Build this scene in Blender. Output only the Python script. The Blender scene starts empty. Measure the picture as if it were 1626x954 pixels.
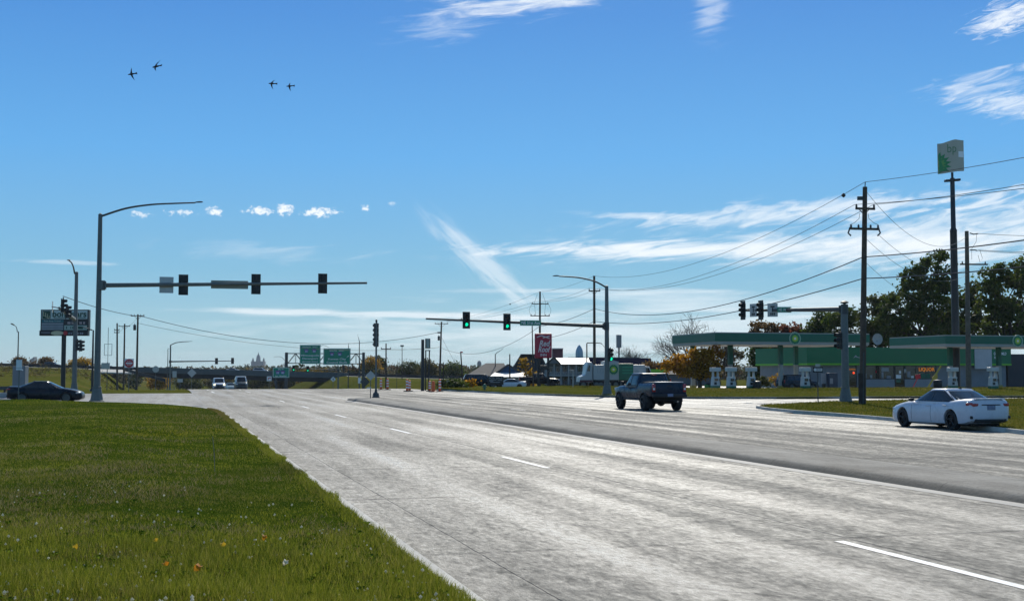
import bpy, bmesh, math, random
import numpy as np
from mathutils import Vector, Matrix, Euler

random.seed(7)
RNG = np.random.default_rng(7)
scene = bpy.context.scene
COL = scene.collection

# ------------------------------------------------------------------ camera
F = 1950.0                      # focal length in photo pixels (photo 1626 px wide)
CX, CY = 813.0, 477.0
EYE = 2.0
PITCH = math.atan(115.0 / F)
cam_d = bpy.data.cameras.new('camera')
cam = bpy.data.objects.new('camera', cam_d)
COL.objects.link(cam)
cam.location = (0, 0, EYE)
cam.rotation_euler = (math.pi / 2 + PITCH, 0, 0)
cam_d.sensor_width = 36.0
cam_d.lens = 36.0 * F / 1626.0
cam_d.clip_start = 0.1
cam_d.clip_end = 20000
scene.camera = cam

scene.view_settings.view_transform = 'Standard'
scene.view_settings.look = 'None'
scene.view_settings.gamma = 1.0
scene.view_settings.use_curve_mapping = False
scene.view_settings.exposure = 0.28
scene.cycles.use_denoising = True
scene.cycles.max_bounces = 8
scene.cycles.transparent_max_bounces = 12
scene.cycles.volume_bounces = 0
scene.render.film_transparent = False

# ------------------------------------------------------------------ sun
SUN_AZ = math.radians(8.5)      # to the right of straight ahead
SUN_EL = math.radians(37.0)
sun_d = bpy.data.lights.new('sun', 'SUN')
sun = bpy.data.objects.new('sun', sun_d)
COL.objects.link(sun)
sun_d.energy = 3.6
sun_d.angle = math.radians(0.53)
sun_d.color = (1.0, 0.94, 0.82)
sd = Vector((math.sin(SUN_AZ) * math.cos(SUN_EL), math.cos(SUN_AZ) * math.cos(SUN_EL), math.sin(SUN_EL)))
sun.rotation_euler = sd.to_track_quat('Z', 'Y').to_euler()
sun.location = (0, 0, 60)

# ------------------------------------------------------------------ sky
def pix_dir(px, py):
    cx, cy = (px - CX) / F, (CY - py) / F
    c, s = math.cos(PITCH), math.sin(PITCH)
    return Vector((cx, c - cy * s, s + cy * c))
def azel(px, py):
    d = pix_dir(px, py)
    return math.degrees(math.atan2(d.x, d.y)), math.degrees(math.atan2(d.z, math.hypot(d.x, d.y)))

world = bpy.data.worlds.new('World')
scene.world = world
world.use_nodes = True
wn, wl = world.node_tree.nodes, world.node_tree.links
wn.clear()
def W(kind, **kw):
    n = wn.new(kind)
    for k, v in kw.items():
        setattr(n, k, v)
    return n
def wmath(op, a, b=None, c=None, clamp=False):
    n = wn.new('ShaderNodeMath'); n.operation = op; n.use_clamp = clamp
    for i, v in enumerate((a, b, c)):
        if v is None: continue
        if isinstance(v, (int, float)): n.inputs[i].default_value = v
        else: wl.new(v, n.inputs[i])
    return n.outputs[0]
w_out = W('ShaderNodeOutputWorld'); w_bg = W('ShaderNodeBackground')
wl.new(w_bg.outputs[0], w_out.inputs[0])
w_bg.inputs[1].default_value = 0.06
sky = W('ShaderNodeTexSky', sky_type='NISHITA')
sky.sun_disc = False
sky.sun_elevation = SUN_EL
sky.sun_rotation = SUN_AZ
sky.altitude = 200
sky.air_density = 1.0
sky.dust_density = 0.35
sky.ozone_density = 2.4
w_hsv = W('ShaderNodeHueSaturation')
w_hsv.inputs['Saturation'].default_value = 1.18
w_hsv.inputs['Value'].default_value = 1.0
wl.new(sky.outputs[0], w_hsv.inputs['Color'])
w_tint = W('ShaderNodeMix', data_type='RGBA', blend_type='MULTIPLY')
w_tint.inputs['Factor'].default_value = 1.0
wl.new(w_hsv.outputs[0], w_tint.inputs[6])
w_tint.inputs[7].default_value = (0.80, 1.0, 1.06, 1)
w_tc = W('ShaderNodeTexCoord'); w_sep = W('ShaderNodeSeparateXYZ')
wl.new(w_tc.outputs['Generated'], w_sep.inputs[0])
w_az = wmath('MULTIPLY', wmath('ARCTAN2', w_sep.outputs[0], w_sep.outputs[1]), 57.29578)
w_el = wmath('MULTIPLY', wmath('ARCSINE', w_sep.outputs[2]), 57.29578)
def w_fbm(sx, sy, rot, detail, rough, dist, seed):
    """streaky noise in sky degrees"""
    cr, sr = math.cos(rot), math.sin(rot)
    u = wmath('ADD', wmath('MULTIPLY', w_az, cr), wmath('MULTIPLY', w_el, sr))
    v = wmath('SUBTRACT', wmath('MULTIPLY', w_el, cr), wmath('MULTIPLY', w_az, sr))
    cb = wn.new('ShaderNodeCombineXYZ')
    wl.new(wmath('MULTIPLY', u, sx), cb.inputs[0]); wl.new(wmath('MULTIPLY', v, sy), cb.inputs[1])
    cb.inputs[2].default_value = seed
    nz = wn.new('ShaderNodeTexNoise')
    nz.inputs['Scale'].default_value = 1.0
    nz.inputs['Detail'].default_value = detail
    nz.inputs['Roughness'].default_value = rough
    nz.inputs['Distortion'].default_value = dist
    wl.new(cb.outputs[0], nz.inputs['Vector'])
    return nz.outputs['Fac']
DEG = 1626 / 46.0               # photo pixels per degree
def cloud_mask(px, py, rx, ry, ang, noise, lo, hi, strength):
    """an elliptical patch of sky (photo px) broken up by a noise"""
    a0, e0 = azel(px, py)
    r = math.radians(ang); cr, sr = math.cos(r), math.sin(r)
    da = wmath('SUBTRACT', w_az, a0); de = wmath('SUBTRACT', w_el, e0)
    u = wmath('ADD', wmath('MULTIPLY', da, cr * DEG / rx), wmath('MULTIPLY', de, sr * DEG / rx))
    v = wmath('SUBTRACT', wmath('MULTIPLY', de, cr * DEG / ry), wmath('MULTIPLY', da, sr * DEG / ry))
    q = wmath('ADD', wmath('MULTIPLY', u, u), wmath('MULTIPLY', v, v))
    g = wmath('EXPONENT', wmath('MULTIPLY', q, -1.0))
    n = wmath('ADD', wmath('MULTIPLY', noise, 2.0), wmath('SUBTRACT', wmath('MULTIPLY', g, 0.85), 0.95))
    mr = wn.new('ShaderNodeMapRange'); mr.interpolation_type = 'SMOOTHSTEP'
    wl.new(n, mr.inputs['Value'])
    mr.inputs['From Min'].default_value = lo; mr.inputs['From Max'].default_value = hi
    mr.inputs['To Min'].default_value = 0; mr.inputs['To Max'].default_value = strength
    return wmath('MULTIPLY', mr.outputs[0], wmath('MINIMUM', wmath('MULTIPLY', g, 2.5), 1.0))
n_wisp = w_fbm(0.38, 2.6, math.radians(6), 7, 0.62, 0.6, 3.1)
n_wisp2 = w_fbm(0.8, 3.6, math.radians(12), 8, 0.66, 0.9, 9.4)
n_diag = w_fbm(0.5, 2.4, math.radians(-40), 7, 0.6, 0.5, 5.5)
n_soft = w_fbm(0.55, 2.6, math.radians(10), 6, 0.55, 0.8, 12.2)
n_flat = w_fbm(0.22, 2.4, math.radians(1), 6, 0.55, 0.4, 21.0)
n_puff = w_fbm(3.6, 5.0, 0, 8, 0.62, 0.3, 1.7)
clouds = [
    (855, 0, 150, 24, 7, n_wisp, 0.20, 1.05, 0.82),
    (720, 30, 120, 40, 12, n_wisp, 0.39, 1.28, 0.33),
    (1132, 10, 26, 46, -12, n_soft, 0.10, 1.1, 0.39),
    (1600, 28, 75, 30, 8, n_wisp2, 0.40, 1.0, 0.82),
    (1565, 130, 95, 26, 8, n_soft, 0.36, 1.15, 0.55),
    (1605, 165, 110, 24, -8, n_wisp2, 0.34, 1.1, 0.62),
    (1040, 397, 330, 15, 0, n_wisp, 0.29, 1.03, 0.67),
    (1250, 393, 430, 24, 0, n_wisp, 0.18, 0.95, 0.73),
    (1540, 375, 260, 55, 3, n_soft, 0.22, 1.05, 0.69),
    (1300, 333, 300, 20, 3, n_soft, 0.26, 1.0, 0.65),
    (1045, 344, 130, 7, -2, n_wisp, 0.29, 1.08, 0.59),
    (765, 420, 95, 19, -40, n_diag, 0.05, 0.85, 0.48),
    (1250, 480, 460, 16, -1, n_flat, 0.18, 0.95, 0.43),
    (950, 462, 240, 5, 0, n_flat, 0.2, 0.9, 0.36),
    (1150, 532, 720, 42, 0, n_flat, 0.10, 1.0, 0.53),
    (600, 499, 230, 6, -1, n_flat, 0.10, 0.80, 0.62),
    (400, 402, 170, 20, -3, n_wisp, 0.34, 1.28, 0.21),
    (120, 417, 90, 4, 0, n_wisp, 0.29, 1.08, 0.33),
    (225, 339, 22, 8, 0, n_puff, 0.54, 1.04, 0.69),
    (287, 338, 30, 8, 0, n_puff, 0.52, 1.02, 0.75),
    (340, 337, 16, 9, 0, n_puff, 0.46, 0.96, 0.94),
    (412, 335, 30, 10, 0, n_puff, 0.49, 0.98, 0.94),
    (452, 332, 18, 13, 0, n_puff, 0.42, 0.94, 0.98),
    (508, 337, 36, 11, 0, n_puff, 0.46, 0.96, 0.98),
    (580, 330, 9, 7, 0, n_puff, 0.44, 0.96, 0.94),
    (622, 323, 10, 5, 0, n_puff, 0.49, 1.06, 0.38),
]
acc = None
for c in clouds:
    m = cloud_mask(*c)
    # screen them together: 1-(1-a)(1-b)
    acc = m if acc is None else wmath('SUBTRACT', wmath('ADD', acc, m), wmath('MULTIPLY', acc, m))
w_mix = W('ShaderNodeMix', data_type='RGBA')
wl.new(acc, w_mix.inputs['Factor'])
# this afternoon's sky tone by height, measured only within the frame, laid over the physical sky
w_rampf = W('ShaderNodeMapRange')
wl.new(w_el, w_rampf.inputs['Value'])
w_rampf.inputs['From Min'].default_value = -1.0; w_rampf.inputs['From Max'].default_value = 60.0
w_ramp = W('ShaderNodeValToRGB')
SK = 0.06
stops = [(-1.0, (.30, .45, .50)), (0.5, (.335, .495, .575)), (2.2, (.275, .475, .60)), (4.75, (.185, .42, .615)), (10.0, (.112, .365, .72)), (16.5, (.066, .245, .62)), (30, (.085, .20, .42)), (60, (.105, .185, .33))]  # highest stops are out of view, paled to make ambient light less blue
we = w_ramp.color_ramp.elements
while len(we) < len(stops): we.new(0.5)
for k, (e_, c_) in enumerate(stops):
    we[k].position = (e_ + 1) / 61.0; we[k].color = tuple(v for v in c_) + (1,)
wl.new(w_rampf.outputs[0], w_ramp.inputs[0])
w_sc = W('ShaderNodeVectorMath', operation='SCALE'); w_sc.inputs['Scale'].default_value = 1 / SK
wl.new(w_ramp.outputs[0], w_sc.inputs[0])
w_base = W('ShaderNodeMix', data_type='RGBA'); w_base.inputs['Factor'].default_value = 0.85
wl.new(w_tint.outputs[2], w_base.inputs[6]); wl.new(w_sc.outputs[0], w_base.inputs[7])
wl.new(w_base.outputs[2], w_mix.inputs[6])
w_mix.inputs[7].default_value = (13.5, 14.2, 14.8, 1)
wl.new(w_mix.outputs[2], w_bg.inputs[0])

# ------------------------------------------------------------------ geometry of the place
TH = math.atan(543.0 / F)       # the road heads this far to the left of straight ahead
RX, RY = -math.sin(TH), math.cos(TH)
NX, NY = math.cos(TH), math.sin(TH)
def st(s, t, z=0.0):            # road coordinates: s along the road, t to its right
    return Vector((s * RX + t * NX, s * RY + t * NY, z))
def to_st(x, y):
    return x * RX + y * RY, x * NX + y * NY
def zz(py, Y):                  # height seen in photo row py at distance Y
    d = pix_dir(CX, py)
    return EYE + Y * d.z / d.y
def xx(px, Y, z=1.0):           # x of photo column px at distance Y
    return (px - CX) / F * (Y * math.cos(PITCH) + (z - EYE) * math.sin(PITCH))
def sm(a, b, x):
    u = np.clip((np.asarray(x, float) - a) / (b - a), 0, 1)
    return u * u * (3 - 2 * u)
def z_inter(x):                 # height of the interstate along its line (it falls to the right)
    return np.clip(4.2 - 4.2 * (np.asarray(x, float) + 163) / 148.0, -0.3, 6.0)
Y_INTER = 390.0
def drop(s):
    return -5.2 * sm(140, 400, s)
def h(x, y):
    x = np.asarray(x, float); y = np.asarray(y, float)
    s = x * RX + y * RY; t = x * NX + y * NY
    side = z_inter(x) * sm(190, 375, y) * (1 - sm(404, 470, y)) - 4.0 * sm(404, 600, y)
    hills = 9.0 * sm(900, 2400, y) + 2.0 * np.sin(x / 310.0 + 1.0) * sm(700, 1500, y)
    cor = sm(-24, -9, t) * (1 - sm(37, 52, t))
    cz = drop(s) * (1 - sm(420, 620, s)) - 4.2 * sm(420, 620, s)
    return side * (1 - cor) + cz * cor + hills
def hz(x, y):
    return float(h(x, y))
# ------------------------------------------------------------------ materials
_mats = {}
def pm(name, col, rough=0.6, metal=0.0, var=0.12, vscale=3.0, bump=0.0, bscale=20.0, spec=0.5, coat=0.0, col2=None, emit=None, estr=0.0):
    """procedural material: a base colour broken up by two octaves of noise"""
    if name in _mats: return _mats[name]
    m = bpy.data.materials.new(name); m.use_nodes = True
    nt = m.node_tree; n, l = nt.nodes, nt.links
    b = n['Principled BSDF']
    b.inputs['Roughness'].default_value = rough
    b.inputs['Metallic'].default_value = metal
    b.inputs['Specular IOR Level'].default_value = spec
    b.inputs['Coat Weight'].default_value = coat
    b.inputs['Coat Roughness'].default_value = 0.05
    c = tuple(col) + (1,)
    if var > 0:
        tc = n.new('ShaderNodeTexCoord')
        nz = n.new('ShaderNodeTexNoise'); nz.inputs['Scale'].default_value = vscale
        nz.inputs['Detail'].default_value = 6; nz.inputs['Roughness'].default_value = 0.65
        l.new(tc.outputs['Object'], nz.inputs['Vector'])
        r = n.new('ShaderNodeValToRGB')
        r.color_ramp.elements[0].position = 0.3; r.color_ramp.elements[1].position = 0.7
        lo = tuple(x * (1 - var) for x in col); hi = tuple(min(1, x * (1 + var)) for x in (col2 or col))
        r.color_ramp.elements[0].color = lo + (1,); r.color_ramp.elements[1].color = hi + (1,)
        l.new(nz.outputs['Fac'], r.inputs['Fac'])
        l.new(r.outputs['Color'], b.inputs['Base Color'])
        mr = n.new('ShaderNodeMapRange')
        mr.inputs['To Min'].default_value = max(0.02, rough - 0.08); mr.inputs['To Max'].default_value = min(1, rough + 0.08)
        l.new(nz.outputs['Fac'], mr.inputs['Value']); l.new(mr.outputs[0], b.inputs['Roughness'])
        if bump > 0:
            nb = n.new('ShaderNodeTexNoise'); nb.inputs['Scale'].default_value = bscale; nb.inputs['Detail'].default_value = 4
            l.new(tc.outputs['Object'], nb.inputs['Vector'])
            bp = n.new('ShaderNodeBump'); bp.inputs['Strength'].default_value = bump; bp.inputs['Distance'].default_value = 0.03
            l.new(nb.outputs['Fac'], bp.inputs['Height']); l.new(bp.outputs[0], b.inputs['Normal'])
    else:
        b.inputs['Base Color'].default_value = c
    if emit:
        b.inputs['Emission Color'].default_value = tuple(emit) + (1,)
        b.inputs['Emission Strength'].default_value = estr
    _mats[name] = m
    return m

def glass(name, tint, rough=0.03):
    """dark vehicle / shop glass that mirrors the sky and shows a little of what is behind"""
    if name in _mats: return _mats[name]
    m = bpy.data.materials.new(name); m.use_nodes = True
    b = m.node_tree.nodes['Principled BSDF']
    b.inputs['Base Color'].default_value = tuple(tint) + (1,)
    b.inputs['Roughness'].default_value = rough
    b.inputs['IOR'].default_value = 1.52
    b.inputs['Specular IOR Level'].default_value = 0.6
    _mats[name] = m
    return m

class NT:
    """small node helper"""
    def __init__(self, name):
        self.m = bpy.data.materials.new(name); self.m.use_nodes = True
        self.n, self.l = self.m.node_tree.nodes, self.m.node_tree.links
        self.b = self.n['Principled BSDF']
        self.tc = self.n.new('ShaderNodeTexCoord')
    def math(self, op, a, b=None, c=None, clamp=False):
        x = self.n.new('ShaderNodeMath'); x.operation = op; x.use_clamp = clamp
        for i, v in enumerate((a, b, c)):
            if v is None: continue
            if isinstance(v, (int, float)): x.inputs[i].default_value = v
            else: self.l.new(v, x.inputs[i])
        return x.outputs[0]
    def mapping(self, scale=(1, 1, 1), rotz=0.0, src=None):
        x = self.n.new('ShaderNodeMapping'); x.inputs['Scale'].default_value = scale; x.inputs['Rotation'].default_value = (0, 0, rotz)
        self.l.new(src or self.tc.outputs['Object'], x.inputs['Vector'])
        return x.outputs[0]
    def noise(self, vec, scale=1.0, detail=5, rough=0.6, dist=0.0):
        x = self.n.new('ShaderNodeTexNoise'); x.inputs['Scale'].default_value = scale
        x.inputs['Detail'].default_value = detail; x.inputs['Roughness'].default_value = rough; x.inputs['Distortion'].default_value = dist
        self.l.new(vec, x.inputs['Vector'])
        return x.outputs['Fac']
    def ramp(self, fac, stops):
        x = self.n.new('ShaderNodeValToRGB'); e = x.color_ramp.elements
        while len(e) < len(stops): e.new(0.5)
        for i, (p, c) in enumerate(stops):
            e[i].position = p; e[i].color = (c if len(c) == 4 else tuple(c) + (1,))
        self.l.new(fac, x.inputs['Fac'])
        return x.outputs['Color']
    def rng(self, v, a, b, c, d, smooth=False):
        x = self.n.new('ShaderNodeMapRange')
        if smooth: x.interpolation_type = 'SMOOTHSTEP'
        self.l.new(v, x.inputs['Value'])
        for k, q in zip(('From Min', 'From Max', 'To Min', 'To Max'), (a, b, c, d)): x.inputs[k].default_value = q
        return x.outputs[0]
    def mix(self, f, a, b, blend='MIX'):
        x = self.n.new('ShaderNodeMix'); x.data_type = 'RGBA'; x.blend_type = blend
        for k, v in ((0, f), (6, a), (7, b)):
            if isinstance(v, (int, float)): x.inputs[k].default_value = v
            elif isinstance(v, tuple): x.inputs[k].default_value = v if len(v) == 4 else v + (1,)
            else: self.l.new(v, x.inputs[k])
        return x.outputs[2]
    def set(self, key, v):
        if isinstance(v, (int, float)): self.b.inputs[key].default_value = v
        else: self.l.new(v, self.b.inputs[key])
    def bump(self, hgt, strength, dist=0.02, normal=None):
        x = self.n.new('ShaderNodeBump'); x.inputs['Strength'].default_value = strength; x.inputs['Distance'].default_value = dist
        self.l.new(hgt, x.inputs['Height'])
        if normal: self.l.new(normal, x.inputs['Normal'])
        return x.outputs[0]

# ------------------------------------------------------------------ mesh building
class MB:
    """collects shapes and links them as ONE mesh object"""
    def __init__(self):
        self.v, self.f, self.mi = [], [], []
        self.cur = 0
    def mat(self, i): self.cur = i; return self
    def add(self, verts, faces):
        o = len(self.v)
        self.v.extend([tuple(p) for p in verts])
        for f in faces:
            self.f.append([o + i for i in f]); self.mi.append(self.cur)
    def box(self, c, size, rot=None):
        hx, hy, hz_ = size[0] / 2, size[1] / 2, size[2] / 2
        pts = [Vector((sx * hx, sy * hy, sz * hz_)) for sx in (-1, 1) for sy in (-1, 1) for sz in (-1, 1)]
        if rot is not None: pts = [rot @ p for p in pts]
        c = Vector(c)
        self.add([p + c for p in pts], [(0, 1, 3, 2), (4, 6, 7, 5), (0, 4, 5, 1), (2, 3, 7, 6), (0, 2, 6, 4), (1, 5, 7, 3)])
    def span(self, a, b):
        """box from corner a to corner b"""
        self.box([(p + q) / 2 for p, q in zip(a, b)], [abs(q - p) for p, q in zip(a, b)])
    def cone(self, p0, p1, r0, r1=None, n=10, caps=True):
        r1 = r0 if r1 is None else r1
        p0, p1 = Vector(p0), Vector(p1)
        d = (p1 - p0).normalized()
        u = d.orthogonal().normalized(); w = d.cross(u)
        vs = []
        for p, r in ((p0, r0), (p1, r1)):
            for i in range(n):
                a = 2 * math.pi * i / n
                vs.append(p + (u * math.cos(a) + w * math.sin(a)) * r)
        fs = [(i, (i + 1) % n, n + (i + 1) % n, n + i) for i in range(n)]
        if caps: fs += [tuple(range(n - 1, -1, -1)), tuple(range(n, 2 * n))]
        self.add(vs, fs)
    def tube(self, pts, radii, n=8, caps=True):
        pts = [Vector(p) for p in pts]
        if isinstance(radii, (int, float)): radii = [radii] * len(pts)
        vs, fs = [], []
        prev = None
        for i, p in enumerate(pts):
            d = (pts[min(i + 1, len(pts) - 1)] - pts[max(i - 1, 0)]).normalized()
            u = d.orthogonal().normalized() if prev is None else (prev - d * prev.dot(d)).normalized()
            prev = u; w = d.cross(u)
            for k in range(n):
                a = 2 * math.pi * k / n
                vs.append(p + (u * math.cos(a) + w * math.sin(a)) * radii[i])
        for i in range(len(pts) - 1):
            for k in range(n):
                fs.append((i * n + k, i * n + (k + 1) % n, (i + 1) * n + (k + 1) % n, (i + 1) * n + k))
        if caps:
            fs.append(tuple(range(n - 1, -1, -1))); e = (len(pts) - 1) * n
            fs.append(tuple(range(e, e + n)))
        self.add(vs, fs)
    def lathe(self, prof, n=16, c=(0, 0, 0), axis='Z', caps=True):
        """prof: (radius, height) pairs"""
        c = Vector(c); vs, fs = [], []
        for r, z in prof:
            for k in range(n):
                a = 2 * math.pi * k / n
                p = (r * math.cos(a), r * math.sin(a), z)
                if axis == 'Y': p = (p[0], p[2], p[1])
                if axis == 'X': p = (p[2], p[0], p[1])
                vs.append(c + Vector(p))
        for i in range(len(prof) - 1):
            for k in range(n):
                fs.append((i * n + k, i * n + (k + 1) % n, (i + 1) * n + (k + 1) % n, (i + 1) * n + k))
        if caps:
            fs.append(tuple(range(n - 1, -1, -1))); e = (len(prof) - 1) * n
            fs.append(tuple(range(e, e + n)))
        self.add(vs, fs)
    def prism(self, poly, y0, y1, plane='XZ'):
        """a polygon (a,b) pulled along the third axis"""
        def P(a, b, q):
            return {'XZ': (a, q, b), 'YZ': (q, a, b), 'XY': (a, b, q)}[plane]
        n = len(poly)
        vs = [P(a, b, y0) for a, b in poly] + [P(a, b, y1) for a, b in poly]
        fs = [tuple(range(n)), tuple(range(2 * n - 1, n - 1, -1))]
        fs += [(i, n + i, n + (i + 1) % n, (i + 1) % n) for i in range(n)]
        self.add(vs, fs)
    def quad(self, a, b, c, d): self.add([a, b, c, d], [(0, 1, 2, 3)])
    def build(self, name, mats, parent=None, smooth=None, bevel=0.0, fix=True, seg=2):
        me = bpy.data.meshes.new(name)
        me.from_pydata(self.v, [], self.f)
        if not isinstance(mats, (list, tuple)): mats = [mats]
        for m in mats: me.materials.append(m)
        if len(mats) > 1: me.polygons.foreach_set('material_index', self.mi)
        if fix:
            bm = bmesh.new(); bm.from_mesh(me)
            bmesh.ops.recalc_face_normals(bm, faces=bm.faces)
            if bevel > 0:
                es = [e for e in bm.edges if len(e.link_faces) == 2 and e.calc_face_angle(0) > math.radians(35)]
                bmesh.ops.bevel(bm, geom=es, offset=bevel, segments=seg, affect='EDGES', profile=0.5, clamp_overlap=True)
            bm.to_mesh(me); bm.free()
        if smooth is not None:
            me.shade_smooth()
            me.set_sharp_from_angle(angle=math.radians(smooth))
        me.update()
        o = bpy.data.objects.new(name, me)
        COL.objects.link(o)
        if parent is not None: o.parent = parent
        return o

def tag(o, label=None, cat=None, group=None, kind=None):
    if label: o['label'] = label
    if cat: o['category'] = cat
    if group: o['group'] = group
    if kind: o['kind'] = kind
    return o
def thing(name, label, cat, loc=(0, 0, 0), rz=0.0, group=None):
    o = bpy.data.objects.new(name, None); COL.objects.link(o)
    o.empty_display_size = 0.3
    o.location = loc; o.rotation_euler = (0, 0, rz)
    return tag(o, label, cat, group)
def copy_tree(o, parent=None):
    c = o.copy(); COL.objects.link(c)
    if parent is not None: c.parent = parent
    for ch in list(o.children): copy_tree(ch, c)
    return c

def text_mb(text, height, width=None, bold=0.0, align='CENTER', depth=0.006, space=1.0, shear=0.0):
    """lettering as mesh data in the XZ plane, facing -Y; height is the cap height"""
    cu = bpy.data.curves.new('lettering', 'FONT')
    cu.body = text; cu.size = 1.0; cu.align_x = align; cu.align_y = 'CENTER'
    cu.extrude = 0.0; cu.offset = bold; cu.resolution_u = 3; cu.space_character = space; cu.shear = shear
    o = bpy.data.objects.new('lettering', cu); COL.objects.link(o)
    dg = bpy.context.evaluated_depsgraph_get(); dg.update()
    me = bpy.data.meshes.new_from_object(o.evaluated_get(dg))
    vs = np.array([v.co[:] for v in me.vertices]) if len(me.vertices) else np.zeros((0, 3))
    fs = [list(p.vertices) for p in me.polygons]
    bpy.data.objects.remove(o); bpy.data.curves.remove(cu); bpy.data.meshes.remove(me)
    k = height / 0.70
    sx = k
    if width and len(vs):
        sx = width / max(1e-6, vs[:, 0].max() - vs[:, 0].min())
    pts = [(x * sx, 0.0, y * k) for x, y, _ in vs]
    n = len(pts)
    if depth:                    # a front and a back so that the lettering has thickness
        allp = [(x, -depth, z) for x, _, z in pts] + pts
        faces = fs + [[n + i for i in reversed(f)] for f in fs]
        return allp, faces
    return pts, fs
def lettering(name, text, height, m, parent, loc=(0, 0, 0), rz=0.0, **kw):
    v, f = text_mb(text, height, **kw)
    me = bpy.data.meshes.new(name); me.from_pydata(v, [], f); me.materials.append(m); me.update()
    o = bpy.data.objects.new(name, me); COL.objects.link(o)
    o.location = loc; o.rotation_euler = (0, 0, rz)
    if parent is not None: o.parent = parent
    return o

# common materials
M_galv = pm('galvanised_steel', (0.13, 0.145, 0.135), 0.6, 0.25, 0.15, 4)
M_galv_dark = pm('weathered_steel', (0.065, 0.070, 0.068), 0.6, 0.2, 0.18, 4)
M_black = pm('black_housing', (0.012, 0.013, 0.014), 0.45, 0.0, 0.2, 5)
M_blackpaint = pm('black_paint', (0.02, 0.021, 0.024), 0.4, 0.2, 0.2, 3)
M_wood = pm('pole_wood', (0.085, 0.062, 0.045), 0.9, 0.0, 0.35, 2.5, 0.5, 14)
M_darkwood = pm('creosote_wood', (0.045, 0.034, 0.028), 0.9, 0.0, 0.35, 2.5, 0.4, 14)
M_signback = pm('sign_back', (0.42, 0.43, 0.41), 0.45, 0.6, 0.1, 3)
M_white = pm('white_sign', (0.78, 0.79, 0.78), 0.5, 0.0, 0.05, 3)
M_signgreen = pm('sign_green', (0.006, 0.24, 0.13), 0.45, 0.0, 0.08, 2)
M_shield = pm('shield_blue', (0.03, 0.09, 0.30), 0.5, 0.0, 0.05, 2)
M_red = pm('sign_red', (0.50, 0.02, 0.03), 0.45, 0.0, 0.08, 2)
M_orange = pm('traffic_orange', (0.85, 0.13, 0.02), 0.5, 0.0, 0.08, 6)
M_ceramic = pm('insulator', (0.10, 0.085, 0.08), 0.3, 0.0, 0.1, 9)
M_wire = pm('wire', (0.025, 0.025, 0.027), 0.5, 0.3, 0.1, 1)
M_rubber = pm('rubber', (0.016, 0.016, 0.017), 0.85, 0.0, 0.2, 14)
M_concrete = pm('concrete', (0.36, 0.35, 0.325), 0.85, 0.0, 0.18, 1.6, 0.3, 25)
M_lens_off = pm('dark_lens', (0.03, 0.012, 0.01), 0.25, 0.0, 0.05, 9)
M_green_on = pm('green_lamp_lit', (0.0, 0.5, 0.3), 0.3, 0, 0, emit=(0.0, 0.85, 0.42), estr=1.1)
# ------------------------------------------------------------------ ground and roads
def grass_mat(name, stops, patches=None, dry=None, scale=0.35, fine=9.0):
    q = NT(name)
    big = q.noise(q.mapping((1, 1, 1)), scale, 4, 0.55)
    mid = q.noise(q.mapping((1, 1, 1)), 2.2, 6, 0.7)
    f = q.math('ADD', q.math('MULTIPLY', big, 0.65), q.math('MULTIPLY', mid, 0.35))
    c = q.ramp(f, stops)
    fn = q.noise(q.mapping((1, 1, 1)), fine, 5, 0.75)
    c = q.mix(1.0, c, q.ramp(fn, [(0.3, (0.62, 0.62, 0.6)), (0.7, (1.25, 1.25, 1.2))]), 'MULTIPLY')
    q.l.new(c, q.b.inputs['Base Color'])
    q.set('Roughness', 0.95); q.b.inputs['Specular IOR Level'].default_value = 0.0
    q.l.new(q.bump(fn, 0.9, 0.08), q.b.inputs['Normal'])
    return q.m
M_ground = grass_mat('dry_field_grass', [(0.32, (0.060, 0.078, 0.012)), (0.5, (0.095, 0.100, 0.020)), (0.68, (0.135, 0.110, 0.034))], scale=0.06, fine=3.0)
M_verge = grass_mat('verge_grass', [(0.32, (0.050, 0.070, 0.010)), (0.5, (0.085, 0.095, 0.016)), (0.68, (0.140, 0.110, 0.030))], scale=0.16, fine=6.0)
M_soil = grass_mat('lawn_soil', [(0.35, (0.030, 0.055, 0.006)), (0.55, (0.050, 0.080, 0.008)), (0.70, (0.085, 0.090, 0.018))], scale=0.25, fine=14.0)

def sheet(name, ss, ts, zf, m, smooth=True):
    """grid in road coordinates"""
    S, T = np.meshgrid(np.asarray(ss, float), np.asarray(ts, float), indexing='ij')
    X = S * RX + T * NX; Y = S * RY + T * NY
    Z = zf(X, Y, S, T)
    v = np.stack([X, Y, Z], -1).reshape(-1, 3)
    a, b = S.shape
    i = np.arange(a * b).reshape(a, b)
    f = np.stack([i[:-1, :-1], i[:-1, 1:], i[1:, 1:], i[1:, :-1]], -1).reshape(-1, 4)
    f = f[:, ::-1]
    me = bpy.data.meshes.new(name)
    me.from_pydata(v.tolist(), [], f.tolist()); me.materials.append(m)
    if smooth: me.shade_smooth()
    me.update()
    if me.polygons[0].normal.z < 0: me.flip_normals()
    o = bpy.data.objects.new(name, me); COL.objects.link(o)
    o['kind'] = 'structure'
    return o
s_near = list(np.arange(-80, 136, 12)) + list(np.arange(136, 480, 4))
s_far = list(np.geomspace(480, 6500, 46))
s_all = np.array(sorted(set(s_near + s_far)))
t_all = np.array(sorted(set(list(-np.geomspace(40, 3200, 36)) + list(np.arange(-38, 2, 3)) + [2.4, 8, 14, 22, 29.5] +
                        list(np.arange(31, 64, 3)) + list(64 + np.geomspace(4, 3600, 40)))))
ground = sheet('ground', s_all, t_all, lambda X, Y, S, T: h(X, Y) - 0.05, M_ground)

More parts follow.
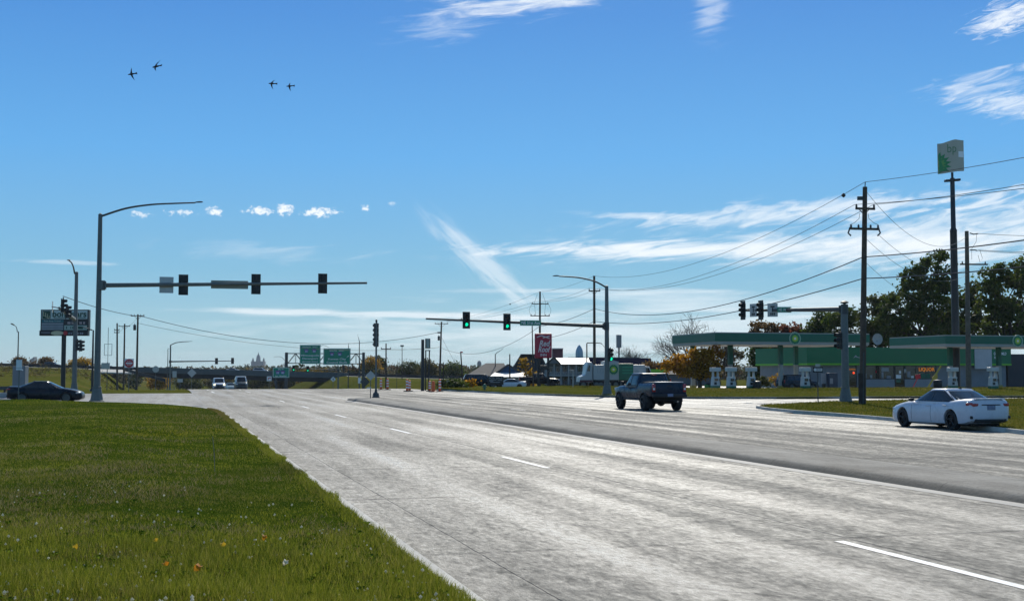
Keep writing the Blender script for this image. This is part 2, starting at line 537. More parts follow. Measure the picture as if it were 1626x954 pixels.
# the concrete of the road: 6 m slabs, worn wheel lanes, polished patches that glare against the sun
def road_mat(name, base, joints=True):
    q = NT(name)
    rv = q.mapping((1, 1, 1), -TH)                # x across the road, y along it
    sp = q.n.new('ShaderNodeSeparateXYZ'); q.l.new(rv, sp.inputs[0])
    tt, ss = sp.outputs[0], sp.outputs[1]
    long_ = q.noise(q.mapping((1.1, 0.045, 1), 0, rv), 1.0, 6, 0.62, 0.4)      # long streaks of wear
    blot = q.noise(rv, 0.22, 5, 0.6, 0.3)
    mid = q.noise(q.mapping((1.0, 0.33, 1), 0, rv), 1.5, 6, 0.72, 0.5)
    grit = q.noise(q.mapping((1.0, 0.38, 1), 0, rv), 13.0, 6, 0.8)
    mid2 = q.noise(q.mapping((1.0, 0.42, 1), 0, rv), 4.6, 5, 0.78, 0.3)
    slab = q.n.new('ShaderNodeTexWhiteNoise'); slab.noise_dimensions = '2D'
    cb = q.n.new('ShaderNodeCombineXYZ')
    q.l.new(q.math('FLOOR', q.math('DIVIDE', q.math('SUBTRACT', ss, 1.2), 6.1)), cb.inputs[1])
    q.l.new(q.math('FLOOR', q.math('DIVIDE', q.math('SUBTRACT', tt, 3.35), 4.3)), cb.inputs[0])
    q.l.new(cb.outputs[0], slab.inputs['Vector'])
    f = q.math('ADD', q.math('MULTIPLY', long_, 0.42), q.math('ADD', q.math('MULTIPLY', blot, 0.30), q.math('MULTIPLY', mid, 0.28)))
    c = q.ramp(f, [(0.36, tuple(x * 0.78 for x in base)), (0.5, base), (0.64, tuple(min(1, x * 1.25) for x in base))])
    c = q.mix(1.0, c, q.ramp(slab.outputs['Value'], [(0.0, (0.90, 0.90, 0.90)), (1.0, (1.08, 1.08, 1.07))]), 'MULTIPLY')
    c = q.mix(1.0, c, q.ramp(grit, [(0.34, (0.58, 0.58, 0.58)), (0.66, (1.25, 1.25, 1.25))]), 'MULTIPLY')
    c = q.mix(1.0, c, q.ramp(mid2, [(0.32, (0.66, 0.66, 0.66)), (0.68, (1.24, 1.24, 1.24))]), 'MULTIPLY')
    # darker oil track down the middle of each lane
    lane = q.math('ABSOLUTE', q.math('SUBTRACT', q.math('FRACT', q.math('DIVIDE', q.math('SUBTRACT', tt, 3.5), 4.15)), 0.5))
    oil = q.math('MULTIPLY', q.rng(lane, 0.0, 0.16, 1, 0, True), q.rng(long_, 0.38, 0.62, 0.1, 0.75))
    c = q.mix(q.math('MULTIPLY', oil, 0.5), c, tuple(x * 0.62 for x in base))
    # scattered dark stains
    st_ = q.noise(q.mapping((0.9, 0.16, 1), 0, rv), 0.7, 7, 0.7, 1.2)
    c = q.mix(q.rng(st_, 0.62, 0.74, 0, 0.45, True), c, tuple(x * 0.45 for x in base))
    hgt = q.math('ADD', q.math('MULTIPLY', grit, 0.8), q.math('ADD', q.math('MULTIPLY', mid, 0.3), q.math('MULTIPLY', mid2, 1.0)))
    if joints:
        wob = q.math('MULTIPLY', q.math('SUBTRACT', q.noise(rv, 1.3, 3, 0.6), 0.5), 0.05)
        j1 = q.math('ABSOLUTE', q.math('SUBTRACT', q.math('FRACT', q.math('DIVIDE', q.math('ADD', q.math('SUBTRACT', ss, 1.2), wob), 6.1)), 0.5))
        e1 = q.rng(j1, 0.4835, 0.4930, 0, 1)
        keep = q.rng(q.noise(q.mapping((0.35, 1, 1), 0, rv), 0.8, 3, 0.6), 0.40, 0.56, 0.45, 1.0)
        e1 = q.math('MULTIPLY', e1, keep)
        lines = None
        for t0, w in ((3.35, 0.009), (7.95, 0.030), (12.0, 0.026), (18.4, 0.03), (22.1, 0.03), (25.8, 0.03)):
            d = q.math('ABSOLUTE', q.math('SUBTRACT', q.math('ADD', tt, wob), t0))
            e = q.rng(d, w * 0.5, w * 1.3, 1, 0)
            lines = e if lines is None else q.math('MAXIMUM', lines, e)
        jj = q.math('MAXIMUM', e1, lines)
        c = q.mix(q.math('MULTIPLY', jj, 0.88), c, (0.035, 0.033, 0.03))
        # random cracks
        vo = q.n.new('ShaderNodeTexVoronoi'); vo.feature = 'DISTANCE_TO_EDGE'; vo.inputs['Scale'].default_value = 0.16
        q.l.new(q.mapping((1, 1, 1), 0, rv), vo.inputs['Vector'])
        cr = q.math('MULTIPLY', q.rng(vo.outputs['Distance'], 0.002, 0.009, 1, 0), q.rng(blot, 0.47, 0.56, 0, 1))
        c = q.mix(q.math('MULTIPLY', cr, 0.8), c, (0.045, 0.043, 0.04))
        hgt = q.math('SUBTRACT', hgt, q.math('MULTIPLY', jj, 0.8))
    q.l.new(c, q.b.inputs['Base Color'])
    sw = q.noise(q.mapping((0.42, 0.10, 1), 0.12, rv), 1.0, 4, 0.55, 0.8)
    lp_ = q.math('ABSOLUTE', q.math('SUBTRACT', q.math('FRACT', q.math('DIVIDE', q.math('SUBTRACT', tt, 3.6), 4.15)), 0.5))
    track = q.rng(q.math('ABSOLUTE', q.math('SUBTRACT', lp_, 0.22)), 0.02, 0.15, 0.59, 0.43, True)          # the wheels polish two tracks in every lane
    pol = q.math('ADD', q.math('MULTIPLY', long_, 0.30), q.math('ADD', q.math('MULTIPLY', mid2, 0.22), q.math('ADD', q.math('MULTIPLY', sw, 0.18), q.math('MULTIPLY', track, 0.32))))
    calm = q.math('MULTIPLY', q.rng(tt, 14.4, 14.9, 0, 1), q.rng(tt, 22.0, 24.5, 1, 0))      # the inner lane beyond the median is newer and matt
    pol = q.math('SUBTRACT', pol, q.math('MULTIPLY', calm, 0.06))
    c = q.mix(q.math('MULTIPLY', calm, 0.3), c, q.mix(1.0, c, (0.72, 0.72, 0.73), 'MULTIPLY'))
    q.l.new(c, q.b.inputs['Base Color'])
    gl = q.math('ADD', q.math('MULTIPLY', pol, 0.72), q.math('MULTIPLY', grit, 0.28))
    q.set('Roughness', q.rng(gl, 0.43, 0.58, 0.92, 0.40))
    q.b.inputs['Specular IOR Level'].default_value = 0.40
    q.l.new(q.bump(hgt, 0.9, 0.03), q.b.inputs['Normal'])
    return q.m
M_road = road_mat('road_concrete', (0.222, 0.207, 0.174))
M_road2 = road_mat('side_street_concrete', (0.27, 0.262, 0.242), joints=False)

ss_road = [-30, 0, 60, 136] + list(np.arange(140, 472, 4))
road = sheet('road', ss_road, [2.2, 29.5], lambda X, Y, S, T: np.where(S < 137, 0.0, h(X, Y) + 0.015), M_road)
cross_l = sheet('side_street', [54, 126], [-140, 2.2], lambda X, Y, S, T: S * 0.0, M_road2)
cross_r = sheet('side_street', [56, 126], [29.5, 220], lambda X, Y, S, T: S * 0.0, M_road2)
lot = sheet('station_forecourt', [114, 172], [54, 190], lambda X, Y, S, T: S * 0.0 + 0.02, pm('forecourt_concrete', (0.34, 0.33, 0.305), 0.6, 0, 0.2, 0.5, 0.3, 9))

def fan(name, pts, z, m, skirt=0.2, kind='structure'):
    """a raised sheet with a vertical skirt, outline in road coordinates"""
    bm = bmesh.new()
    vs = [bm.verts.new(st(s, t, z if not callable(z) else z(s, t))) for s, t in pts]
    f = bm.faces.new(vs)
    f.normal_update()
    if f.normal.z < 0: f.normal_flip()
    r = bmesh.ops.extrude_face_region(bm, geom=[f])
    bot = [g for g in r['geom'] if isinstance(g, bmesh.types.BMVert)]
    for v in bot: v.co.z -= skirt
    bmesh.ops.recalc_face_normals(bm, faces=bm.faces)
    bmesh.ops.triangulate(bm, faces=[q for q in bm.faces if len(q.verts) > 4])
    me = bpy.data.meshes.new(name); bm.to_mesh(me); bm.free(); me.materials.append(m)
    o = bpy.data.objects.new(name, me); COL.objects.link(o)
    if kind: o['kind'] = kind
    return o
def arc(s0, t0, rs, rt, a0, a1, n=14):
    """ellipse arc in road coordinates; angle from +t towards +s"""
    return [(s0 + rs * math.sin(math.radians(a0 + (a1 - a0) * i / n)), t0 + rt * math.cos(math.radians(a0 + (a1 - a0) * i / n))) for i in range(n + 1)]
def ribbon(name, line, w, z, m, hgt=0.0, wob=0.0, seed=1):
    """a strip of width w to the inner (left) side of a line in road coordinates, with height"""
    rg = random.Random(seed)
    pts = [Vector((s, t)) for s, t in line]
    den = []
    for a, b in zip(pts[:-1], pts[1:]):
        k = max(1, int((b - a).length / (0.5 if wob else 3.0)))
        den += [a.lerp(b, i / k) for i in range(k)]
    den.append(pts[-1])
    mb = MB(); vs = []; n = len(den)
    for i, p in enumerate(den):
        d = (den[min(i + 1, n - 1)] - den[max(i - 1, 0)]).normalized()
        nn = Vector((d.y, -d.x))
        a = p; b = p + nn * (w + rg.uniform(-wob, wob))
        vs += [st(a.x, a.y, z - hgt), st(a.x, a.y, z), st(b.x, b.y, z), st(b.x, b.y, z - hgt)]
    fs = []
    for i in range(n - 1):
        for k in range(3):
            fs.append((i * 4 + k, i * 4 + k + 1, i * 4 + 4 + k + 1, i * 4 + 4 + k))
    fs += [(0, 1, 2, 3), tuple((n - 1) * 4 + k for k in (3, 2, 1, 0))]
    mb.add(vs, fs)
    o = mb.build(name, m, smooth=30)
    o['kind'] = 'structure'
    return o

# near left lawn: corner curb of the side street
corner = arc(60, -10, 27.5, 12.4, 0, 90, 16)
left_line = [(-30, 2.4)] + corner + [(87.5, -140)]
def lawn_z(x, y):
    """the lawn swells a little behind the curb"""
    s, t = to_st(x, y)
    d = 2.4 - t
    return 0.13 + 0.16 * float(sm(0.2, 5.0, d)) + 0.05 * math.sin(x * 0.9 + 1) * math.sin(y * 0.37) * float(sm(0.3, 3, d))
def in_lawn(s, t):
    if s < 60: return t < 2.32
    if t < -10: return s < 87.4
    return ((s - 60) / 27.5) ** 2 + ((t + 10) / 12.4) ** 2 < 0.995
def tmax(s):
    s = np.asarray(s, float)
    return np.where(s < 60, 2.38, -10 + 12.38 * np.sqrt(np.clip(1 - ((s - 60) / 27.5) ** 2, 0, 1)))
dd = np.concatenate([[0, 0.15, 0.4], np.geomspace(0.8, 130, 34)])
ss_l = np.concatenate([np.arange(-28, 8, 4), np.arange(8, 60, 1.0), np.arange(60, 84, 1.0), np.linspace(84, 87.45, 16)])
S, D = np.meshgrid(ss_l, dd, indexing='ij')
T = tmax(S) - D
X = S * RX + T * NX; Y = S * RY + T * NY
LZ = lambda x, y, d: 0.125 + 0.16 * sm(0.2, 5.0, d) + 0.05 * np.sin(x * 0.9 + 1) * np.sin(y * 0.37) * sm(0.3, 3, d)
Zl = LZ(X, Y, D)
i = np.arange(S.size).reshape(S.shape)
f = np.stack([i[:-1, :-1], i[1:, :-1], i[1:, 1:], i[:-1, 1:]], -1).reshape(-1, 4)
me = bpy.data.meshes.new('lawn_ground'); me.from_pydata(np.stack([X, Y, Zl], -1).reshape(-1, 3).tolist(), [], f[:, ::-1].tolist())
me.materials.append(M_soil); me.shade_smooth(); me.update()
if me.polygons[5].normal.z < 0: me.flip_normals()
lawn = bpy.data.objects.new('lawn_ground', me); COL.objects.link(lawn); lawn['kind'] = 'structure'
M_curb = pm('curb_concrete', (0.50, 0.48, 0.43), 0.85, 0, 0.28, 1.2, 0.6, 18)
ribbon('curb', [(-30, 2.52)] + [(s, t + 0.14) for s, t in corner] + [(87.6, -140)], 0.17, 0.135, M_curb, 0.2, 0.025, 3)

# grass blades
def blades(name, x, y, z, hgt, wid, m, lean=0.5, seed=3):
    n = len(x); rg = np.random.default_rng(seed)
    a = rg.uniform(0, 2 * np.pi, n); la = rg.uniform(0, 2 * np.pi, n)
    ln = hgt * rg.uniform(0.05, lean, n)
    dx, dy = np.cos(a) * wid / 2, np.sin(a) * wid / 2
    p = np.empty((n, 3, 3))
    p[:, 0] = np.stack([x - dx, y - dy, z], -1)
    p[:, 1] = np.stack([x + dx, y + dy, z], -1)
    p[:, 2] = np.stack([x + np.cos(la) * ln, y + np.sin(la) * ln, z + hgt], -1)
    me = bpy.data.meshes.new(name)
    me.vertices.add(3 * n); me.vertices.foreach_set('co', p.reshape(-1))
    me.loops.add(3 * n); me.loops.foreach_set('vertex_index', np.arange(3 * n))
    me.polygons.add(n); me.polygons.foreach_set('loop_start', np.arange(n) * 3); me.polygons.foreach_set('loop_total', np.full(n, 3))
    me.materials.append(m); me.update(); me.validate()
    o = bpy.data.objects.new(name, me); COL.objects.link(o); o['kind'] = 'stuff'
    return o
def leaf_mat(name, stops, patch=0.25, trans=0.35, rough=0.6, pz=None):
    q = NT(name)
    g = q.n.new('ShaderNodeNewGeometry')
    big = q.noise(q.mapping((1, 1, 1)), patch, 4, 0.6)
    f = q.math('ADD', q.math('MULTIPLY', g.outputs['Random Per Island'], 0.42), q.math('MULTIPLY', big, 0.62))
    c = q.ramp(f, stops)
    q.l.new(c, q.b.inputs['Base Color'])
    q.set('Roughness', rough); q.b.inputs['Specular IOR Level'].default_value = 0.25
    tr = q.n.new('ShaderNodeBsdfTranslucent'); q.l.new(c, tr.inputs['Color'])
    mx = q.n.new('ShaderNodeMixShader'); mx.inputs[0].default_value = trans
    q.l.new(q.b.outputs[0], mx.inputs[1]); q.l.new(tr.outputs[0], mx.inputs[2])
    q.l.new(mx.outputs[0], q.n['Material Output'].inputs[0])
    return q.m
M_blade = leaf_mat('grass_blades', [(0.25, (0.038, 0.068, 0.009)), (0.45, (0.14, 0.175, 0.015)), (0.62, (0.28, 0.28, 0.028)), (0.80, (0.32, 0.275, 0.10))], 0.14, 0.5, 0.75)
M_blade.node_tree.nodes['Principled BSDF'].inputs['Specular IOR Level'].default_value = 0.06
q = type('o', (NT,), {'__init__': lambda self: None})()
q.m = M_blade; q.n, q.l = M_blade.node_tree.nodes, M_blade.node_tree.links; q.b = q.n['Principled BSDF']; q.tc = q.n['Texture Coordinate']
old = q.b.inputs['Base Color'].links[0].from_socket
wide = q.noise(q.mapping((1, 0.55, 1)), 0.16, 3, 0.55, 0.6)
sp = q.n.new('ShaderNodeSeparateXYZ'); q.l.new(q.mapping((1, 1, 1), -TH), sp.inputs[0])
far = q.rng(sp.outputs[1], 10.0, 17.0, 0, 1, True)                     # the mown part beyond the looser foreground strip
dk = q.math('MULTIPLY', q.rng(wide, 0.36, 0.56, 1, 0, True), far)
c1 = q.mix(q.math('MULTIPLY', dk, 0.85), old, q.mix(1.0, old, (0.62, 0.60, 1.15), 'MULTIPLY'))
lt = q.math('MULTIPLY', q.rng(wide, 0.58, 0.68, 0, 0.7, True), far)
c2 = q.mix(lt, c1, q.mix(1.0, old, (1.55, 1.25, 0.9), 'MULTIPLY'))
# worn, dry corner by the curb
dx = q.math('DIVIDE', q.math('SUBTRACT', sp.outputs[0], 1.9), 2.0); dy = q.math('DIVIDE', q.math('SUBTRACT', sp.outputs[1], 58.0), 13.0)
dry = q.math('EXPONENT', q.math('MULTIPLY', q.math('ADD', q.math('MULTIPLY', dx, dx), q.math('MULTIPLY', dy, dy)), -1.0))
dry = q.math('MULTIPLY', dry, q.rng(q.noise(q.mapping((1, 1, 1)), 1.1, 4, 0.7), 0.35, 0.55, 0.2, 1.0))
c3 = q.mix(q.math('MULTIPLY', dry, 0.85), c2, (0.19, 0.135, 0.055))
tuft = q.rng(q.noise(q.mapping((1, 1, 1)), 1.6, 6, 0.8), 0.56, 0.68, 0, 0.6)
c4 = q.mix(tuft, c3, (0.20, 0.16, 0.06))
q.l.new(c4, q.b.inputs['Base Color'])
for nd in q.n:
    if nd.type == 'BSDF_TRANSLUCENT': q.l.new(c4, nd.inputs['Color'])
def lawn_points(n, y0, y1, pw, rg):
    """more points near the camera; only where the lawn lies"""
    u = rg.random(n)
    y = (y0 ** (1 - pw) + u * (y1 ** (1 - pw) - y0 ** (1 - pw))) ** (1 / (1 - pw))
    x = rg.uniform(-0.52, 0.06, n) * y - 0.3
    s = x * RX + y * RY; t = x * NX + y * NY
    d = tmax(np.clip(s, 0, 87.4)) - t
    ok = (d > 0.02) & (s < 87.4)
    return x[ok], y[ok], d[ok], s[ok]
rg = np.random.default_rng(11)
x, y, d, s = lawn_points(520000, 7.5, 84, 1.35, rg)
# the grass is longer and looser in the foreground, mown short beyond, thin and dry by the corner
pat = 0.5 + 0.5 * np.sin(x * 0.55 + 0.8 * np.sin(y * 0.21)) * np.sin(y * 0.33 + 1.3)
def vnoise(x, y, sc, seed):
    g_ = np.random.default_rng(seed).random((64, 64)); u, v = x * sc, y * sc; i0, j0 = np.floor(u).astype(int), np.floor(v).astype(int); a, b = u - i0, v - j0
    a, b = a * a * (3 - 2 * a), b * b * (3 - 2 * b); G = lambda i, j: g_[i % 64, j % 64]
    return (G(i0, j0) * (1 - a) + G(i0 + 1, j0) * a) * (1 - b) + (G(i0, j0 + 1) * (1 - a) + G(i0 + 1, j0 + 1) * a) * b
cl = 0.55 * vnoise(x, y, 1.3, 1) + 0.45 * vnoise(x, y, 3.7, 2)               # uneven clumps
keep = rg.random(len(x)) < 0.25 + 1.1 * cl
x, y, d, s, pat, cl = x[keep], y[keep], d[keep], s[keep], pat[keep], cl[keep]
hg = (0.45 + 1.15 * cl) * (0.032 + 0.058 * sm(17, 11, y)) * rg.uniform(0.5, 1.35, len(x)) * (0.8 + 0.4 * pat)
wd = np.maximum(0.006, y * 0.00055) * rg.uniform(0.7, 1.3, len(x))
grass = blades('lawn_grass', x, y, LZ(x, y, d) - 0.008, hg, wd, M_blade, 0.7, 4)
# ragged fringe that hangs over the curb
n = 30000
sy = 6 + 60 * rg.random(n) ** 1.8
tt_ = tmax(sy) - rg.random(n) ** 1.5 * 0.22 + (0.07 + 0.09 * vnoise(sy, sy * 0, 1.7, 6)) * np.clip(np.sin(sy * 2.1) * np.sin(sy * 0.7 + 1) + 0.35, 0, 1) * rg.random(n)
fx, fy = sy * RX + tt_ * NX, sy * RY + tt_ * NY
blades('curb_grass', fx, fy, np.full(n, 0.128), rg.uniform(0.03, 0.09, n), np.maximum(0.007, fy * 0.0005), M_blade, 1.1, 5)
# straw-coloured dead blades in patches, and low broad-leaved weeds
M_straw = leaf_mat('dead_grass', [(0.2, (0.16, 0.115, 0.045)), (0.5, (0.26, 0.20, 0.09)), (0.8, (0.38, 0.31, 0.16))], 0.8, 0.4, 0.8)
x, y, d, s = lawn_points(120000, 8.5, 60, 1.5, rg)
k = (vnoise(x, y, 0.55, 12) * 0.6 + vnoise(x, y, 1.9, 13) * 0.4 + 0.25 * rg.random(len(x))) > 0.74
x, y, d = x[k], y[k], d[k]
blades('dead_grass', x, y, LZ(x, y, d) - 0.004, rg.uniform(0.025, 0.075, len(x)), np.maximum(0.006, y * 0.0005), M_straw, 1.3, 14)
M_weed = leaf_mat('weed_leaf', [(0.2, (0.06, 0.11, 0.010)), (0.55, (0.12, 0.18, 0.016)), (0.85, (0.20, 0.25, 0.03))], 0.6, 0.6, 0.9)
M_weed.node_tree.nodes['Principled BSDF'].inputs['Specular IOR Level'].default_value = 0.0
x, y, d, s = lawn_points(330, 9.2, 24, 1.6, rg); P = []
for a, b, c in zip(x, y, d):
    z = float(LZ(a, b, c)) + 0.03; r = rg.uniform(0.035, 0.085)
    for q_ in range(int(rg.integers(6, 11))):
        an = rg.uniform(0, 6.28); L = r * rg.uniform(0.6, 1.1); u = np.array([math.cos(an), math.sin(an), 0]); w_ = np.array([-u[1], u[0], 0]) * L * 0.22; o_ = np.array([a, b, z])
        P.append([o_, o_ + u * L * 0.55 + w_ + [0, 0, L * 0.5], o_ + u * L + [0, 0, L * 0.35], o_ + u * L * 0.55 - w_ + [0, 0, L * 0.5]])
me = bpy.data.meshes.new('lawn_weeds'); me.from_pydata(np.array(P).reshape(-1, 3).tolist(), [], np.arange(len(P) * 4).reshape(-1, 4).tolist()); me.materials.append(M_weed); me.update()
o = bpy.data.objects.new('lawn_weeds', me); COL.objects.link(o); o['kind'] = 'stuff'
# white clover heads and bleached leaf scraps scattered in the foreground grass: uncountable
n = 1100
y = 9.3 + 10 * rg.random(n) ** 3.0; x = rg.uniform(-0.5, 0.05, n) * y
sx, tx = x * RX + y * RY, x * NX + y * NY
ok = (tmax(sx) - tx > 0.1) & (np.sin(x * 1.7 + 2) * np.sin(y * 1.3) + rg.random(n) * 1.0 > 0.45); x, y, sx, tx = x[ok], y[ok], sx[ok], tx[ok]
mb = MB()
for a, b, c in zip(x, y, tmax(sx) - tx):
    z = float(LZ(a, b, c)) + random.uniform(0.035, 0.075)
    r = random.choice((0.008, 0.010, 0.011, 0.014, 0.018)); q = random.uniform(0, 3)
    k = [Vector((math.cos(q + i * 1.257) * r, math.sin(q + i * 1.257) * r, random.uniform(-0.4, 0.4) * r)) for i in range(5)]
    mb.add([Vector((a, b, z)) + p for p in k] + [(a, b, z + r * 1.1), (a, b, z - r)], [(i, (i + 1) % 5, 5) for i in range(5)] + [((i + 1) % 5, i, 6) for i in range(5)])
tag(mb.build('clover_flowers', leaf_mat('clover_white', [(0.2, (0.62, 0.58, 0.42)), (0.8, (0.9, 0.86, 0.70))], 3.0, 0.5, 0.8), fix=False), kind='stuff')

# median: a low concrete nose between the two directions
med = [(-30, 12.62), (88, 12.62)] + arc(90, 13.65, 3.2, 1.03, 180, 0, 12)[0:] + [(88, 14.65), (-30, 14.65)]
def median():
    mb = MB(); vs = []; fs = []
    c = [(0.0, 0.0), (0.10, 0.105), (0.20, 0.145), (1.03, 0.165), (1.85, 0.145), (1.95, 0.105), (2.05, 0.0)]
    rows = list(np.arange(-30, 90.1, 1.5)) + [91, 91.8, 92.4, 92.8, 93.0]
    for s in rows:
        k = 1.0 if s <= 90 else max(0.02, math.sqrt(max(0, 1 - ((s - 90) / 3.05) ** 2)))
        zk = 1.0 if s < 91 else max(0.0, (93 - s) / 2.0) ** 0.5
        wob = 0.012 * math.sin(s * 1.3) + 0.01 * math.sin(s * 3.1)
        for dt, z in c:
            vs.append(st(s, 13.645 + (dt - 1.025) * k + wob, z * zk))
    m = len(c)
    for i in range(len(rows) - 1):
        for j in range(m - 1):
            fs.append((i * m + j, i * m + j + 1, (i + 1) * m + j + 1, (i + 1) * m + j))
    mb.add(vs, fs)
    q = NT('median_concrete')
    rv = q.mapping((1, 1, 1), -TH)
    sp = q.n.new('ShaderNodeSeparateXYZ'); q.l.new(rv, sp.inputs[0])
    a = q.noise(q.mapping((1, 0.4, 1), 0, rv), 1.0, 6, 0.7)
    b = q.noise(rv, 14, 5, 0.7)
    f = q.math('ADD', q.math('MULTIPLY', a, 0.7), q.math('MULTIPLY', b, 0.3))
    c_ = q.ramp(f, [(0.38, (0.075, 0.071, 0.062)), (0.5, (0.155, 0.148, 0.13)), (0.64, (0.25, 0.24, 0.21))])
    j = q.math('ABSOLUTE', q.math('SUBTRACT', q.math('FRACT', q.math('DIVIDE', sp.outputs[1], 3.05)), 0.5))
    c_ = q.mix(q.rng(j, 0.491, 0.497, 0, 0.8), c_, (0.04, 0.04, 0.037))
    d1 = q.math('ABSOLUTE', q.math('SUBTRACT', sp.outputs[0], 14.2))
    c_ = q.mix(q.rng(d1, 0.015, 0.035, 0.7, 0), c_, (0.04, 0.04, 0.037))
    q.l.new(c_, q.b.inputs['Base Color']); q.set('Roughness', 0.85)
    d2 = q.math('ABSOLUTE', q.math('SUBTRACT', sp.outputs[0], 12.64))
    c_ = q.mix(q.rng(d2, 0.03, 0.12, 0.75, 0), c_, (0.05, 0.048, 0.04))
    q.l.new(c_, q.b.inputs['Base Color'])
    q.l.new(q.bump(f, 0.9, 0.04), q.b.inputs['Normal'])
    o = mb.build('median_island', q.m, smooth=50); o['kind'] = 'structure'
median()
M_gutter = pm('gutter_concrete', (0.33, 0.32, 0.295), 0.75, 0, 0.22, 0.8, 0.3, 14)
for nm, a, b in (('gutter', 12.28, 12.64),):
    sheet(nm, [-30, 0, 45, 89], [a, b], lambda X, Y, S, T: S * 0 + 0.005, M_gutter)
# painted marks (worn white dashes; the dashes are 3.8 m long every 15.4 m)
q = NT('road_paint')
nn_ = q.noise(q.mapping((1, 1, 1)), 5, 5, 0.7)
q.l.new(q.ramp(nn_, [(0.30, (0.30, 0.30, 0.28)), (0.45, (0.74, 0.74, 0.72))]), q.b.inputs['Base Color']); q.set('Roughness', 0.6)
M_paint = q.m
def dash(s0, s1, t, w=0.13, name='lane_dash'):
    o = sheet(name, [s0, s1], [t - w / 2, t + w / 2], lambda X, Y, S, T: np.where(S < 138, 0.005, h(X, Y) + 0.03), M_paint); return o
for k in range(6):
    a = 13.1 - 3.6 + k * 15.4
    dash(a, a + 3.7, 7.72)
for k in range(0, 9):
    for t in (18.3, 22.0):
        a = 2 + k * 12.2
        if 55 < a < 80: dash(a, a + 3.0, t, 0.11)
dash(128, 152, 4.4, 0.18); dash(128, 150, 8.0, 0.12)
for t in (3.2, 6.5, 9.8): pass

def gp(px, py, z=0.0):
    """where photo pixel (px,py) meets the level z"""
    d = pix_dir(px, py); k = (z - EYE) / d.z
    return d.x * k, d.y * k
def gst(px, py, z=0.0): return to_st(*gp(px, py, z))
# right-hand verges
isl = [(-40, 27.1), gst(1626, 689), gst(1520, 677), gst(1420, 668), gst(1330, 660), gst(1262, 655), gst(1222, 651), gst(1205, 648.2), gst(1214, 645.6), gst(1262, 643.2), gst(1320, 640), (74.5, 46), (77, 60), (78, 120), (78, 240), (-40, 240)]
def verge(name, pts, z0, m, n_in=3):
    return fan(name, pts, z0, m)
verge('verge_grass_near', isl, 0.14, M_verge)
farv = [(360, 29.8), (200, 29.8), (130, 30.0), (112, 30.8), (101, 32.8), (93, 35.5), (88, 39.5), (85.8, 45), (85, 60), (85, 240), (116, 240), (116, 47), (128, 46), (150, 60), (185, 70), (360, 40)]
farv = [(139.5, 29.8), (130, 30.0), (112, 30.8), (101, 32.8), (93, 35.5), (88, 39.5), (85.8, 45), (85, 60), (85, 240), (117, 240), (117, 54), (121, 52), (139.5, 46)]
def far_z(s, t): return 0.16 + 0.26 * float(sm(87, 115, s)) * float(sm(36, 50, t)) + (0.12 * float(sm(110, 138, s)))
fan('verge_grass_far', farv, far_z, M_verge, 0.6)
# mown grass of the verges
rg = np.random.default_rng(21)
def verge_points(n, s0, s1, t0, t1, poly, zf):
    s = rg.uniform(s0, s1, n); t = rg.uniform(t0, t1, n)
    P = np.array(poly); inside = np.zeros(n, bool); j = len(P) - 1
    for i in range(len(P)):
        c = ((P[i, 0] > s) != (P[j, 0] > s)) & (t < (P[j, 1] - P[i, 1]) * (s - P[i, 0]) / (P[j, 0] - P[i, 0] + 1e-9) + P[i, 1]); inside ^= c; j = i
    s, t = s[inside], t[inside]
    x, y = s * RX + t * NX, s * RY + t * NY
    ok = np.abs(x) < y * 0.5 + 3; s, t, x, y = s[ok], t[ok], x[ok], y[ok]
    return x, y, np.array([zf(a, b) for a, b in zip(s, t)])
M_vblade = leaf_mat('verge_blades', [(0.25, (0.045, 0.065, 0.006)), (0.48, (0.110, 0.115, 0.014)), (0.66, (0.185, 0.160, 0.032)), (0.82, (0.28, 0.21, 0.07))], 0.12, 0.45, 0.8)
M_vblade.node_tree.nodes['Principled BSDF'].inputs['Specular IOR Level'].default_value = 0.05
x, y, z = verge_points(90000, 22, 78, 27, 70, isl, lambda a, b: 0.135)
blades('verge_grass', x, y, z, rg.uniform(0.04, 0.11, len(x)), np.maximum(0.012, y * 0.0006), M_vblade, 0.9, 8)
x, y, z = verge_points(60000, 84, 139, 29, 90, farv, lambda a, b: far_z(a, b) - 0.01)
blades('verge_grass', x, y, z, rg.uniform(0.05, 0.13, len(x)), np.maximum(0.02, y * 0.0006), M_vblade, 0.9, 9)
ribbon('verge_curb_near', isl[:13], 0.16, 0.142, M_curb, 0.2, 0.0, 5)
ribbon('verge_curb_far', farv[:9], 0.16, 0.17, M_curb, 0.2, 0.0, 6)
# curb inlet on the near verge
# ------------------------------------------------------------------ traffic signals
PHI_AWAY = math.pi + TH         # a face turned down the road, away from the camera
PHI_US = TH                     # a face turned up the road, towards the camera
PHI_RIGHT = math.pi / 2 + TH
PHI_LEFT = -math.pi / 2 + TH
_proto = {}
def proto(key, fn):
    if key not in _proto:
        o = fn(); _proto[key] = o.data; bpy.data.objects.remove(o)
    return _proto[key]
def inst(name, me, parent, loc=(0, 0, 0), rz=0.0, rx=0.0):
    o = bpy.data.objects.new(name, me); COL.objects.link(o)
    o.parent = parent; o.location = loc; o.rotation_euler = (rx, 0, rz)
    return o
def p_housing(n, plate):
    def fn():
        mb = MB(); hh = n * 0.355
        for k in range(n):
            mb.box((0, 0.06, hh / 2 - 0.1775 - k * 0.355), (0.34, 0.20, 0.345))
        if plate: mb.box((0, 0.02, 0), (0.34 + 0.30, 0.02, hh + 0.34))
        mb.box((0, 0.19, 0), (0.07, 0.06, hh + 0.12)); mb.box((0, 0.21, 0), (0.30, 0.06, 0.13))
        mb.cone((0, 0.06, hh / 2), (0, 0.06, hh / 2 + 0.12), 0.04, n=8)
        return mb.build('signal_head', M_black, bevel=0.012)
    return fn
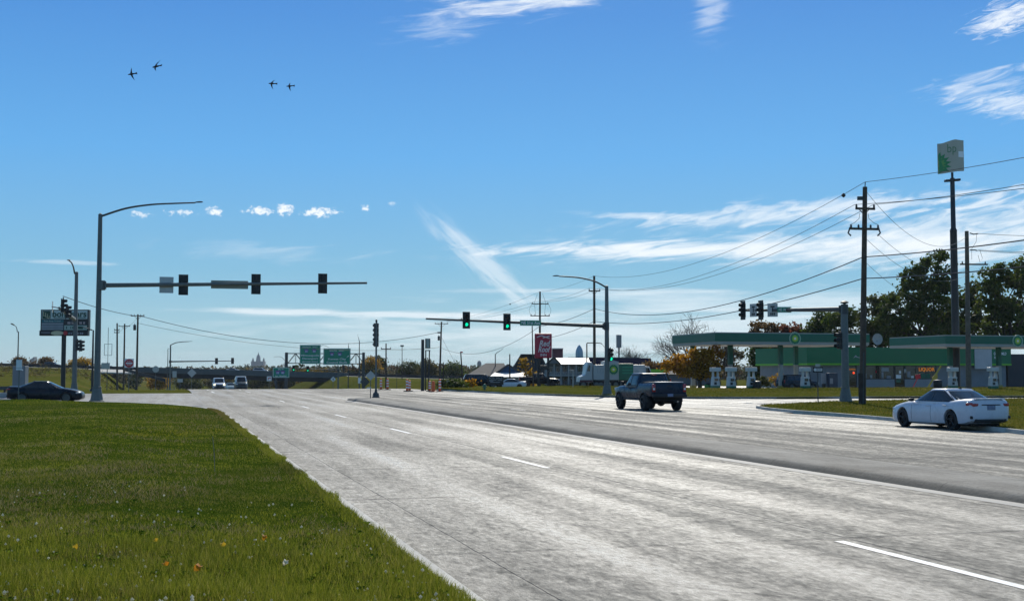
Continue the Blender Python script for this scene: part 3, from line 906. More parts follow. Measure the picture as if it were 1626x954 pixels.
def p_visor():
    mb = MB(); n = 10; vs = []
    for i in range(n + 1):
        a = math.radians(-35 + 250 * i / n)
        c, s = math.cos(a), math.sin(a)
        L = -0.27 if s > -0.2 else -0.20
        vs += [(0.155 * c, -0.03, 0.155 * s), (0.155 * c, L, 0.155 * s), (0.143 * c, L, 0.143 * s), (0.143 * c, -0.03, 0.143 * s)]
    fs = []
    for i in range(n):
        for k in range(4): fs.append((i * 4 + k, i * 4 + (k + 1) % 4, i * 4 + 4 + (k + 1) % 4, i * 4 + 4 + k))
    mb.add(vs, fs)
    return mb.build('visor', M_black, smooth=40)
def p_lens(m):
    def fn():
        mb = MB(); mb.lathe([(0.138, 0.0), (0.13, -0.02), (0.09, -0.04), (0.001, -0.05)], 14, axis='Y'); return mb.build('lens', m, smooth=50)
    return fn
def signal_head(parent, loc, rz, lit=None, n=3, plate=True):
    hd = inst('signal_head', proto(('h', n, plate), p_housing(n, plate)), parent, loc, rz)
    for k in range(n):
        z = n * 0.355 / 2 - 0.1775 - k * 0.355
        inst('visor', proto('v', p_visor), hd, (0, 0, z))
        on = (k == lit)
        inst('lens', proto(('l', on), p_lens(M_green_on if on else M_lens_off)), hd, (0, -0.045, z))
    return hd
def on_arm(A, B, px):
    """point of the arm A-B seen in photo column px"""
    g = (px - CX) / F * math.cos(PITCH)
    d = B - A
    k = (g * A.y - A.x) / (d.x - g * d.y)
    return A + d * k
def tapered(p0, p1, r0, r1, n=14):
    mb = MB(); mb.cone(p0, p1, r0, r1, n); return mb
def lamp_head(mb, p, d, L=0.75):
    """cobra-head lamp at the end of an arm"""
    d = Vector(d).normalized(); w = Vector((-d.y, d.x, 0))
    p = Vector(p); vs = []
    prof = [(0, 0.05, 0.05), (0.15 * L, 0.10, 0.08), (0.5 * L, 0.17, 0.09), (0.85 * L, 0.15, 0.07), (L, 0.06, 0.03)]
    for x, hw, hh in prof:
        c = p + d * x
        vs += [c - w * hw, c + w * hw, c + w * hw * 0.7 + Vector((0, 0, hh)), c - w * hw * 0.7 + Vector((0, 0, hh))]
    fs = [(0, 1, 2, 3), (16, 19, 18, 17)]
    for i in range(4):
        for k in range(4): fs.append((i * 4 + k, i * 4 + (k + 1) % 4, i * 4 + 4 + (k + 1) % 4, i * 4 + 4 + k))
    mb.add(vs, fs)
def mast(label, px, Y, z0, top_py, r0, r1, m, base=0.55):
    """pole with a flared transformer base; returns the thing"""
    x = xx(px, Y, z0 + 1); zt = zz(top_py, Y)
    t = thing('mast_arm_signal', label, 'traffic light', (x, Y, z0), 0, None)
    H = zt - z0
    mb = MB(); mb.lathe([(r0, 0.9 if base else 0), (r0 * 0.97, 1.2), (r1, H - 0.05), (r1 * 0.9, H), (0.02, H + 0.06)], 16)
    mb.build('pole', m, t, smooth=40)
    if base:
        mb = MB(); n = 4
        pr = [(base * 1.18, 0.0), (base * 1.18, 0.06), (base, 0.08), (base * 0.66, 0.86), (base * 0.70, 0.90), (base * 0.70, 0.98)]
        vs = []
        for r, z in pr:
            for k in range(8):
                a = math.pi / 8 + k * math.pi / 4 + TH
                vs.append((r * math.cos(a), r * math.sin(a), z))
        fs = []
        for i in range(len(pr) - 1):
            for k in range(8): fs.append((i * 8 + k, i * 8 + (k + 1) % 8, i * 8 + 8 + (k + 1) % 8, i * 8 + 8 + k))
        fs += [tuple(range(7, -1, -1)), tuple(range(40, 48))]
        mb.add(vs, fs)
        mb.build('base', m, t, bevel=0.015)
    return t
def rel(t, p): return Vector(p) - Vector(t.location)
def arm(t, A, B, r0, r1, m, name='mast_arm'):
    mb = MB(); mb.cone(rel(t, A), rel(t, B), r0, r1, 12)
    d = (Vector(B) - Vector(A)).normalized()
    mb.cone(rel(t, B), rel(t, B) + d * 0.03, r1 * 1.06, n=12)
    o = mb.build(name, m, t, smooth=40)
    mb = MB(); a = rel(t, A)
    mb.cone(a - Vector((0, 0, 0.32)), a + Vector((0, 0, 0.32)), 0.24, 0.235, 14)
    mb.box(a + d * 0.24, (0.10, 0.5, 0.5), Matrix.Rotation(math.atan2(d.y, d.x), 3, 'Z'))
    mb.build('collar', m, t, bevel=0.01)
    return o
def lamp_arm(t, pts, r, m, L=0.75):
    P = [rel(t, p) for p in pts]
    # smooth the curve
    Q = []
    for i in range(len(P) - 1):
        p0, p1, p2, p3 = P[max(i - 1, 0)], P[i], P[i + 1], P[min(i + 2, len(P) - 1)]
        for k in range(5):
            u = k / 5
            Q.append(0.5 * ((2 * p1) + (p2 - p0) * u + (2 * p0 - 5 * p1 + 4 * p2 - p3) * u * u + (3 * p1 - p0 - 3 * p2 + p3) * u ** 3))
    Q.append(P[-1])
    mb = MB(); mb.tube(Q, [r * (1 - 0.35 * i / len(Q)) for i in range(len(Q))], 8)
    mb.build('lamp_arm', m, t, smooth=50)
    mb = MB(); lamp_head(mb, Q[-1], Q[-1] - Q[-2], L)
    mb.build('luminaire', M_galv_dark, t, smooth=35)
def pt(px, py, Y):
    return Vector((xx(px, Y, zz(py, Y)), Y, zz(py, Y)))
def plate(mb, c, w, hh, rz, th=0.02):
    mb.box(c, (w, th, hh), Matrix.Rotation(rz, 3, 'Z'))

# --- near left pole: its arm reaches over the oncoming lanes, everything on it seen from behind
t = mast('tall grey signal pole on the lawn corner, three signal backs on its long arm', 154, 82, 0.12, 340, 0.22, 0.135, M_galv, 0.44)
A = pt(161.5, 453, 82); B = pt(582, 449.3, 86.9)
arm(t, A, B, 0.155, 0.075, M_galv)
lamp_arm(t, [pt(162, 343, 82), pt(200, 331, 83), pt(240, 325, 84), pt(280, 323, 85), pt(310, 322, 86)], 0.075, M_galv_dark, 0.6)
for px in (289, 405, 511.5):
    p = on_arm(A, B, px); signal_head(t, rel(t, p) + Vector((-RX * 0.22, -RY * 0.22, 0.0)) + Vector((RX * 0.40, RY * 0.40, 0)), PHI_AWAY)
p = on_arm(A, B, 262); mb = MB(); plate(mb, rel(t, p) - Vector((RX, RY, 0)) * -0.2, 0.92, 1.10, TH); mb.build('lane_sign', M_signback, t)
p = on_arm(A, B, 363); mb = MB(); plate(mb, rel(t, p) - Vector((RX, RY, 0)) * -0.22 + Vector((0, 0, -0.02)), 2.5, 0.56, TH, 0.16); o = mb.build('street_sign', pm('street_sign_back', (0.26, 0.27, 0.22), 0.5, 0.3, 0.1, 2), t, bevel=0.02)

# --- far left pole: arm points this way, its signals seen from the side
z0 = 0.05
t = mast('grey signal pole beyond the black car with its arm pointing this way', 118, 120, z0, 432, 0.24, 0.16, M_galv, 0.42)
A = pt(118.5, 507, 120); B = pt(94, 489, 99)
arm(t, A, B, 0.17, 0.10, M_galv)
lamp_arm(t, [pt(118.5, 434, 120), pt(116.5, 424, 118), pt(113.5, 417, 116), pt(109.8, 414, 113.5)], 0.08, M_galv_dark, 0.7)
for px, dz in ((99, 0.1), (91.2, 0.32)):
    p = on_arm(A, B, px); signal_head(t, rel(t, p) + Vector((0.35, 0.1, dz - 0.15)), PHI_RIGHT, n=3, plate=(px < 95))
p = on_arm(A, B, 92); mb = MB(); plate(mb, rel(t, p) + Vector((-0.55, 0, 0.1)), 0.75, 0.9, PHI_RIGHT); mb.cone(rel(t, B), rel(t, B) + Vector((-0.5, -0.3, 0.1)), 0.05); mb.build('lane_sign', M_signback, t)
signal_head(t, rel(t, pt(124, 548, 120)), PHI_RIGHT, plate=False)
hd = signal_head(t, rel(t, pt(129.5, 549, 119)), PHI_RIGHT + 0.35, plate=False)
for py in (541, 556):
    mb = MB(); mb.tube([rel(t, pt(118, py, 120)), rel(t, pt(129, py, 119))], 0.03); mb.build('bracket', M_galv_dark, t)

# --- far right pole: arm over the lanes that lead away, green lamps facing this way
z0 = 0.16
t = mast('grey signal pole behind the pickup with two lit green signals and street name sign', 964, 106, z0, 454, 0.23, 0.15, M_galv, 0.42)
A = pt(963, 518, 106); B = pt(677, 506, 101.7)
arm(t, A, B, 0.16, 0.075, M_galv_dark)
lamp_arm(t, [pt(962, 456, 106), pt(945, 447, 105.5), pt(920, 441, 105), pt(895, 439, 104), pt(888, 438.7, 103.8)], 0.075, M_galv_dark, 0.6)
for px in (738.5, 803):
    p = on_arm(A, B, px); signal_head(t, rel(t, p) + Vector((-RX, -RY, 0)) * 0.42, PHI_US, lit=2)
signal_head(t, rel(t, pt(969.5, 563, 106)) + Vector((0.0, -0.25, 0)), PHI_US + 0.1, lit=2, plate=False)
p = on_arm(A, B, 841.5)
mb = MB(); c = rel(t, p) + Vector((-RX, -RY, 0)) * 0.2; plate(mb, c, 1.85, 0.46, TH, 0.05); sg = mb.build('street_sign', M_signgreen, t)
mb = MB(); 
for dz in (-0.215, 0.215): plate(mb, c + Vector((0, 0, dz)) - Vector((RX, RY, 0)) * 0.03, 1.83, 0.02, TH, 0.008)
mb.build('border', M_white, sg)
lettering('lettering', 'NE 51st Ave', 0.25, M_white, sg, c - Vector((RX, RY, 0)) * 0.035, TH, width=1.62, bold=0.012)

# --- near right pole on the verge: signals for the side street seen from the side
z0 = 0.14
t = mast('stout grey signal pole on the near verge with two side-on signals and a green sign', 1342.5, 80, z0, 484, 0.25, 0.22, M_galv, 0.42)
A = pt(1341, 491, 80); B = pt(1176, 493, 91)
arm(t, A, B, 0.17, 0.07, M_galv_dark)
for px, k in ((1214.5, 0), (1186, 0)):
    p = on_arm(A, B, px); signal_head(t, rel(t, p) + Vector((-0.30, -0.22, 0.0)), PHI_LEFT + 0.12, plate=True)
for px, col, nm in ((1197.5, 0, 'lane_sign'), (1228, 1, 'lane_sign')):
    p = on_arm(A, B, px); c = rel(t, p) + Vector((-0.03, -0.15, 0.0))
    ang = PHI_LEFT + (0.95 if col else 0.30)
    mb = MB(); plate(mb, c, 0.72, 0.95, ang); o = mb.build(nm, pm('grey_sign', (0.42, 0.43, 0.41), 0.5, 0, 0.06, 3), t)
    n_ = Vector((math.sin(ang), -math.cos(ang), 0)) * 0.014
    mb = MB(); w_ = Vector((math.cos(ang), math.sin(ang), 0))
    for dz, ww in ((0.12, 0.10), (0.02, 0.10), (-0.08, 0.10), (0.24, 0.30)): plate(mb, c + n_ + Vector((0, 0, dz)), ww, 0.10, ang, 0.008)
    for dx in (-0.12, 0, 0.12): plate(mb, c + n_ + w_ * dx + Vector((0, 0, -0.28)), 0.09, 0.16, ang, 0.008)
    mb.build('marking', M_black, o)
p = on_arm(A, B, 1245); ang = TH - 0.25
c = rel(t, p) + Vector((-0.02, -0.42, 0.0)); mb = MB(); plate(mb, c, 0.98, 0.40, ang, 0.04); sg = mb.build('street_sign', M_signgreen, t)
f_ = Vector((math.sin(ang), -math.cos(ang), 0)) * 0.026
mb = MB()
for dz in (-0.185, 0.185): plate(mb, c + f_ + Vector((0, 0, dz)), 0.96, 0.018, ang, 0.008)
mb.build('border', M_white, sg)
lettering('lettering', 'NE 14th St', 0.19, M_white, sg, c + f_ * 1.4, ang, width=0.80, bold=0.01)
signal_head(t, rel(t, pt(1331.5, 541, 80)), PHI_LEFT + 0.1, n=3, plate=False)
for py in (527, 553):
    mb = MB(); mb.tube([rel(t, pt(1333, py, 80)), rel(t, pt(1343, py, 80))], 0.035); mb.build('bracket', M_galv_dark, t)
mb = MB(); mb.lathe([(0.03, 0), (0.10, 0.05), (0.26, 0.10), (0.27, 0.16), (0.12, 0.24), (0.02, 0.26)], 14, rel(t, pt(1341, 483.5, 80))); mb.build('pole_cap', M_galv_dark, t, smooth=40)

# --- signal on the median nose, turned sideways
zc = 0.15; Yc = 92.5
t = thing('median_signal', 'narrow signal on a slim pole standing on the median nose', 'traffic light', (xx(597, Yc, 1), Yc, zc))
H = zz(510, Yc) - zc
mb = MB(); mb.lathe([(0.075, 0.5), (0.065, H), (0.02, H + 0.03)], 12); mb.build('pole', M_galv, t, smooth=40)
mb = MB(); mb.lathe([(0.29, 0), (0.29, 0.05), (0.25, 0.10), (0.22, 0.32), (0.12, 0.42), (0.08, 0.50), (0.10, 0.52), (0.10, 0.60)], 8); mb.build('base', M_galv_dark, t, smooth=30)
signal_head(t, (-0.07, 0.34, zz(531.5, Yc) - zc), PHI_AWAY + 0.25, n=5, plate=False)
mb = MB(); mb.lathe([(0.05, H - 0.05), (0.09, H - 0.02), (0.06, H + 0.12), (0.02, H + 0.14)], 10); mb.build('pole_cap', M_black, t)
mb = MB(); P_ = pt(588.3, 631, 91); mb.cone((0, 0, 0), (0, 0, 0.78), 0.035, 0.03, 8); d_ = thing('median_marker', 'short marker post with a white cap beside the median signal', 'post', (P_.x, 91, 0.1)); mb.build('post', M_galv_dark, d_)
mb = MB(); mb.box((-0.12, 0, 0.80), (0.32, 0.05, 0.07)); mb.build('cap', M_white, d_)

# ------------------------------------------------------------------ lamps
def lamp(label, px, base_py, top_py, Y, pts, r=0.09, m=M_galv_dark, z0=None):
    z0 = hz(xx(px, Y), Y) if z0 is None else z0
    x = xx(px, Y); t = thing('street_lamp', label, 'street lamp', (x, Y, z0)); H = zz(top_py, Y) - z0
    mb = MB(); mb.cone((0, 0, 0), (0, 0, H), r, r * 0.6, 10); mb.build('pole', m, t, smooth=40)
    mb = MB(); mb.cone((0, 0, 0), (0, 0, 0.25), r * 1.9, r * 1.7, 10); mb.build('base', m, t)
    lamp_arm(t, [pt(*p) for p in pts], r * 0.5, m, 0.7)
    return t
lamp('thin grey street lamp behind the utility cabinet at the left edge', 27.5, 606, 526, 150, [(27.5, 527, 150), (26.8, 522, 149.6), (25.4, 518.5, 149.2), (23.6, 517.2, 149)], 0.10)
lamp('black lamp post with a short arm beside the store billboard', 146.5, 613, 524, 135, [(146.5, 524, 135), (143, 523, 135), (139.8, 522, 135)], 0.14, M_blackpaint)
lamp('bare grey lamp post beside the small ramp signal', 266, 612, 556, 300, [(266, 556, 300), (267, 553.5, 300), (268, 553.6, 299)], 0.13)
lamp('tall lamp behind the large destination sign, arm to the left', 570.3, 600, 541, 330, [(570.3, 541, 330), (569.5, 537, 330), (568.6, 534.5, 330)], 0.17)
lamp('slim lamp post rising over the right destination sign', 553, 605, 549, 300, [(553, 549, 300), (553.8, 546, 300), (554.2, 545.4, 299)], 0.13)
lamp('faint lamp over the overpass with a long arm to the left', 452, 595, 575, 420, [(452, 572, 420), (448, 567.5, 420), (443, 566, 420), (438, 566.5, 420)], 0.15)
lamp('distant lamp over the destination signs with an arm to the right', 508, 595, 552, 420, [(508, 549.5, 420), (513, 548, 420), (518, 549.5, 420), (520, 550.5, 420)], 0.15)
lamp('grey lamp with an upward tilted head above the gabled house', 786.5, 597, 562, 230, [(786.5, 563, 230), (789, 560, 230), (793, 557.5, 230), (794.5, 556.5, 230)], 0.13)
t = lamp('wooden yard lamp with a level arm in front of the motel roof', 932, 615, 545, 178, [(932, 544.5, 178), (945, 544.3, 178), (954, 545, 178), (956, 546.5, 178)], 0.14, M_wood)

# small ramp signal in front of the overpass
Y = 275; x = xx(270, Y); z0 = hz(x, Y)
t = thing('ramp_signal', 'distant signal pole with two signal backs before the overpass', 'traffic light', (x, Y, z0)); H = zz(548, Y) - z0
mb = MB(); mb.cone((0, 0, 0), (0, 0, H), 0.22, 0.14, 10); mb.build('pole', M_galv, t, smooth=40)
mb = MB(); mb.span((-0.9, -0.4, 0), (1.1, 0.4, 1.4)); mb.build('cabinet', M_galv, t, bevel=0.04)
lamp_arm(t, [pt(270.5, 548, 275), pt(280, 544, 275), pt(292, 542.5, 275), pt(300, 542.2, 275)], 0.10, M_galv_dark, 0.8)
A = pt(270, 574, 275); B = pt(372, 572.8, 277); arm(t, A, B, 0.16, 0.08, M_galv_dark)
for px in (343, 368.5):
    p = on_arm(A, B, px); signal_head(t, rel(t, p) + Vector((0, 0.3, 0)), PHI_AWAY)
# second ramp signal with lit greens facing us
Y = 285; x = xx(537, Y); z0 = hz(x, Y)
t = thing('ramp_signal', 'distant signal pole with green lamps under the destination signs', 'traffic light', (x, Y, z0)); H = zz(580, Y) - z0
mb = MB(); mb.cone((0, 0, 0), (0, 0, H), 0.2, 0.13, 10); mb.build('pole', M_galv, t, smooth=40)
A = pt(537, 588, 285); B = pt(464, 584.5, 283); arm(t, A, B, 0.15, 0.07, M_galv_dark)
for px in (466.5, 489):
    p = on_arm(A, B, px); signal_head(t, rel(t, p) + Vector((0, -0.3, 0)), PHI_US, lit=2)
signal_head(t, rel(t, pt(545.5, 584, 285)), PHI_US + 0.9, n=3)
# ------------------------------------------------------------------ signs
def post_sign(name, label, cat, px, base_py, Y, build, post_top, r=0.035, m=M_galv, z0=None, rz=None):
    """thin post with a sign built by build(thing, f) in local coordinates"""
    x = xx(px, Y)
    if z0 is None: z0 = hz(x, Y)
    t = thing(name, label, cat, (x, Y, z0), TH if rz is None else rz)
    mb = MB(); mb.cone((0, 0.03, 0), (0, 0.03, zz(post_top, Y) - z0), r, r, 8); mb.build('post', m, t)
    build(t, lambda py: zz(py, Y) - z0)
    return t
def ngon(n, r, a0=0.0): return [(r * math.cos(a0 + 2 * math.pi * k / n), r * math.sin(a0 + 2 * math.pi * k / n)) for k in range(n)]
def panel(t, name, poly, cz, m, y0=-0.02, y1=0.0, cx=0):
    mb = MB(); mb.prism([(cx + a, cz + b) for a, b in poly], y0, y1); return mb.build(name, m, t)
def rect(w, hh): return [(-w / 2, -hh / 2), (w / 2, -hh / 2), (w / 2, hh / 2), (-w / 2, hh / 2)]
def s_noentry(t, f):
    z = f(576.5); s_ = panel(t, 'sign_panel', rect(0.95, 0.95), z, M_white)
    panel(s_, 'disc', ngon(24, 0.45), z, M_red, -0.032, -0.02)
    panel(s_, 'bar', rect(0.66, 0.14), z, M_white, -0.044, -0.032)
    lettering('lettering', 'DO NOT', 0.12, M_white, s_, (0, -0.046, z + 0.20), width=0.48)
    lettering('lettering', 'ENTER', 0.12, M_white, s_, (0, -0.046, z - 0.20), width=0.42)
post_sign('no_entry_sign', 'red round no entry sign on a white square by the far grass', 'sign', 204.5, 612, 130, s_noentry, 570, z0=0)
post_sign('stop_sign', 'grey octagonal back of a sign left of the ramp signal', 'sign', 247, 606, 190, lambda t, f: panel(t, 'sign_panel', ngon(8, 0.52, math.pi / 8), f(586), M_signback), 580)
post_sign('diamond_sign', 'grey back of a diamond sign in front of the overpass', 'sign', 304.5, 610, 235, lambda t, f: panel(t, 'sign_panel', ngon(4, 0.85), f(592), M_signback), 588, 0.05)
post_sign('diamond_sign', 'grey back of a diamond sign just left of the median signal', 'sign', 588.5, 617, 175, lambda t, f: panel(t, 'sign_panel', ngon(4, 0.70), f(596), M_signback), 588, 0.05)
post_sign('diamond_sign', 'small white diamond sign under the right end of the overpass', 'sign', 529, 612, 300, lambda t, f: (panel(t, 'sign_panel', ngon(4, 0.66), f(602), M_white), panel(t, 'marking', rect(0.22, 0.5), f(602), M_black, -0.03, -0.02)), 600, 0.06)
def s_turn(t, f):
    s_ = panel(t, 'sign_panel', rect(0.95, 0.95), f(601), M_white)
    panel(s_, 'marking', [(-0.25, -0.3), (-0.13, -0.3), (-0.13, 0.05), (0.12, 0.05), (0.12, -0.08), (0.34, 0.13), (0.12, 0.32), (0.12, 0.18), (-0.25, 0.18)], f(601), M_red, -0.03, -0.02)
post_sign('turn_sign', 'small white square turn sign in front of the overpass', 'sign', 427.5, 615, 250, s_turn, 597, 0.05)
def s_oneway(t, f):
    z = f(586.8); s_ = panel(t, 'sign_panel', rect(0.66, 0.36), z, M_black, -0.02, 0)
    panel(s_, 'arrow', [(-0.29, 0), (-0.18, 0.13), (-0.18, 0.085), (0.28, 0.085), (0.28, -0.085), (-0.18, -0.085), (-0.18, -0.13)], z, M_white, -0.03, -0.02)
    lettering('lettering', 'ONE WAY', 0.085, M_black, s_, (0.05, -0.034, z), width=0.36, bold=0.01)
    panel(t, 'cap_sign', rect(0.30, 0.18), f(580), M_signback)
post_sign('one_way_sign', 'black one way sign with a white arrow on a thin post on the verge', 'sign', 1299, 641.5, 78, s_oneway, 578, 0.035, M_galv_dark, 0.14, 0.12)
def s_small(t, f):
    panel(t, 'sign_panel', rect(0.36, 0.52), f(577.5), M_white)
    panel(t, 'lower_panel', rect(0.36, 0.12), f(586), M_white)
post_sign('parking_sign', 'small white sign on a thin post in front of the black sedan', 'sign', 29.5, 634, 79, s_small, 572, 0.035, M_galv, 0.2, 0.1)
post_sign('lane_sign', 'tiny white sign standing by the hedge past the orange barrels', 'sign', 711, 617, 150, lambda t, f: panel(t, 'sign_panel', rect(0.42, 0.5), f(607), M_signback), 604, 0.03)
post_sign('construction_sign', 'dark grey back of a square work sign at the road edge', 'sign', 579.5, 616, 190, lambda t, f: panel(t, 'sign_panel', ngon(4, 0.78), f(606), M_galv_dark), 600, 0.05)
post_sign('construction_sign', 'small white panel sign on a stub post by the right bank', 'sign', 571, 616, 200, lambda t, f: panel(t, 'sign_panel', rect(0.5, 0.9), f(604), M_white), 598, 0.05)
# cluster of small sign backs in front of the bridge bank
for k, (px, w, hh, py, lb) in enumerate(((277, 0.7, 1.1, 594, 'pale tall sign back low on the left bank'), (286, 0.9, 0.6, 604, 'pale wide sign back low beside the diamond sign'))):
    post_sign('road_sign', lb, 'sign', px, 612, 215, lambda t, f: panel(t, 'sign_panel', rect(w, hh), f(py), M_signback), py, 0.04)
# framed box sign on a thin post, left
Y = 180; x = xx(170, Y); z0 = hz(x, Y)
t = thing('frame_sign', 'empty sign frame on two thin posts behind the near pole', 'sign', (x, Y, z0))
f = lambda py: zz(py, Y) - z0
mb = MB()
for a in (-0.48, 0.62):
    mb.cone((a, 0, f(564)), (a, 0, f(546)), 0.04)
for py in (546, 564): mb.box((0.07, 0, f(py)), (1.12, 0.06, 0.06))
mb.build('frame', M_signback, t)
mb = MB(); mb.cone((0, 0, 0), (0, 0, f(575)), 0.06); mb.cone((0.05, 0, f(585)), (0.05, 0, f(520)), 0.035); mb.build('post', M_galv_dark, t)
mb = MB(); mb.span((-0.85, -0.1, f(586)), (0.35, 0.1, f(576))); mb.build('sign_panel', M_signback, t, bevel=0.02)

# ------------------------------------------------------------------ store billboard, left
Y = 165; x = xx(100, Y); z0 = hz(x, Y); f = lambda py: zz(py, Y) - z0
k_ = Y * math.cos(PITCH) / F
g = lambda px: (px - 100) * k_
t = thing('billboard', 'store billboard with two stacked panels on one black post', 'billboard', (x, Y, z0))
mb = MB(); mb.cone((-0.1, 0.3, 0), (-0.1, 0.3, f(526)), 0.30, 0.30, 14); mb.build('post', M_blackpaint, t, smooth=40)
mb = MB(); mb.span((g(63), -0.2, f(525)), (g(139.5), 0.6, f(491.5))); up = mb.build('upper_cabinet', M_blackpaint, t, bevel=0.05)
mb = MB(); mb.span((g(61.5), -0.2, f(533)), (g(138.5), 0.6, f(524.6))); lo = mb.build('lower_cabinet', M_blackpaint, t, bevel=0.04)
M_bface = pm('billboard_face', (0.50, 0.58, 0.56), 0.5, 0, 0.1, 1)
M_bgreen = pm('billboard_green', (0.012, 0.06, 0.035), 0.5, 0, 0.1, 1)
M_bteal = pm('billboard_teal', (0.03, 0.16, 0.19), 0.5, 0, 0.1, 1)
M_bnavy = pm('billboard_navy', (0.02, 0.022, 0.05), 0.5, 0, 0.1, 1)
M_byellow = pm('billboard_cream', (0.55, 0.50, 0.33), 0.5, 0, 0.1, 1)
mb = MB(); mb.span((g(65), -0.215, f(506.5)), (g(137.5), -0.2, f(493))); face = mb.build('name_panel', M_bface, up)
mb = MB(); mb.span((g(66), -0.23, f(506)), (g(79), -0.215, f(493.6))); lg = mb.build('emblem', M_bgreen, up)
mb = MB()
for k in range(3):
    a = g(67.6 + 3.0 * k); top = f(494.6 + 1.9 * k); b = f(502.4 + 1.6 * k)
    mb.span((a, -0.245, b), (a + 0.09, -0.23, top)); mb.span((a, -0.245, b), (a + 0.30, -0.23, b + 0.08))
    mb.span((a + 0.24, -0.2445, b), (a + 0.32, -0.23, b + 0.35))
mb.build('emblem_lines', M_byellow, lg)
lettering('lettering', 'bomgaars', 0.80, M_bgreen, face, ((g(82) + g(136)) / 2, -0.222, f(499)), width=g(136) - g(82), bold=0.03)
mb = MB(); mb.span((g(84), -0.224, f(505.2)), (g(135), -0.2155, f(504.2))); mb.build('tagline', M_bgreen, face)
mb = MB(); mb.span((g(65), -0.215, f(511.5)), (g(100), -0.2, f(508))); b_ = mb.build('teal_panel', M_bteal, up)
lettering('lettering', 'Fuel Stop Travel', 0.20, M_bface, b_, ((g(68) + g(96)) / 2, -0.222, f(509.8)), width=g(95) - g(69))
for y0, y1 in ((516.3, 512.5), (520.5, 517), (523.8, 521)):
    mb = MB(); mb.span((g(65), -0.215, f(y0)), (g(99.5), -0.2, f(y1))); mb.build('slogan_panel', pm('billboard_grey', (0.24, 0.27, 0.30), 0.5, 0, 0.15, 1), up)
mb = MB(); mb.span((g(101), -0.215, f(524)), (g(137.5), -0.2, f(516.5))); b_ = mb.build('brand_panel', pm('billboard_pale', (0.30, 0.40, 0.36), 0.5, 0, 0.1, 1), up)
mb = MB()
for a, w in ((104, 1.6), (111, 1.2), (114, 1.6), (123, 8)): mb.span((g(a), -0.225, f(522.3)), (g(a + w), -0.215, f(518.3)))
mb.build('brand_marks', M_bgreen, b_)
mb = MB()
for a, w in ((106, 5), (112.5, 6), (125, 4), (131, 3)): mb.span((g(a), -0.212, f(514.5)), (g(a + w), -0.2, f(511)))
mb.build('picture_marks', pm('billboard_pink', (0.36, 0.27, 0.27), 0.5, 0, 0.3, 2), up)
mb = MB(); e = [(g(90) + 0.85 * math.cos(a), f(528.8) + 0.30 * math.sin(a)) for a in np.linspace(0, 2 * math.pi, 20, endpoint=False)]; mb.prism(e, -0.215, -0.2); mb.build('oval', M_byellow, lo)
mb = MB(); mb.span((g(64), -0.21, f(528.6)), (g(79), -0.2, f(527.4)))
for a in (108, 111.5, 122, 126, 129): mb.span((g(a), -0.21, f(530.6)), (g(a + 2.2), -0.2, f(528)))
mb.build('small_writing', pm('billboard_grey2', (0.24, 0.25, 0.30), 0.5, 0, 0.15, 1), lo)
mb = MB(); mb.lathe([(0.01, 0), (0.3, 0.004), (0.3, 0.012), (0.01, 0.014)], 12, (g(103), -0.215, f(528.8)), 'Y'); mb.build('red_emblem', M_red, lo)

# ------------------------------------------------------------------ overhead destination signs
Y = 258; z0 = hz(xx(515, Y), Y); x = xx(454.5, Y)
t = thing('sign_gantry', 'overhead truss with two large green destination signs across the road', 'sign gantry', (x, Y, z0))
f = lambda py: zz(py, Y) - z0
k_ = Y * math.cos(PITCH) / F
g = lambda px: (px - 454.5) * k_
for px in (454.5, 577):
    mb = MB(); zb = hz(xx(px, Y), Y) - z0
    for dy in (-0.45, 0.45): mb.cone((g(px), dy, min(zb, 0.2)), (g(px), dy, f(559.5)), 0.26, 0.24, 10)
    for q in np.arange(max(zb, 0) + 1.0, f(562), 1.6): mb.cone((g(px), -0.45, q), (g(px), 0.45, q + 0.8), 0.06, n=6)
    mb.build('post', M_galv_dark, t)
mb = MB()
for dy in (-0.45, 0.45):
    for py in (561, 576.5): mb.cone((g(454), dy, f(py)), (g(578), dy, f(py + (0.5 if py < 570 else 1))), 0.09, n=6)
    n = 10
    for q in range(n):
        a, b = g(457 + q * 12), g(457 + (q + 1) * 12)
        mb.cone((a, dy, f(561) if q % 2 else f(576.5)), (b, dy, f(576.5) if q % 2 else f(561)), 0.055, n=5)
        mb.cone((b, dy, f(561)), (b, dy, f(576.5)), 0.045, n=5)
mb.build('truss', M_galv_dark, t)
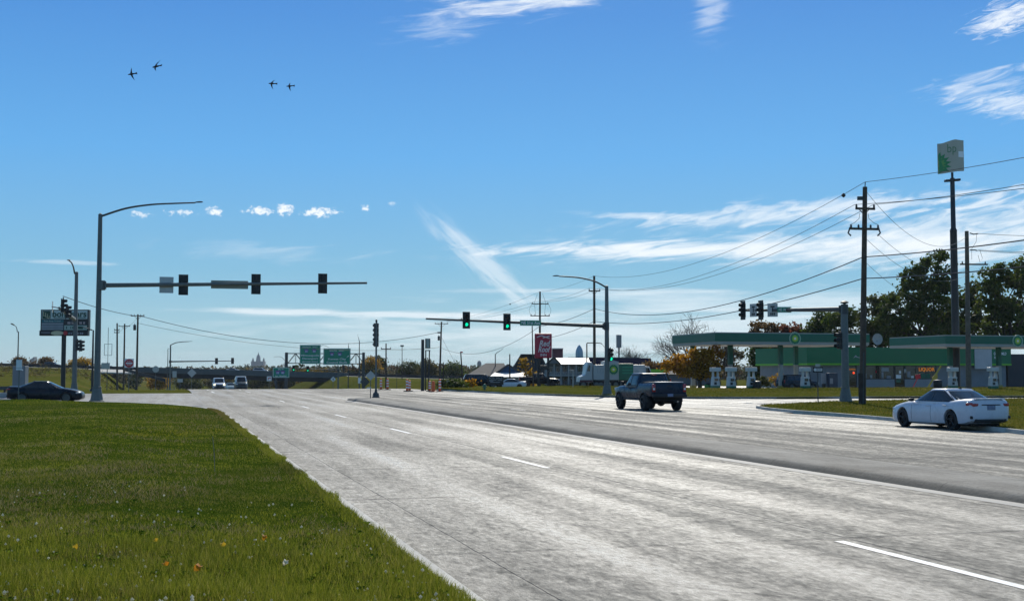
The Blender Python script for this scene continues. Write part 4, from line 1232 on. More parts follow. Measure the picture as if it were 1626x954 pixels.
def dest(t, x0, x1, y0, y1, lines, heads, yq=-0.75):
    mb = MB(); mb.span((g(x0), yq, f(y1)), (g(x1), yq + 0.08, f(y0))); s_ = mb.build('sign_panel', M_signgreen, t)
    mb = MB(); a, b, c, d = g(x0) + 0.06, g(x1) - 0.06, f(y1) + 0.06, f(y0) - 0.06
    for p, q in (((a, c), (b, c + 0.07)), ((a, d - 0.07), (b, d)), ((a, c), (a + 0.07, d)), ((b - 0.07, c), (b, d))):
        mb.span((p[0], yq - 0.012, p[1]), (q[0], yq, q[1]))
    mb.build('border', M_white, s_)
    w = g(x1) - g(x0)
    for txt, py, hh, fr in lines:
        lettering('lettering', txt, hh, M_white, s_, ((g(x0) + g(x1)) / 2, yq - 0.012, f(py)), width=w * fr, bold=0.012)
    for txt, px, py in heads:
        r = 0.46; cx, cz = g(px), f(py)
        sh = [(cx - r, cz + r * 0.75), (cx - r * 0.5, cz + r), (cx, cz + r * 0.85), (cx + r * 0.5, cz + r), (cx + r, cz + r * 0.75), (cx + r * 0.85, cz - r * 0.3), (cx, cz - r), (cx - r * 0.85, cz - r * 0.3)]
        mb = MB(); mb.prism(sh, yq - 0.012, yq); m_ = mb.build('route_shield', M_shield, s_)
        mb = MB(); mb.span((cx - r * 0.85, yq - 0.016, cz + r * 0.42), (cx + r * 0.85, yq - 0.0121, cz + r * 0.58)); mb.build('shield_stripe', M_red, m_)
        lettering('lettering', txt, 0.36, M_white, m_, (cx, yq - 0.018, cz - 0.08), width=0.52, bold=0.012)
    return s_
dest(t, 476.5, 509.5, 547.5, 577.8, [('NORTH   EAST', 551.0, 0.24, 0.72), ('Minneapolis', 564.3, 0.38, 0.86), ('Davenport', 569.3, 0.38, 0.74), ('SECOND RIGHT', 574.4, 0.26, 0.78)], [('35', 487, 557.2), ('80', 499.5, 557.2)])
s_ = dest(t, 514, 557, 553, 579, [('SOUTH   WEST', 556.8, 0.24, 0.55), ('Kansas City', 570, 0.38, 0.66), ('Council Bluffs', 575.3, 0.38, 0.76)], [('35', 527.5, 562.3), ('80', 540, 562.3)])
mb = MB(); a = g(552); mb.prism([(a - 0.2, f(568)), (a - 0.1, f(568)), (a - 0.1, f(566.6)), (a + 0.12, f(565.6)), (a + 0.02, f(565.2)), (a + 0.3, f(564.0)), (a + 0.28, f(566.6)), (a + 0.2, f(566.0)), (a + 0.02, f(567.0))], -0.765, -0.75); mb.build('arrow', M_white, s_)
# smaller green sign standing on its own posts in front of the left gantry post
Y = 245; x = xx(446, Y); z0 = hz(x, Y); f = lambda py: zz(py, Y) - z0; k_ = Y * math.cos(PITCH) / F; g = lambda px: (px - 446) * k_
t = thing('route_sign', 'small green route sign on two posts left of the gantry', 'sign', (x, Y, z0))
mb = MB(); mb.cone((g(438), 0.1, -0.1), (g(438), 0.1, f(586)), 0.08); mb.cone((g(454), 0.1, -0.1), (g(454), 0.1, f(586)), 0.08); mb.build('posts', M_galv_dark, t)
dest(t, 433, 459.5, 583, 599.5, [('JCT', 586, 0.22, 0.35), ('ALL TRAFFIC', 597, 0.22, 0.7)], [('35', 441, 591.2), ('80', 449, 591.2)], -0.05)
# white sign on two legs beside the thick black post
Y = 140; x = xx(679, Y); z0 = 0.0; f = lambda py: zz(py, Y) - z0; k_ = Y * math.cos(PITCH) / F
t = thing('twin_leg_sign', 'narrow pale sign held up by two black legs', 'sign', (x, Y, z0))
mb = MB(); mb.cone((-0.23, 0, 0), (-0.22, 0, f(556)), 0.07); mb.cone((0.10, 0, 0), (0.20, 0, f(556)), 0.07); mb.span((-0.3, -0.05, f(557)), (0.3, 0.05, f(555.5))); mb.build('legs', M_blackpaint, t)
mb = MB(); mb.span((-0.29, -0.12, f(553)), (0.29, 0.12, f(537.5))); c_ = mb.build('cabinet', M_blackpaint, t, bevel=0.02)
mb = MB(); mb.span((-0.16, -0.135, f(552)), (0.22, -0.12, f(538.5))); mb.build('face', pm('pale_green_face', (0.30, 0.38, 0.33), 0.5, 0, 0.1, 2), c_)
mb = MB(); mb.cone((0, 0, 0), (0, 0, zz(539, 138)), 0.20, 0.17, 10)
tag(mb.build('thick_post', M_blackpaint, smooth=40), 'thick black bare post beside the twin-leg sign', 'post').location = (xx(671, 138), 138, 0)

# ------------------------------------------------------------------ red motel sign
Y = 172; x = xx(862.5, Y); z0 = hz(x, Y) + 0.0; f = lambda py: zz(py, Y) - z0; k_ = Y * math.cos(PITCH) / F; g = lambda px: (px - 862.5) * k_
t = thing('motel_sign', 'tall dark red motel sign with white script on two posts', 'sign', (x, Y, z0))
M_mred = pm('motel_red', (0.40, 0.010, 0.04), 0.45, 0, 0.1, 1)
for px in (855, 870.5):
    mb = MB(); mb.span((g(px) - 0.16, -0.1, 0), (g(px) + 0.16, 0.2, f(567))); mb.build('post', M_blackpaint, t)
mb = MB(); mb.span((g(849), -0.25, f(568.5)), (g(876.3), 0.35, f(529.2))); cb_ = mb.build('cabinet', M_mred, t, bevel=0.14)
mb = MB(); mb.span((g(858), -0.2, f(587)), (g(870), 0.3, f(580))); mb.build('message_board', M_blackpaint, t, bevel=0.03)
M_cream = pm('sign_cream', (0.72, 0.66, 0.64), 0.5, 0, 0.05, 2)
lettering('lettering', 'Red', 0.80, M_cream, cb_, (g(864), -0.26, f(545.5)), width=1.55, bold=0.02, shear=0.3)
lettering('lettering', 'Roof', 0.80, M_cream, cb_, (g(863), -0.26, f(555)), width=1.75, bold=0.02, shear=0.3)
lettering('lettering', 'INN', 0.34, M_cream, cb_, (g(863), -0.26, f(563.5)), width=0.85, bold=0.02)
mb = MB()
for a, b in (((852.5, 535.5), (860, 532.8)), ((859.5, 532.8), (873, 537.5)), ((862, 536.5), (873, 533.6))):
    A_, B_ = Vector((g(a[0]), -0.26, f(a[1]))), Vector((g(b[0]), -0.26, f(b[1]))); mb.cone(A_, B_, 0.075, 0.07, 6)
mb.build('roof_emblem', M_cream, cb_)

# tall box sign by the motel, and the small far sign frame
Y = 240; x = xx(983, Y); z0 = hz(x, Y); f = lambda py: zz(py, Y) - z0
t = thing('pylon_sign', 'tall blank box sign on a single post above the long roof', 'sign', (x, Y, z0))
mb = MB(); mb.cone((0, 0, 0), (0, 0, f(552)), 0.16); mb.build('post', M_galv_dark, t)
mb = MB(); mb.box((0, 0, (f(552) + f(531.5)) / 2), (0.95, 0.5, f(531.5) - f(552)), Matrix.Rotation(0.5, 3, 'Z')); mb.build('cabinet', pm('pylon_grey', (0.26, 0.25, 0.24), 0.5, 0.1, 0.12, 1), t, bevel=0.04)

# for sale board
Y = 160; x = xx(787, Y); z0 = hz(x, Y); f = lambda py: zz(py, Y) - z0
t = thing('sale_board', 'black FOR SALE board on two legs by the parked cars', 'sign', (x, Y, z0))
mb = MB(); 
for a in (-0.8, 0.8): mb.cone((a, 0.03, 0), (a, 0.03, f(600)), 0.05)
mb.build('legs', M_blackpaint, t)
mb = MB(); mb.span((-1.02, -0.05, f(611)), (1.02, 0, f(597))); b_ = mb.build('board', M_blackpaint, t)
M_dim = pm('dim_white', (0.30, 0.34, 0.36), 0.6, 0, 0.1, 2)
lettering('lettering', 'FOR SALE', 0.26, M_dim, b_, (0, -0.06, f(600)), width=1.75)
mb = MB()
for py, a, b in ((603.5, -0.85, 0.1), (605.2, -0.85, -0.3), (603.8, 0.25, 0.85), (607, -0.7, 0.6)): mb.span((a, -0.056, f(py)), (b, -0.05, f(py) + 0.06))
mb.build('small_writing', M_dim, b_)
# ------------------------------------------------------------------ vehicles
M_glass = glass('vehicle_glass', (0.010, 0.014, 0.018), 0.04)
M_taillight = pm('tail_lamp', (0.32, 0.008, 0.012), 0.15, 0, 0.1, 8, coat=0.6)
M_headlamp = pm('head_lamp', (0.55, 0.57, 0.6), 0.12, 0.3, 0.05, 8, coat=0.8)
M_headlit = pm('head_lamp_lit', (0.9, 0.85, 0.6), 0.2, 0, 0, emit=(1.0, 0.86, 0.45), estr=2.5)
M_chrome = pm('bright_trim', (0.62, 0.63, 0.65), 0.18, 0.95, 0.05, 5)
M_plastic = pm('black_plastic', (0.014, 0.014, 0.016), 0.55, 0, 0.15, 12)
M_plate = pm('number_plate', (0.16, 0.20, 0.30), 0.5, 0, 0.25, 9)
M_under = pm('underbody', (0.012, 0.012, 0.012), 0.9, 0, 0.2, 6)
def paint(name, col, rough=0.28, metal=0.0):
    dark = max(col) < 0.06
    return pm(name, col, rough, metal, 0.06, 2.0, spec=0.18 if dark else 0.35, coat=0.16 if dark else 0.30)
def interp(x, xs, ys): return float(np.interp(x, xs, ys))

def car(name, label, cat, P, group=None):
    """P: the proportions of one vehicle; front is +x, left is +y, z up, origin under its middle"""
    t = thing(name, label, cat, (0, 0, 0), 0, group)
    L, Wd, H = P['L'], P['W'], P['H']; hw = Wd / 2; paintm = P['paint']
    # ---- lower body: cross-sections along x
    xs_top, z_top = zip(*P['top']); xs_bot, z_bot = zip(*P['bot']); xs_w, w_w = zip(*P['wid'])
    xs = sorted(set([round(v, 3) for v in np.linspace(-L / 2, L / 2, P.get('nst', 34))] + [round(v, 3) for v in xs_top]))
    mb = MB(); ring = []
    for x in xs:
        zt, zb, w = interp(x, xs_top, z_top), interp(x, xs_bot, z_bot), interp(x, xs_w, w_w) * hw
        hgt = zt - zb; cr = P.get('crown', 0.035)
        half = [(0, zb), (w * 0.78, zb), (w * 0.935, zb + 0.05 * hgt), (w * 0.985, zb + 0.20 * hgt), (w, zb + 0.45 * hgt), (w * 0.992, zb + 0.62 * hgt), (w * 0.972, zb + 0.77 * hgt),
                (w * 0.935, zb + 0.89 * hgt), (w * 0.87, zb + 0.96 * hgt), (w * 0.76, zt), (w * 0.45, zt + cr * 0.8), (0, zt + cr)]
        r = half + [(-y, z) for y, z in half[-2:0:-1]]
        ring.append([(x, y, z) for y, z in r])
    m = len(ring[0]); vs = [p for r in ring for p in r]; fs = []
    for i in range(len(ring) - 1):
        for k in range(m): fs.append((i * m + k, i * m + (k + 1) % m, (i + 1) * m + (k + 1) % m, (i + 1) * m + k))
    fs += [tuple(range(m - 1, -1, -1)), tuple(range((len(ring) - 1) * m, len(ring) * m))]
    mb.add(vs, fs)
    body = mb.build('body', paintm, t)
    # wheel arches cut out of the body
    cut = MB()
    for wx in P['axles']:
        cut.cone((wx, -hw - 0.3, P['wr'] + P.get('lift', 0.02)), (wx, hw + 0.3, P['wr'] + P.get('lift', 0.02)), P['wr'] * P.get('archk', 1.13), n=28)
    cutter = cut.build('cutter', paintm)
    md = body.modifiers.new('arch', 'BOOLEAN'); md.operation = 'DIFFERENCE'; md.object = cutter; md.solver = 'EXACT'
    dg = bpy.context.evaluated_depsgraph_get(); dg.update()
    nm = bpy.data.meshes.new_from_object(body.evaluated_get(dg))
    body.modifiers.clear(); old = body.data; body.data = nm; bpy.data.meshes.remove(old)
    bpy.data.objects.remove(cutter)
    nm.shade_smooth(); nm.set_sharp_from_angle(angle=math.radians(38))
    # dark wheel wells inside
    mb = MB()
    mb.span((-L / 2 + 0.35, -hw + 0.32, P['clear']), (L / 2 - 0.35, hw - 0.32, P['wr'] * 2.1))
    mb.build('underbody', M_under, t)
    # ---- cabin
    C = P['cab']; zb0, zr = C['belt'], H
    nl = 9
    def lev(v):
        """front x, rear x, half width at level v of the cabin"""
        cf = C.get('cf', 1.0); cr_ = C.get('cr', 1.0)
        xf = C['xf'][0] + (C['xf'][1] - C['xf'][0]) * (v ** cf)
        xr = C['xr'][0] + (C['xr'][1] - C['xr'][0]) * (v ** cr_)
        w = (C['w'][0] + (C['w'][1] - C['w'][0]) * v ** 1.25) * hw
        return xf, xr, w
    pw = C.get('pw', 7.0)
    def zl(v): return zb0 + (zr - 0.05 - zb0) * v
    def ring_at(v, k=1.0, z=None):
        xf, xr, w = lev(v); xm, a = (xf + xr) / 2, (xf - xr) / 2
        pts = []
        for i in range(48):
            ph = 2 * math.pi * i / 48
            c, s = math.cos(ph), math.sin(ph)
            pts.append((xm + a * k * math.copysign(abs(c) ** (2 / pw), c), w * k * math.copysign(abs(s) ** (2 / pw), s), zl(v) if z is None else z))
        return pts
    rows = [ring_at(0, 1.0, zb0 - 0.08)] + [ring_at(i / (nl - 1)) for i in range(nl)]
    for k, dz in ((0.975, 0.02), (0.92, 0.034), (0.80, 0.043), (0.55, 0.049), (0.2, 0.05)): rows.append(ring_at(1.0, k, zr - 0.05 + dz))
    mb = MB(); vs = [p for r in rows for p in r]; fs = []
    for i in range(len(rows) - 1):
        for k in range(48): fs.append((i * 48 + k, i * 48 + (k + 1) % 48, (i + 1) * 48 + (k + 1) % 48, (i + 1) * 48 + k))
    fs += [tuple(range(47, -1, -1)), tuple(range((len(rows) - 1) * 48, len(rows) * 48))]
    mb.add(vs, fs); mb.build('roof', paintm, t, smooth=45)
    def side(x, v, s, off):
        xf, xr, w = lev(v); xm, a = (xf + xr) / 2, (xf - xr) / 2
        u = min(0.999, abs((x - xm) / a))
        return (x, s * (w * (1 - u ** pw) ** (1 / pw) + off), zl(v))
    def grid_panel(nm_, fn, m_, nu=8, nv=6, solid=0.0):
        vs = [fn(i / nu, j / nv) for i in range(nu + 1) for j in range(nv + 1)]
        fs = [(i * (nv + 1) + j, (i + 1) * (nv + 1) + j, (i + 1) * (nv + 1) + j + 1, i * (nv + 1) + j + 1) for i in range(nu) for j in range(nv)]
        mb = MB(); mb.add(vs, fs); return mb.build(nm_, m_, t, smooth=60)
    for s in (1, -1):
        a0, a1, b0, b1 = C['side'][0][0] + 0.07, C['side'][0][1] + 0.05, C['side'][-1][2] - 0.08, C['side'][-1][3] - 0.06
        def tr(u, v, s=s, q=(a0, a1, b0, b1)): return side((q[0] + (q[1] - q[0]) * v) * (1 - u) + (q[2] + (q[3] - q[2]) * v) * u, 0.07 + 0.88 * v, s, 0.004)
        grid_panel('window_trim', tr, M_plastic)
        for (a0, a1, b0, b1, v0, v1) in C['side']:
            def fn(u, v, s=s):
                vv = v0 + (v1 - v0) * v
                return side((a0 + (a1 - a0) * v) * (1 - u) + (b0 + (b1 - b0) * v) * u, vv, s, 0.008)
            grid_panel('side_window', fn, M_glass)
    def endp(front):
        v0, v1, kk = C['fg'] if front else C['rg']
        def fn(u, v):
            vv = v0 + (v1 - v0) * v
            xf, xr, w = lev(vv); xm, a = (xf + xr) / 2, (xf - xr) / 2
            y = (2 * u - 1) * w * kk
            q = a * (1 - min(0.999, abs(y / w)) ** pw) ** (1 / pw)
            return (xm + q + 0.008 if front else xm - q - 0.008, y, zl(vv) + 0.004)
        return fn
    if C.get('fg'): grid_panel('windscreen', endp(True), M_glass, 10, 6)
    if C.get('rg'): grid_panel('rear_window', endp(False), M_glass, 10, 6)
    # ---- wheels
    R_ = P['wr']; tw = P.get('tw', 0.22)
    def tyre_fn():
        mb = MB(); mb.lathe([(R_ * 0.66, -tw / 2 + 0.01), (R_ * 0.90, -tw / 2), (R_ * 0.985, -tw / 2 + 0.03), (R_, -tw * 0.2), (R_, tw * 0.2), (R_ * 0.985, tw / 2 - 0.03), (R_ * 0.90, tw / 2), (R_ * 0.66, tw / 2 - 0.01)], 30, axis='Y', caps=False)
        return mb.build('wheel', M_rubber, smooth=50)
    def rim_fn():
        mb = MB(); y = tw / 2 - 0.035
        mb.lathe([(R_ * 0.70, y + 0.03), (R_ * 0.64, y + 0.035), (R_ * 0.60, y - 0.05), (R_ * 0.2, y - 0.05), (R_ * 0.001, y - 0.05)], 30, axis='Y', caps=False)
        for k in range(5):
            a = 2 * math.pi * k / 5 + 0.3
            for da in (-0.13, 0.13):
                c0 = Vector((math.cos(a + da * 0.6) * R_ * 0.12, y + 0.005, math.sin(a + da * 0.6) * R_ * 0.12)); c1 = Vector((math.cos(a + da) * R_ * 0.64, y + 0.015, math.sin(a + da) * R_ * 0.64))
                mb.cone(c0, c1, R_ * 0.055, R_ * 0.045, 5)
        mb.lathe([(R_ * 0.15, y - 0.02), (R_ * 0.14, y + 0.02), (0.001, y + 0.025)], 12, axis='Y')
        return mb.build('rim', P['rim'], smooth=40)
    key = name + label
    for wx in P['axles']:
        for s in (1, -1):
            w_ = inst('wheel', proto(('ty', key), tyre_fn), t, (wx, s * (hw - tw / 2 - P.get('inset', 0.035)), R_), 0 if s > 0 else math.pi)
            inst('rim', proto(('ri', key), rim_fn), w_)
    # ---- mirrors, handles
    mx = P.get('mirror')
    if mx:
        for s in (1, -1):
            mb = MB(); mb.box((mx[0], s * (hw + 0.07 + mx[3]), mx[1]), (0.13, 0.18, mx[2])); mb.box((mx[0] + 0.02, s * (hw - 0.01), mx[1] - mx[2] * 0.3), (0.07, 0.14, 0.05)); mb.build('mirror', P.get('mirror_mat', M_plastic), t, bevel=0.03)
    for hx, hz_ in P.get('handles', ()):
        for s in (1, -1):
            mb = MB(); w = interp(hx, xs_w, w_w) * hw; mb.box((hx, s * (w * 0.985 + 0.012), hz_), (0.22, 0.03, 0.035)); mb.build('door_handle', P.get('handle_mat', paintm), t, bevel=0.008)
    for dx in P.get('seams', ()):
        for s in (1, -1):
            pts = []
            for q in np.linspace(0.10, 0.93, 8):
                zt, zb, w = interp(dx, xs_top, z_top), interp(dx, xs_bot, z_bot), interp(dx, xs_w, w_w) * hw
                hgt = zt - zb
                y = np.interp(q, [0.05, 0.20, 0.45, 0.62, 0.77, 0.89, 0.96], [w * 0.935, w * 0.985, w, w * 0.992, w * 0.972, w * 0.935, w * 0.87])
                pts.append((dx, s * (y + 0.0015), zb + q * hgt))
            mb = MB(); mb.tube(pts, 0.006, 4); mb.build('door_seam', M_plastic, t)
    return t, body
def surf_box(t, name, m, c, size, rz=0.0, bevel=0.03, ry=0.0):
    mb = MB(); R = Matrix.Rotation(rz, 3, 'Z') @ Matrix.Rotation(ry, 3, 'Y'); mb.box(c, size, R); return mb.build(name, m, t, bevel=bevel, smooth=50)

def sedan(label, col, L=4.86, Wd=1.84, H=1.44, rim=None, lit=False, group=None, name='parked_car'):
    p = paint('paint_' + label.replace(' ', '_')[:24], col)
    k = L / 4.86
    P = dict(L=L, W=Wd, H=H, paint=p, rim=rim or M_plastic, wr=0.345, axles=(1.43 * k, -1.40 * k), clear=0.16, tw=0.23, nst=44, archk=1.10,
             top=[(-2.43 * k, 0.72), (-2.41 * k, 0.93), (-2.36 * k, 1.045), (-2.26 * k, 1.085), (-1.9 * k, 1.085), (-1.3 * k, 1.035), (-0.6 * k, 0.985), (0.3 * k, 0.955), (0.95 * k, 0.975), (1.3 * k, 0.95), (1.75 * k, 0.875), (2.1 * k, 0.79), (2.30 * k, 0.71), (2.40 * k, 0.62), (2.43 * k, 0.52)],
             bot=[(-2.43 * k, 0.44), (-2.36 * k, 0.33), (-2.15 * k, 0.25), (-1.9 * k, 0.20), (0, 0.175), (1.9 * k, 0.18), (2.3 * k, 0.21), (2.43 * k, 0.30)],
             wid=[(-2.43 * k, 0.66), (-2.40 * k, 0.78), (-2.32 * k, 0.875), (-2.1 * k, 0.95), (-1.7 * k, 0.99), (-1.4 * k, 1.0), (-0.4 * k, 0.975), (0.4 * k, 0.972), (1.4 * k, 1.0), (2.0 * k, 0.93), (2.25 * k, 0.83), (2.38 * k, 0.70), (2.43 * k, 0.58)],
             cab=dict(belt=0.95, xf=(1.22 * k, 0.22 * k), xr=(-2.05 * k, -0.86 * k), w=(0.90, 0.66), cf=0.90, cr=0.92, pw=4.2,
                      side=[(0.80 * k, 0.20 * k, -0.24 * k, -0.26 * k, 0.10, 0.90), (-0.275 * k, -0.285 * k, -1.46 * k, -0.78 * k, 0.15, 0.90)],
                      fg=(0.05, 0.93, 0.88), rg=(0.20, 0.92, 0.88)),
             mirror=(0.76 * k, 1.02, 0.12, -0.03), mirror_mat=M_plastic, handles=((-0.10 * k, 0.83), (-1.10 * k, 0.86)), seams=(0.86 * k, -0.26 * k))
    t, body = car(name, label, 'car', P, group)
    for s in (1, -1):
        tl = surf_box(t, 'tail_light', M_taillight, (-2.375 * k, s * 0.56, 0.90), (0.09, 0.36, 0.10), s * 0.18, 0.02)
        surf_box(tl, 'light_wing', M_taillight, (-2.26 * k, s * 0.765, 0.925), (0.24, 0.10, 0.10), s * 0.62, 0.02)
        surf_box(t, 'headlight', M_headlit if lit else M_headlamp, (2.13 * k, s * 0.68, 0.665), (0.30, 0.24, 0.10), -s * 0.55)
        surf_box(t, 'bumper_corner', M_plastic, (-2.33 * k, s * 0.66, 0.47), (0.06, 0.34, 0.10), s * 0.30, 0.02)
    surf_box(t, 'number_plate', M_plate, (-2.425 * k, 0, 0.80), (0.03, 0.33, 0.16), 0, 0.004)
    surf_box(t, 'lower_bumper', M_plastic, (-2.33 * k, 0, 0.36), (0.17, 1.30, 0.14), 0, 0.04)
    surf_box(t, 'grille', M_plastic, (2.385 * k, 0, 0.42), (0.09, 0.95, 0.20), 0, 0.03)
    surf_box(t, 'trunk_strip', M_plastic, (-2.42 * k, 0, 0.90), (0.025, 0.76, 0.035), 0, 0.006)
    surf_box(t, 'trunk_lip', p, (-2.33 * k, 0, 1.105), (0.14, 1.20, 0.03), 0, 0.012)
    mb = MB(); mb.prism([(-0.12, 0), (0.02, 0), (0.0, 0.02), (-0.10, 0.055)], -0.02, 0.02); o = mb.build('roof_antenna', M_plastic, t); o.location = (-0.72 * k, 0, H - 0.012)
    return t
def pickup(label, col, L=5.8, Wd=2.02, H=1.95, lift=0.13, rim=None, name='pickup_truck', group=None):
    p = paint('paint_' + label.replace(' ', '_')[:24], col)
    q = lift; k = L / 5.8
    P = dict(L=L, W=Wd, H=H, paint=p, rim=rim or M_plastic, wr=0.43, axles=(1.83 * k, -1.76 * k), clear=0.42 + q * 0.6, tw=0.31, lift=0.03, archk=1.16, inset=-0.03, crown=0.02,
             top=[(-2.9 * k, 1.30 + q), (-2.86 * k, 1.335 + q), (-0.95 * k, 1.33 + q), (-0.85 * k, 1.15 + q), (0.9 * k, 1.13 + q), (1.3 * k, 1.17 + q), (2.2 * k, 1.12 + q), (2.75 * k, 1.02 + q), (2.9 * k, 0.80 + q)],
             bot=[(-2.9 * k, 0.62 + q), (-2.5 * k, 0.55 + q), (-1.2 * k, 0.42 + q), (1.2 * k, 0.40 + q), (2.5 * k, 0.42 + q), (2.9 * k, 0.50 + q)],
             wid=[(-2.9 * k, 0.955), (-2.82 * k, 0.985), (-1.76 * k, 1.0), (0, 0.975), (1.83 * k, 1.0), (2.5 * k, 0.95), (2.8 * k, 0.84), (2.9 * k, 0.74)],
             cab=dict(belt=1.13 + q, xf=(1.22 * k, 0.60 * k), xr=(-0.93 * k, -0.80 * k), w=(0.945, 0.76), cf=0.95, cr=1.6, pw=7.0,
                      side=[(0.96 * k, 0.55 * k, 0.22 * k, 0.20 * k, 0.10, 0.84), (0.12 * k, 0.10 * k, -0.70 * k, -0.64 * k, 0.10, 0.84)],
                      fg=(0.08, 0.9, 0.88), rg=(0.10, 0.88, 0.86)),
             mirror=(0.92 * k, 1.27 + q, 0.24, 0.06), handles=((0.30 * k, 1.0 + q), (-0.62 * k, 1.0 + q)), seams=(0.98 * k, 0.17 * k, -0.84 * k))
    t, body = car(name, label, 'pickup', P, group)
    surf_box(t, 'bed_cover', M_plastic, (-1.90 * k, 0, 1.345 + q), (1.86 * k, 1.62, 0.05), 0, 0.015)
    surf_box(t, 'tailgate_top', pm('painted_sun_glare', (0.42, 0.43, 0.45), 0.35, 0.5, 0.06, 4), (-2.84 * k, 0, 1.352 + q), (0.09, 1.66, 0.06), 0, 0.02)  # pale metal colour paints in the sun glare on dark tailgate paint
    tg = surf_box(t, 'tailgate', p, (-2.905 * k, 0, 0.99 + q), (0.03, 1.48, 0.56), 0, 0.012)
    surf_box(tg, 'handle', M_plastic, (-2.925 * k, 0, 1.16 + q), (0.02, 0.26, 0.09), 0, 0.008)
    for s in (1, -1):
        tl = surf_box(t, 'tail_light', M_taillight, (-2.88 * k, s * 0.875, 1.05 + q), (0.09, 0.19, 0.42), 0, 0.025)
        surf_box(tl, 'reverse_lamp', M_white, (-2.925 * k, s * 0.875, 1.00 + q), (0.012, 0.11, 0.10), 0, 0.004)
        surf_box(t, 'headlight', M_headlamp, (2.74 * k, s * 0.78, 0.93 + q), (0.22, 0.26, 0.2), -s * 0.4)
        mb = MB()
        for wx in P['axles']:
            pts = [(wx + 0.52 * math.cos(a), s * (Wd / 2 - 0.03), 0.46 + 0.52 * math.sin(a)) for a in np.linspace(0.02, math.pi - 0.02, 14)]
            mb.tube(pts, 0.045, 6)
            mb.build('wheel_arch_trim', M_plastic, t, smooth=60); mb = MB()
        surf_box(t, 'side_step', M_plastic, (0.1 * k, s * 0.93, 0.50 + q * 0.5), (2.3 * k, 0.14, 0.07), 0, 0.02)
        surf_box(t, 'mud_flap', M_rubber, (-2.26 * k, s * 0.86, 0.50), (0.02, 0.30, 0.36), 0, 0.004)
    bp = surf_box(t, 'rear_bumper', M_plastic, (-2.95 * k, 0, 0.66 + q * 0.9), (0.20, 1.94, 0.20), 0, 0.05)
    surf_box(bp, 'number_plate', M_plate, (-3.055 * k, 0, 0.68 + q), (0.015, 0.31, 0.15), 0, 0.004)
    mb = MB(); mb.cone((-2.2, 0, 0.43), (-1.3, 0, 0.43), 0.09); mb.cone((-1.76 * k, -0.75, 0.43), (-1.76 * k, 0.75, 0.43), 0.075); mb.lathe([(0.05, -0.2), (0.19, -0.12), (0.21, 0), (0.19, 0.12), (0.05, 0.2)], 14, (-1.76 * k, 0, 0.44), 'X'); mb.build('rear_axle', M_under, t)
    mb = MB(); mb.cone((-2.75, -0.55, 0.50), (-2.35, -0.50, 0.52), 0.045); mb.build('exhaust', M_chrome, t)
    surf_box(t, 'grille', M_plastic, (2.85 * k, 0, 0.83 + q), (0.10, 1.2, 0.30), 0, 0.03)
    surf_box(t, 'roof_lamp', M_taillight, (-0.86 * k, 0, H - 0.11), (0.03, 0.30, 0.05), 0, 0.008)
    return t
def suv(label, col, L=4.9, Wd=1.95, H=1.80, lit=False, group=None, van=False, cat='suv', name='suv'):
    p = paint('paint_' + label.replace(' ', '_')[:24], col); k = L / 4.9; v = H / 1.8
    P = dict(L=L, W=Wd, H=H, paint=p, rim=M_galv, wr=0.38, axles=(1.45 * k, -1.42 * k), clear=0.22, tw=0.24, crown=0.02,
             top=[(-2.45 * k, 1.02 * v), (-2.40 * k, 1.12 * v), (0.9 * k, 1.06 * v), (1.2 * k, 1.10 * v), (2.1 * k, 1.0 * v), (2.38 * k, 0.88 * v), (2.45 * k, 0.70 * v)],
             bot=[(-2.45 * k, 0.40), (-2.1 * k, 0.27), (2.1 * k, 0.25), (2.45 * k, 0.34)],
             wid=[(-2.45 * k, 0.88), (-2.3 * k, 0.95), (-1.4 * k, 1.0), (1.4 * k, 1.0), (2.1 * k, 0.94), (2.45 * k, 0.74)],
             cab=dict(belt=1.06 * v, xf=(1.25 * k, 0.62 * k), xr=(-2.42 * k, -2.12 * k), w=(0.945, 0.77), cf=0.95, cr=1.3, pw=7.0,
                      side=[(0.95 * k, 0.56 * k, 0.12 * k, 0.12 * k, 0.1, 0.88), (0.04 * k, 0.04 * k, -0.95 * k, -0.95 * k, 0.1, 0.88), (-1.03 * k, -1.03 * k, -2.05 * k, -1.95 * k, 0.1, 0.88)],
                      fg=(0.06, 0.92, 0.88), rg=(0.1, 0.88, 0.84)),
             mirror=(0.95 * k, 1.16 * v, 0.2, 0.03), handles=((0.2 * k, 0.96 * v), (-0.86 * k, 0.96 * v)), seams=(0.95 * k, 0.08 * k, -0.99 * k))
    t, body = car(name, label, cat, P, group)
    for s in (1, -1):
        surf_box(t, 'headlight', M_headlit if lit else M_headlamp, (2.36 * k, s * 0.70, 0.80 * v), (0.16, 0.32, 0.16), -s * 0.35)
        surf_box(t, 'tail_light', M_taillight, (-2.42 * k, s * 0.85, 1.0 * v), (0.1, 0.14, 0.36), 0)
    surf_box(t, 'grille', M_plastic, (2.43 * k, 0, 0.66 * v), (0.08, 1.05, 0.30), 0)
    surf_box(t, 'front_bumper', M_plastic, (2.44 * k, 0, 0.42), (0.12, 1.60, 0.22), 0)
    return t
def put(t, x, y, z, heading):
    """heading: the direction the front points, as an angle from +x"""
    t.location = (x, y, z); t.rotation_euler = (0, 0, heading); return t
AHEAD = math.atan2(RY, RX)

# white sedan driving away in the outer lane
x, y = gp(1513, 680); s_, t_ = to_st(x, y)
car1 = sedan('white four-door sedan with black wheels driving away past the near verge', (0.56, 0.60, 0.66), 4.88, 1.86, 1.445, M_plastic, name='sedan')
put(car1, *st(s_ + 0.4, t_ + 0.05)[:2], 0.0, AHEAD + math.radians(1.5))
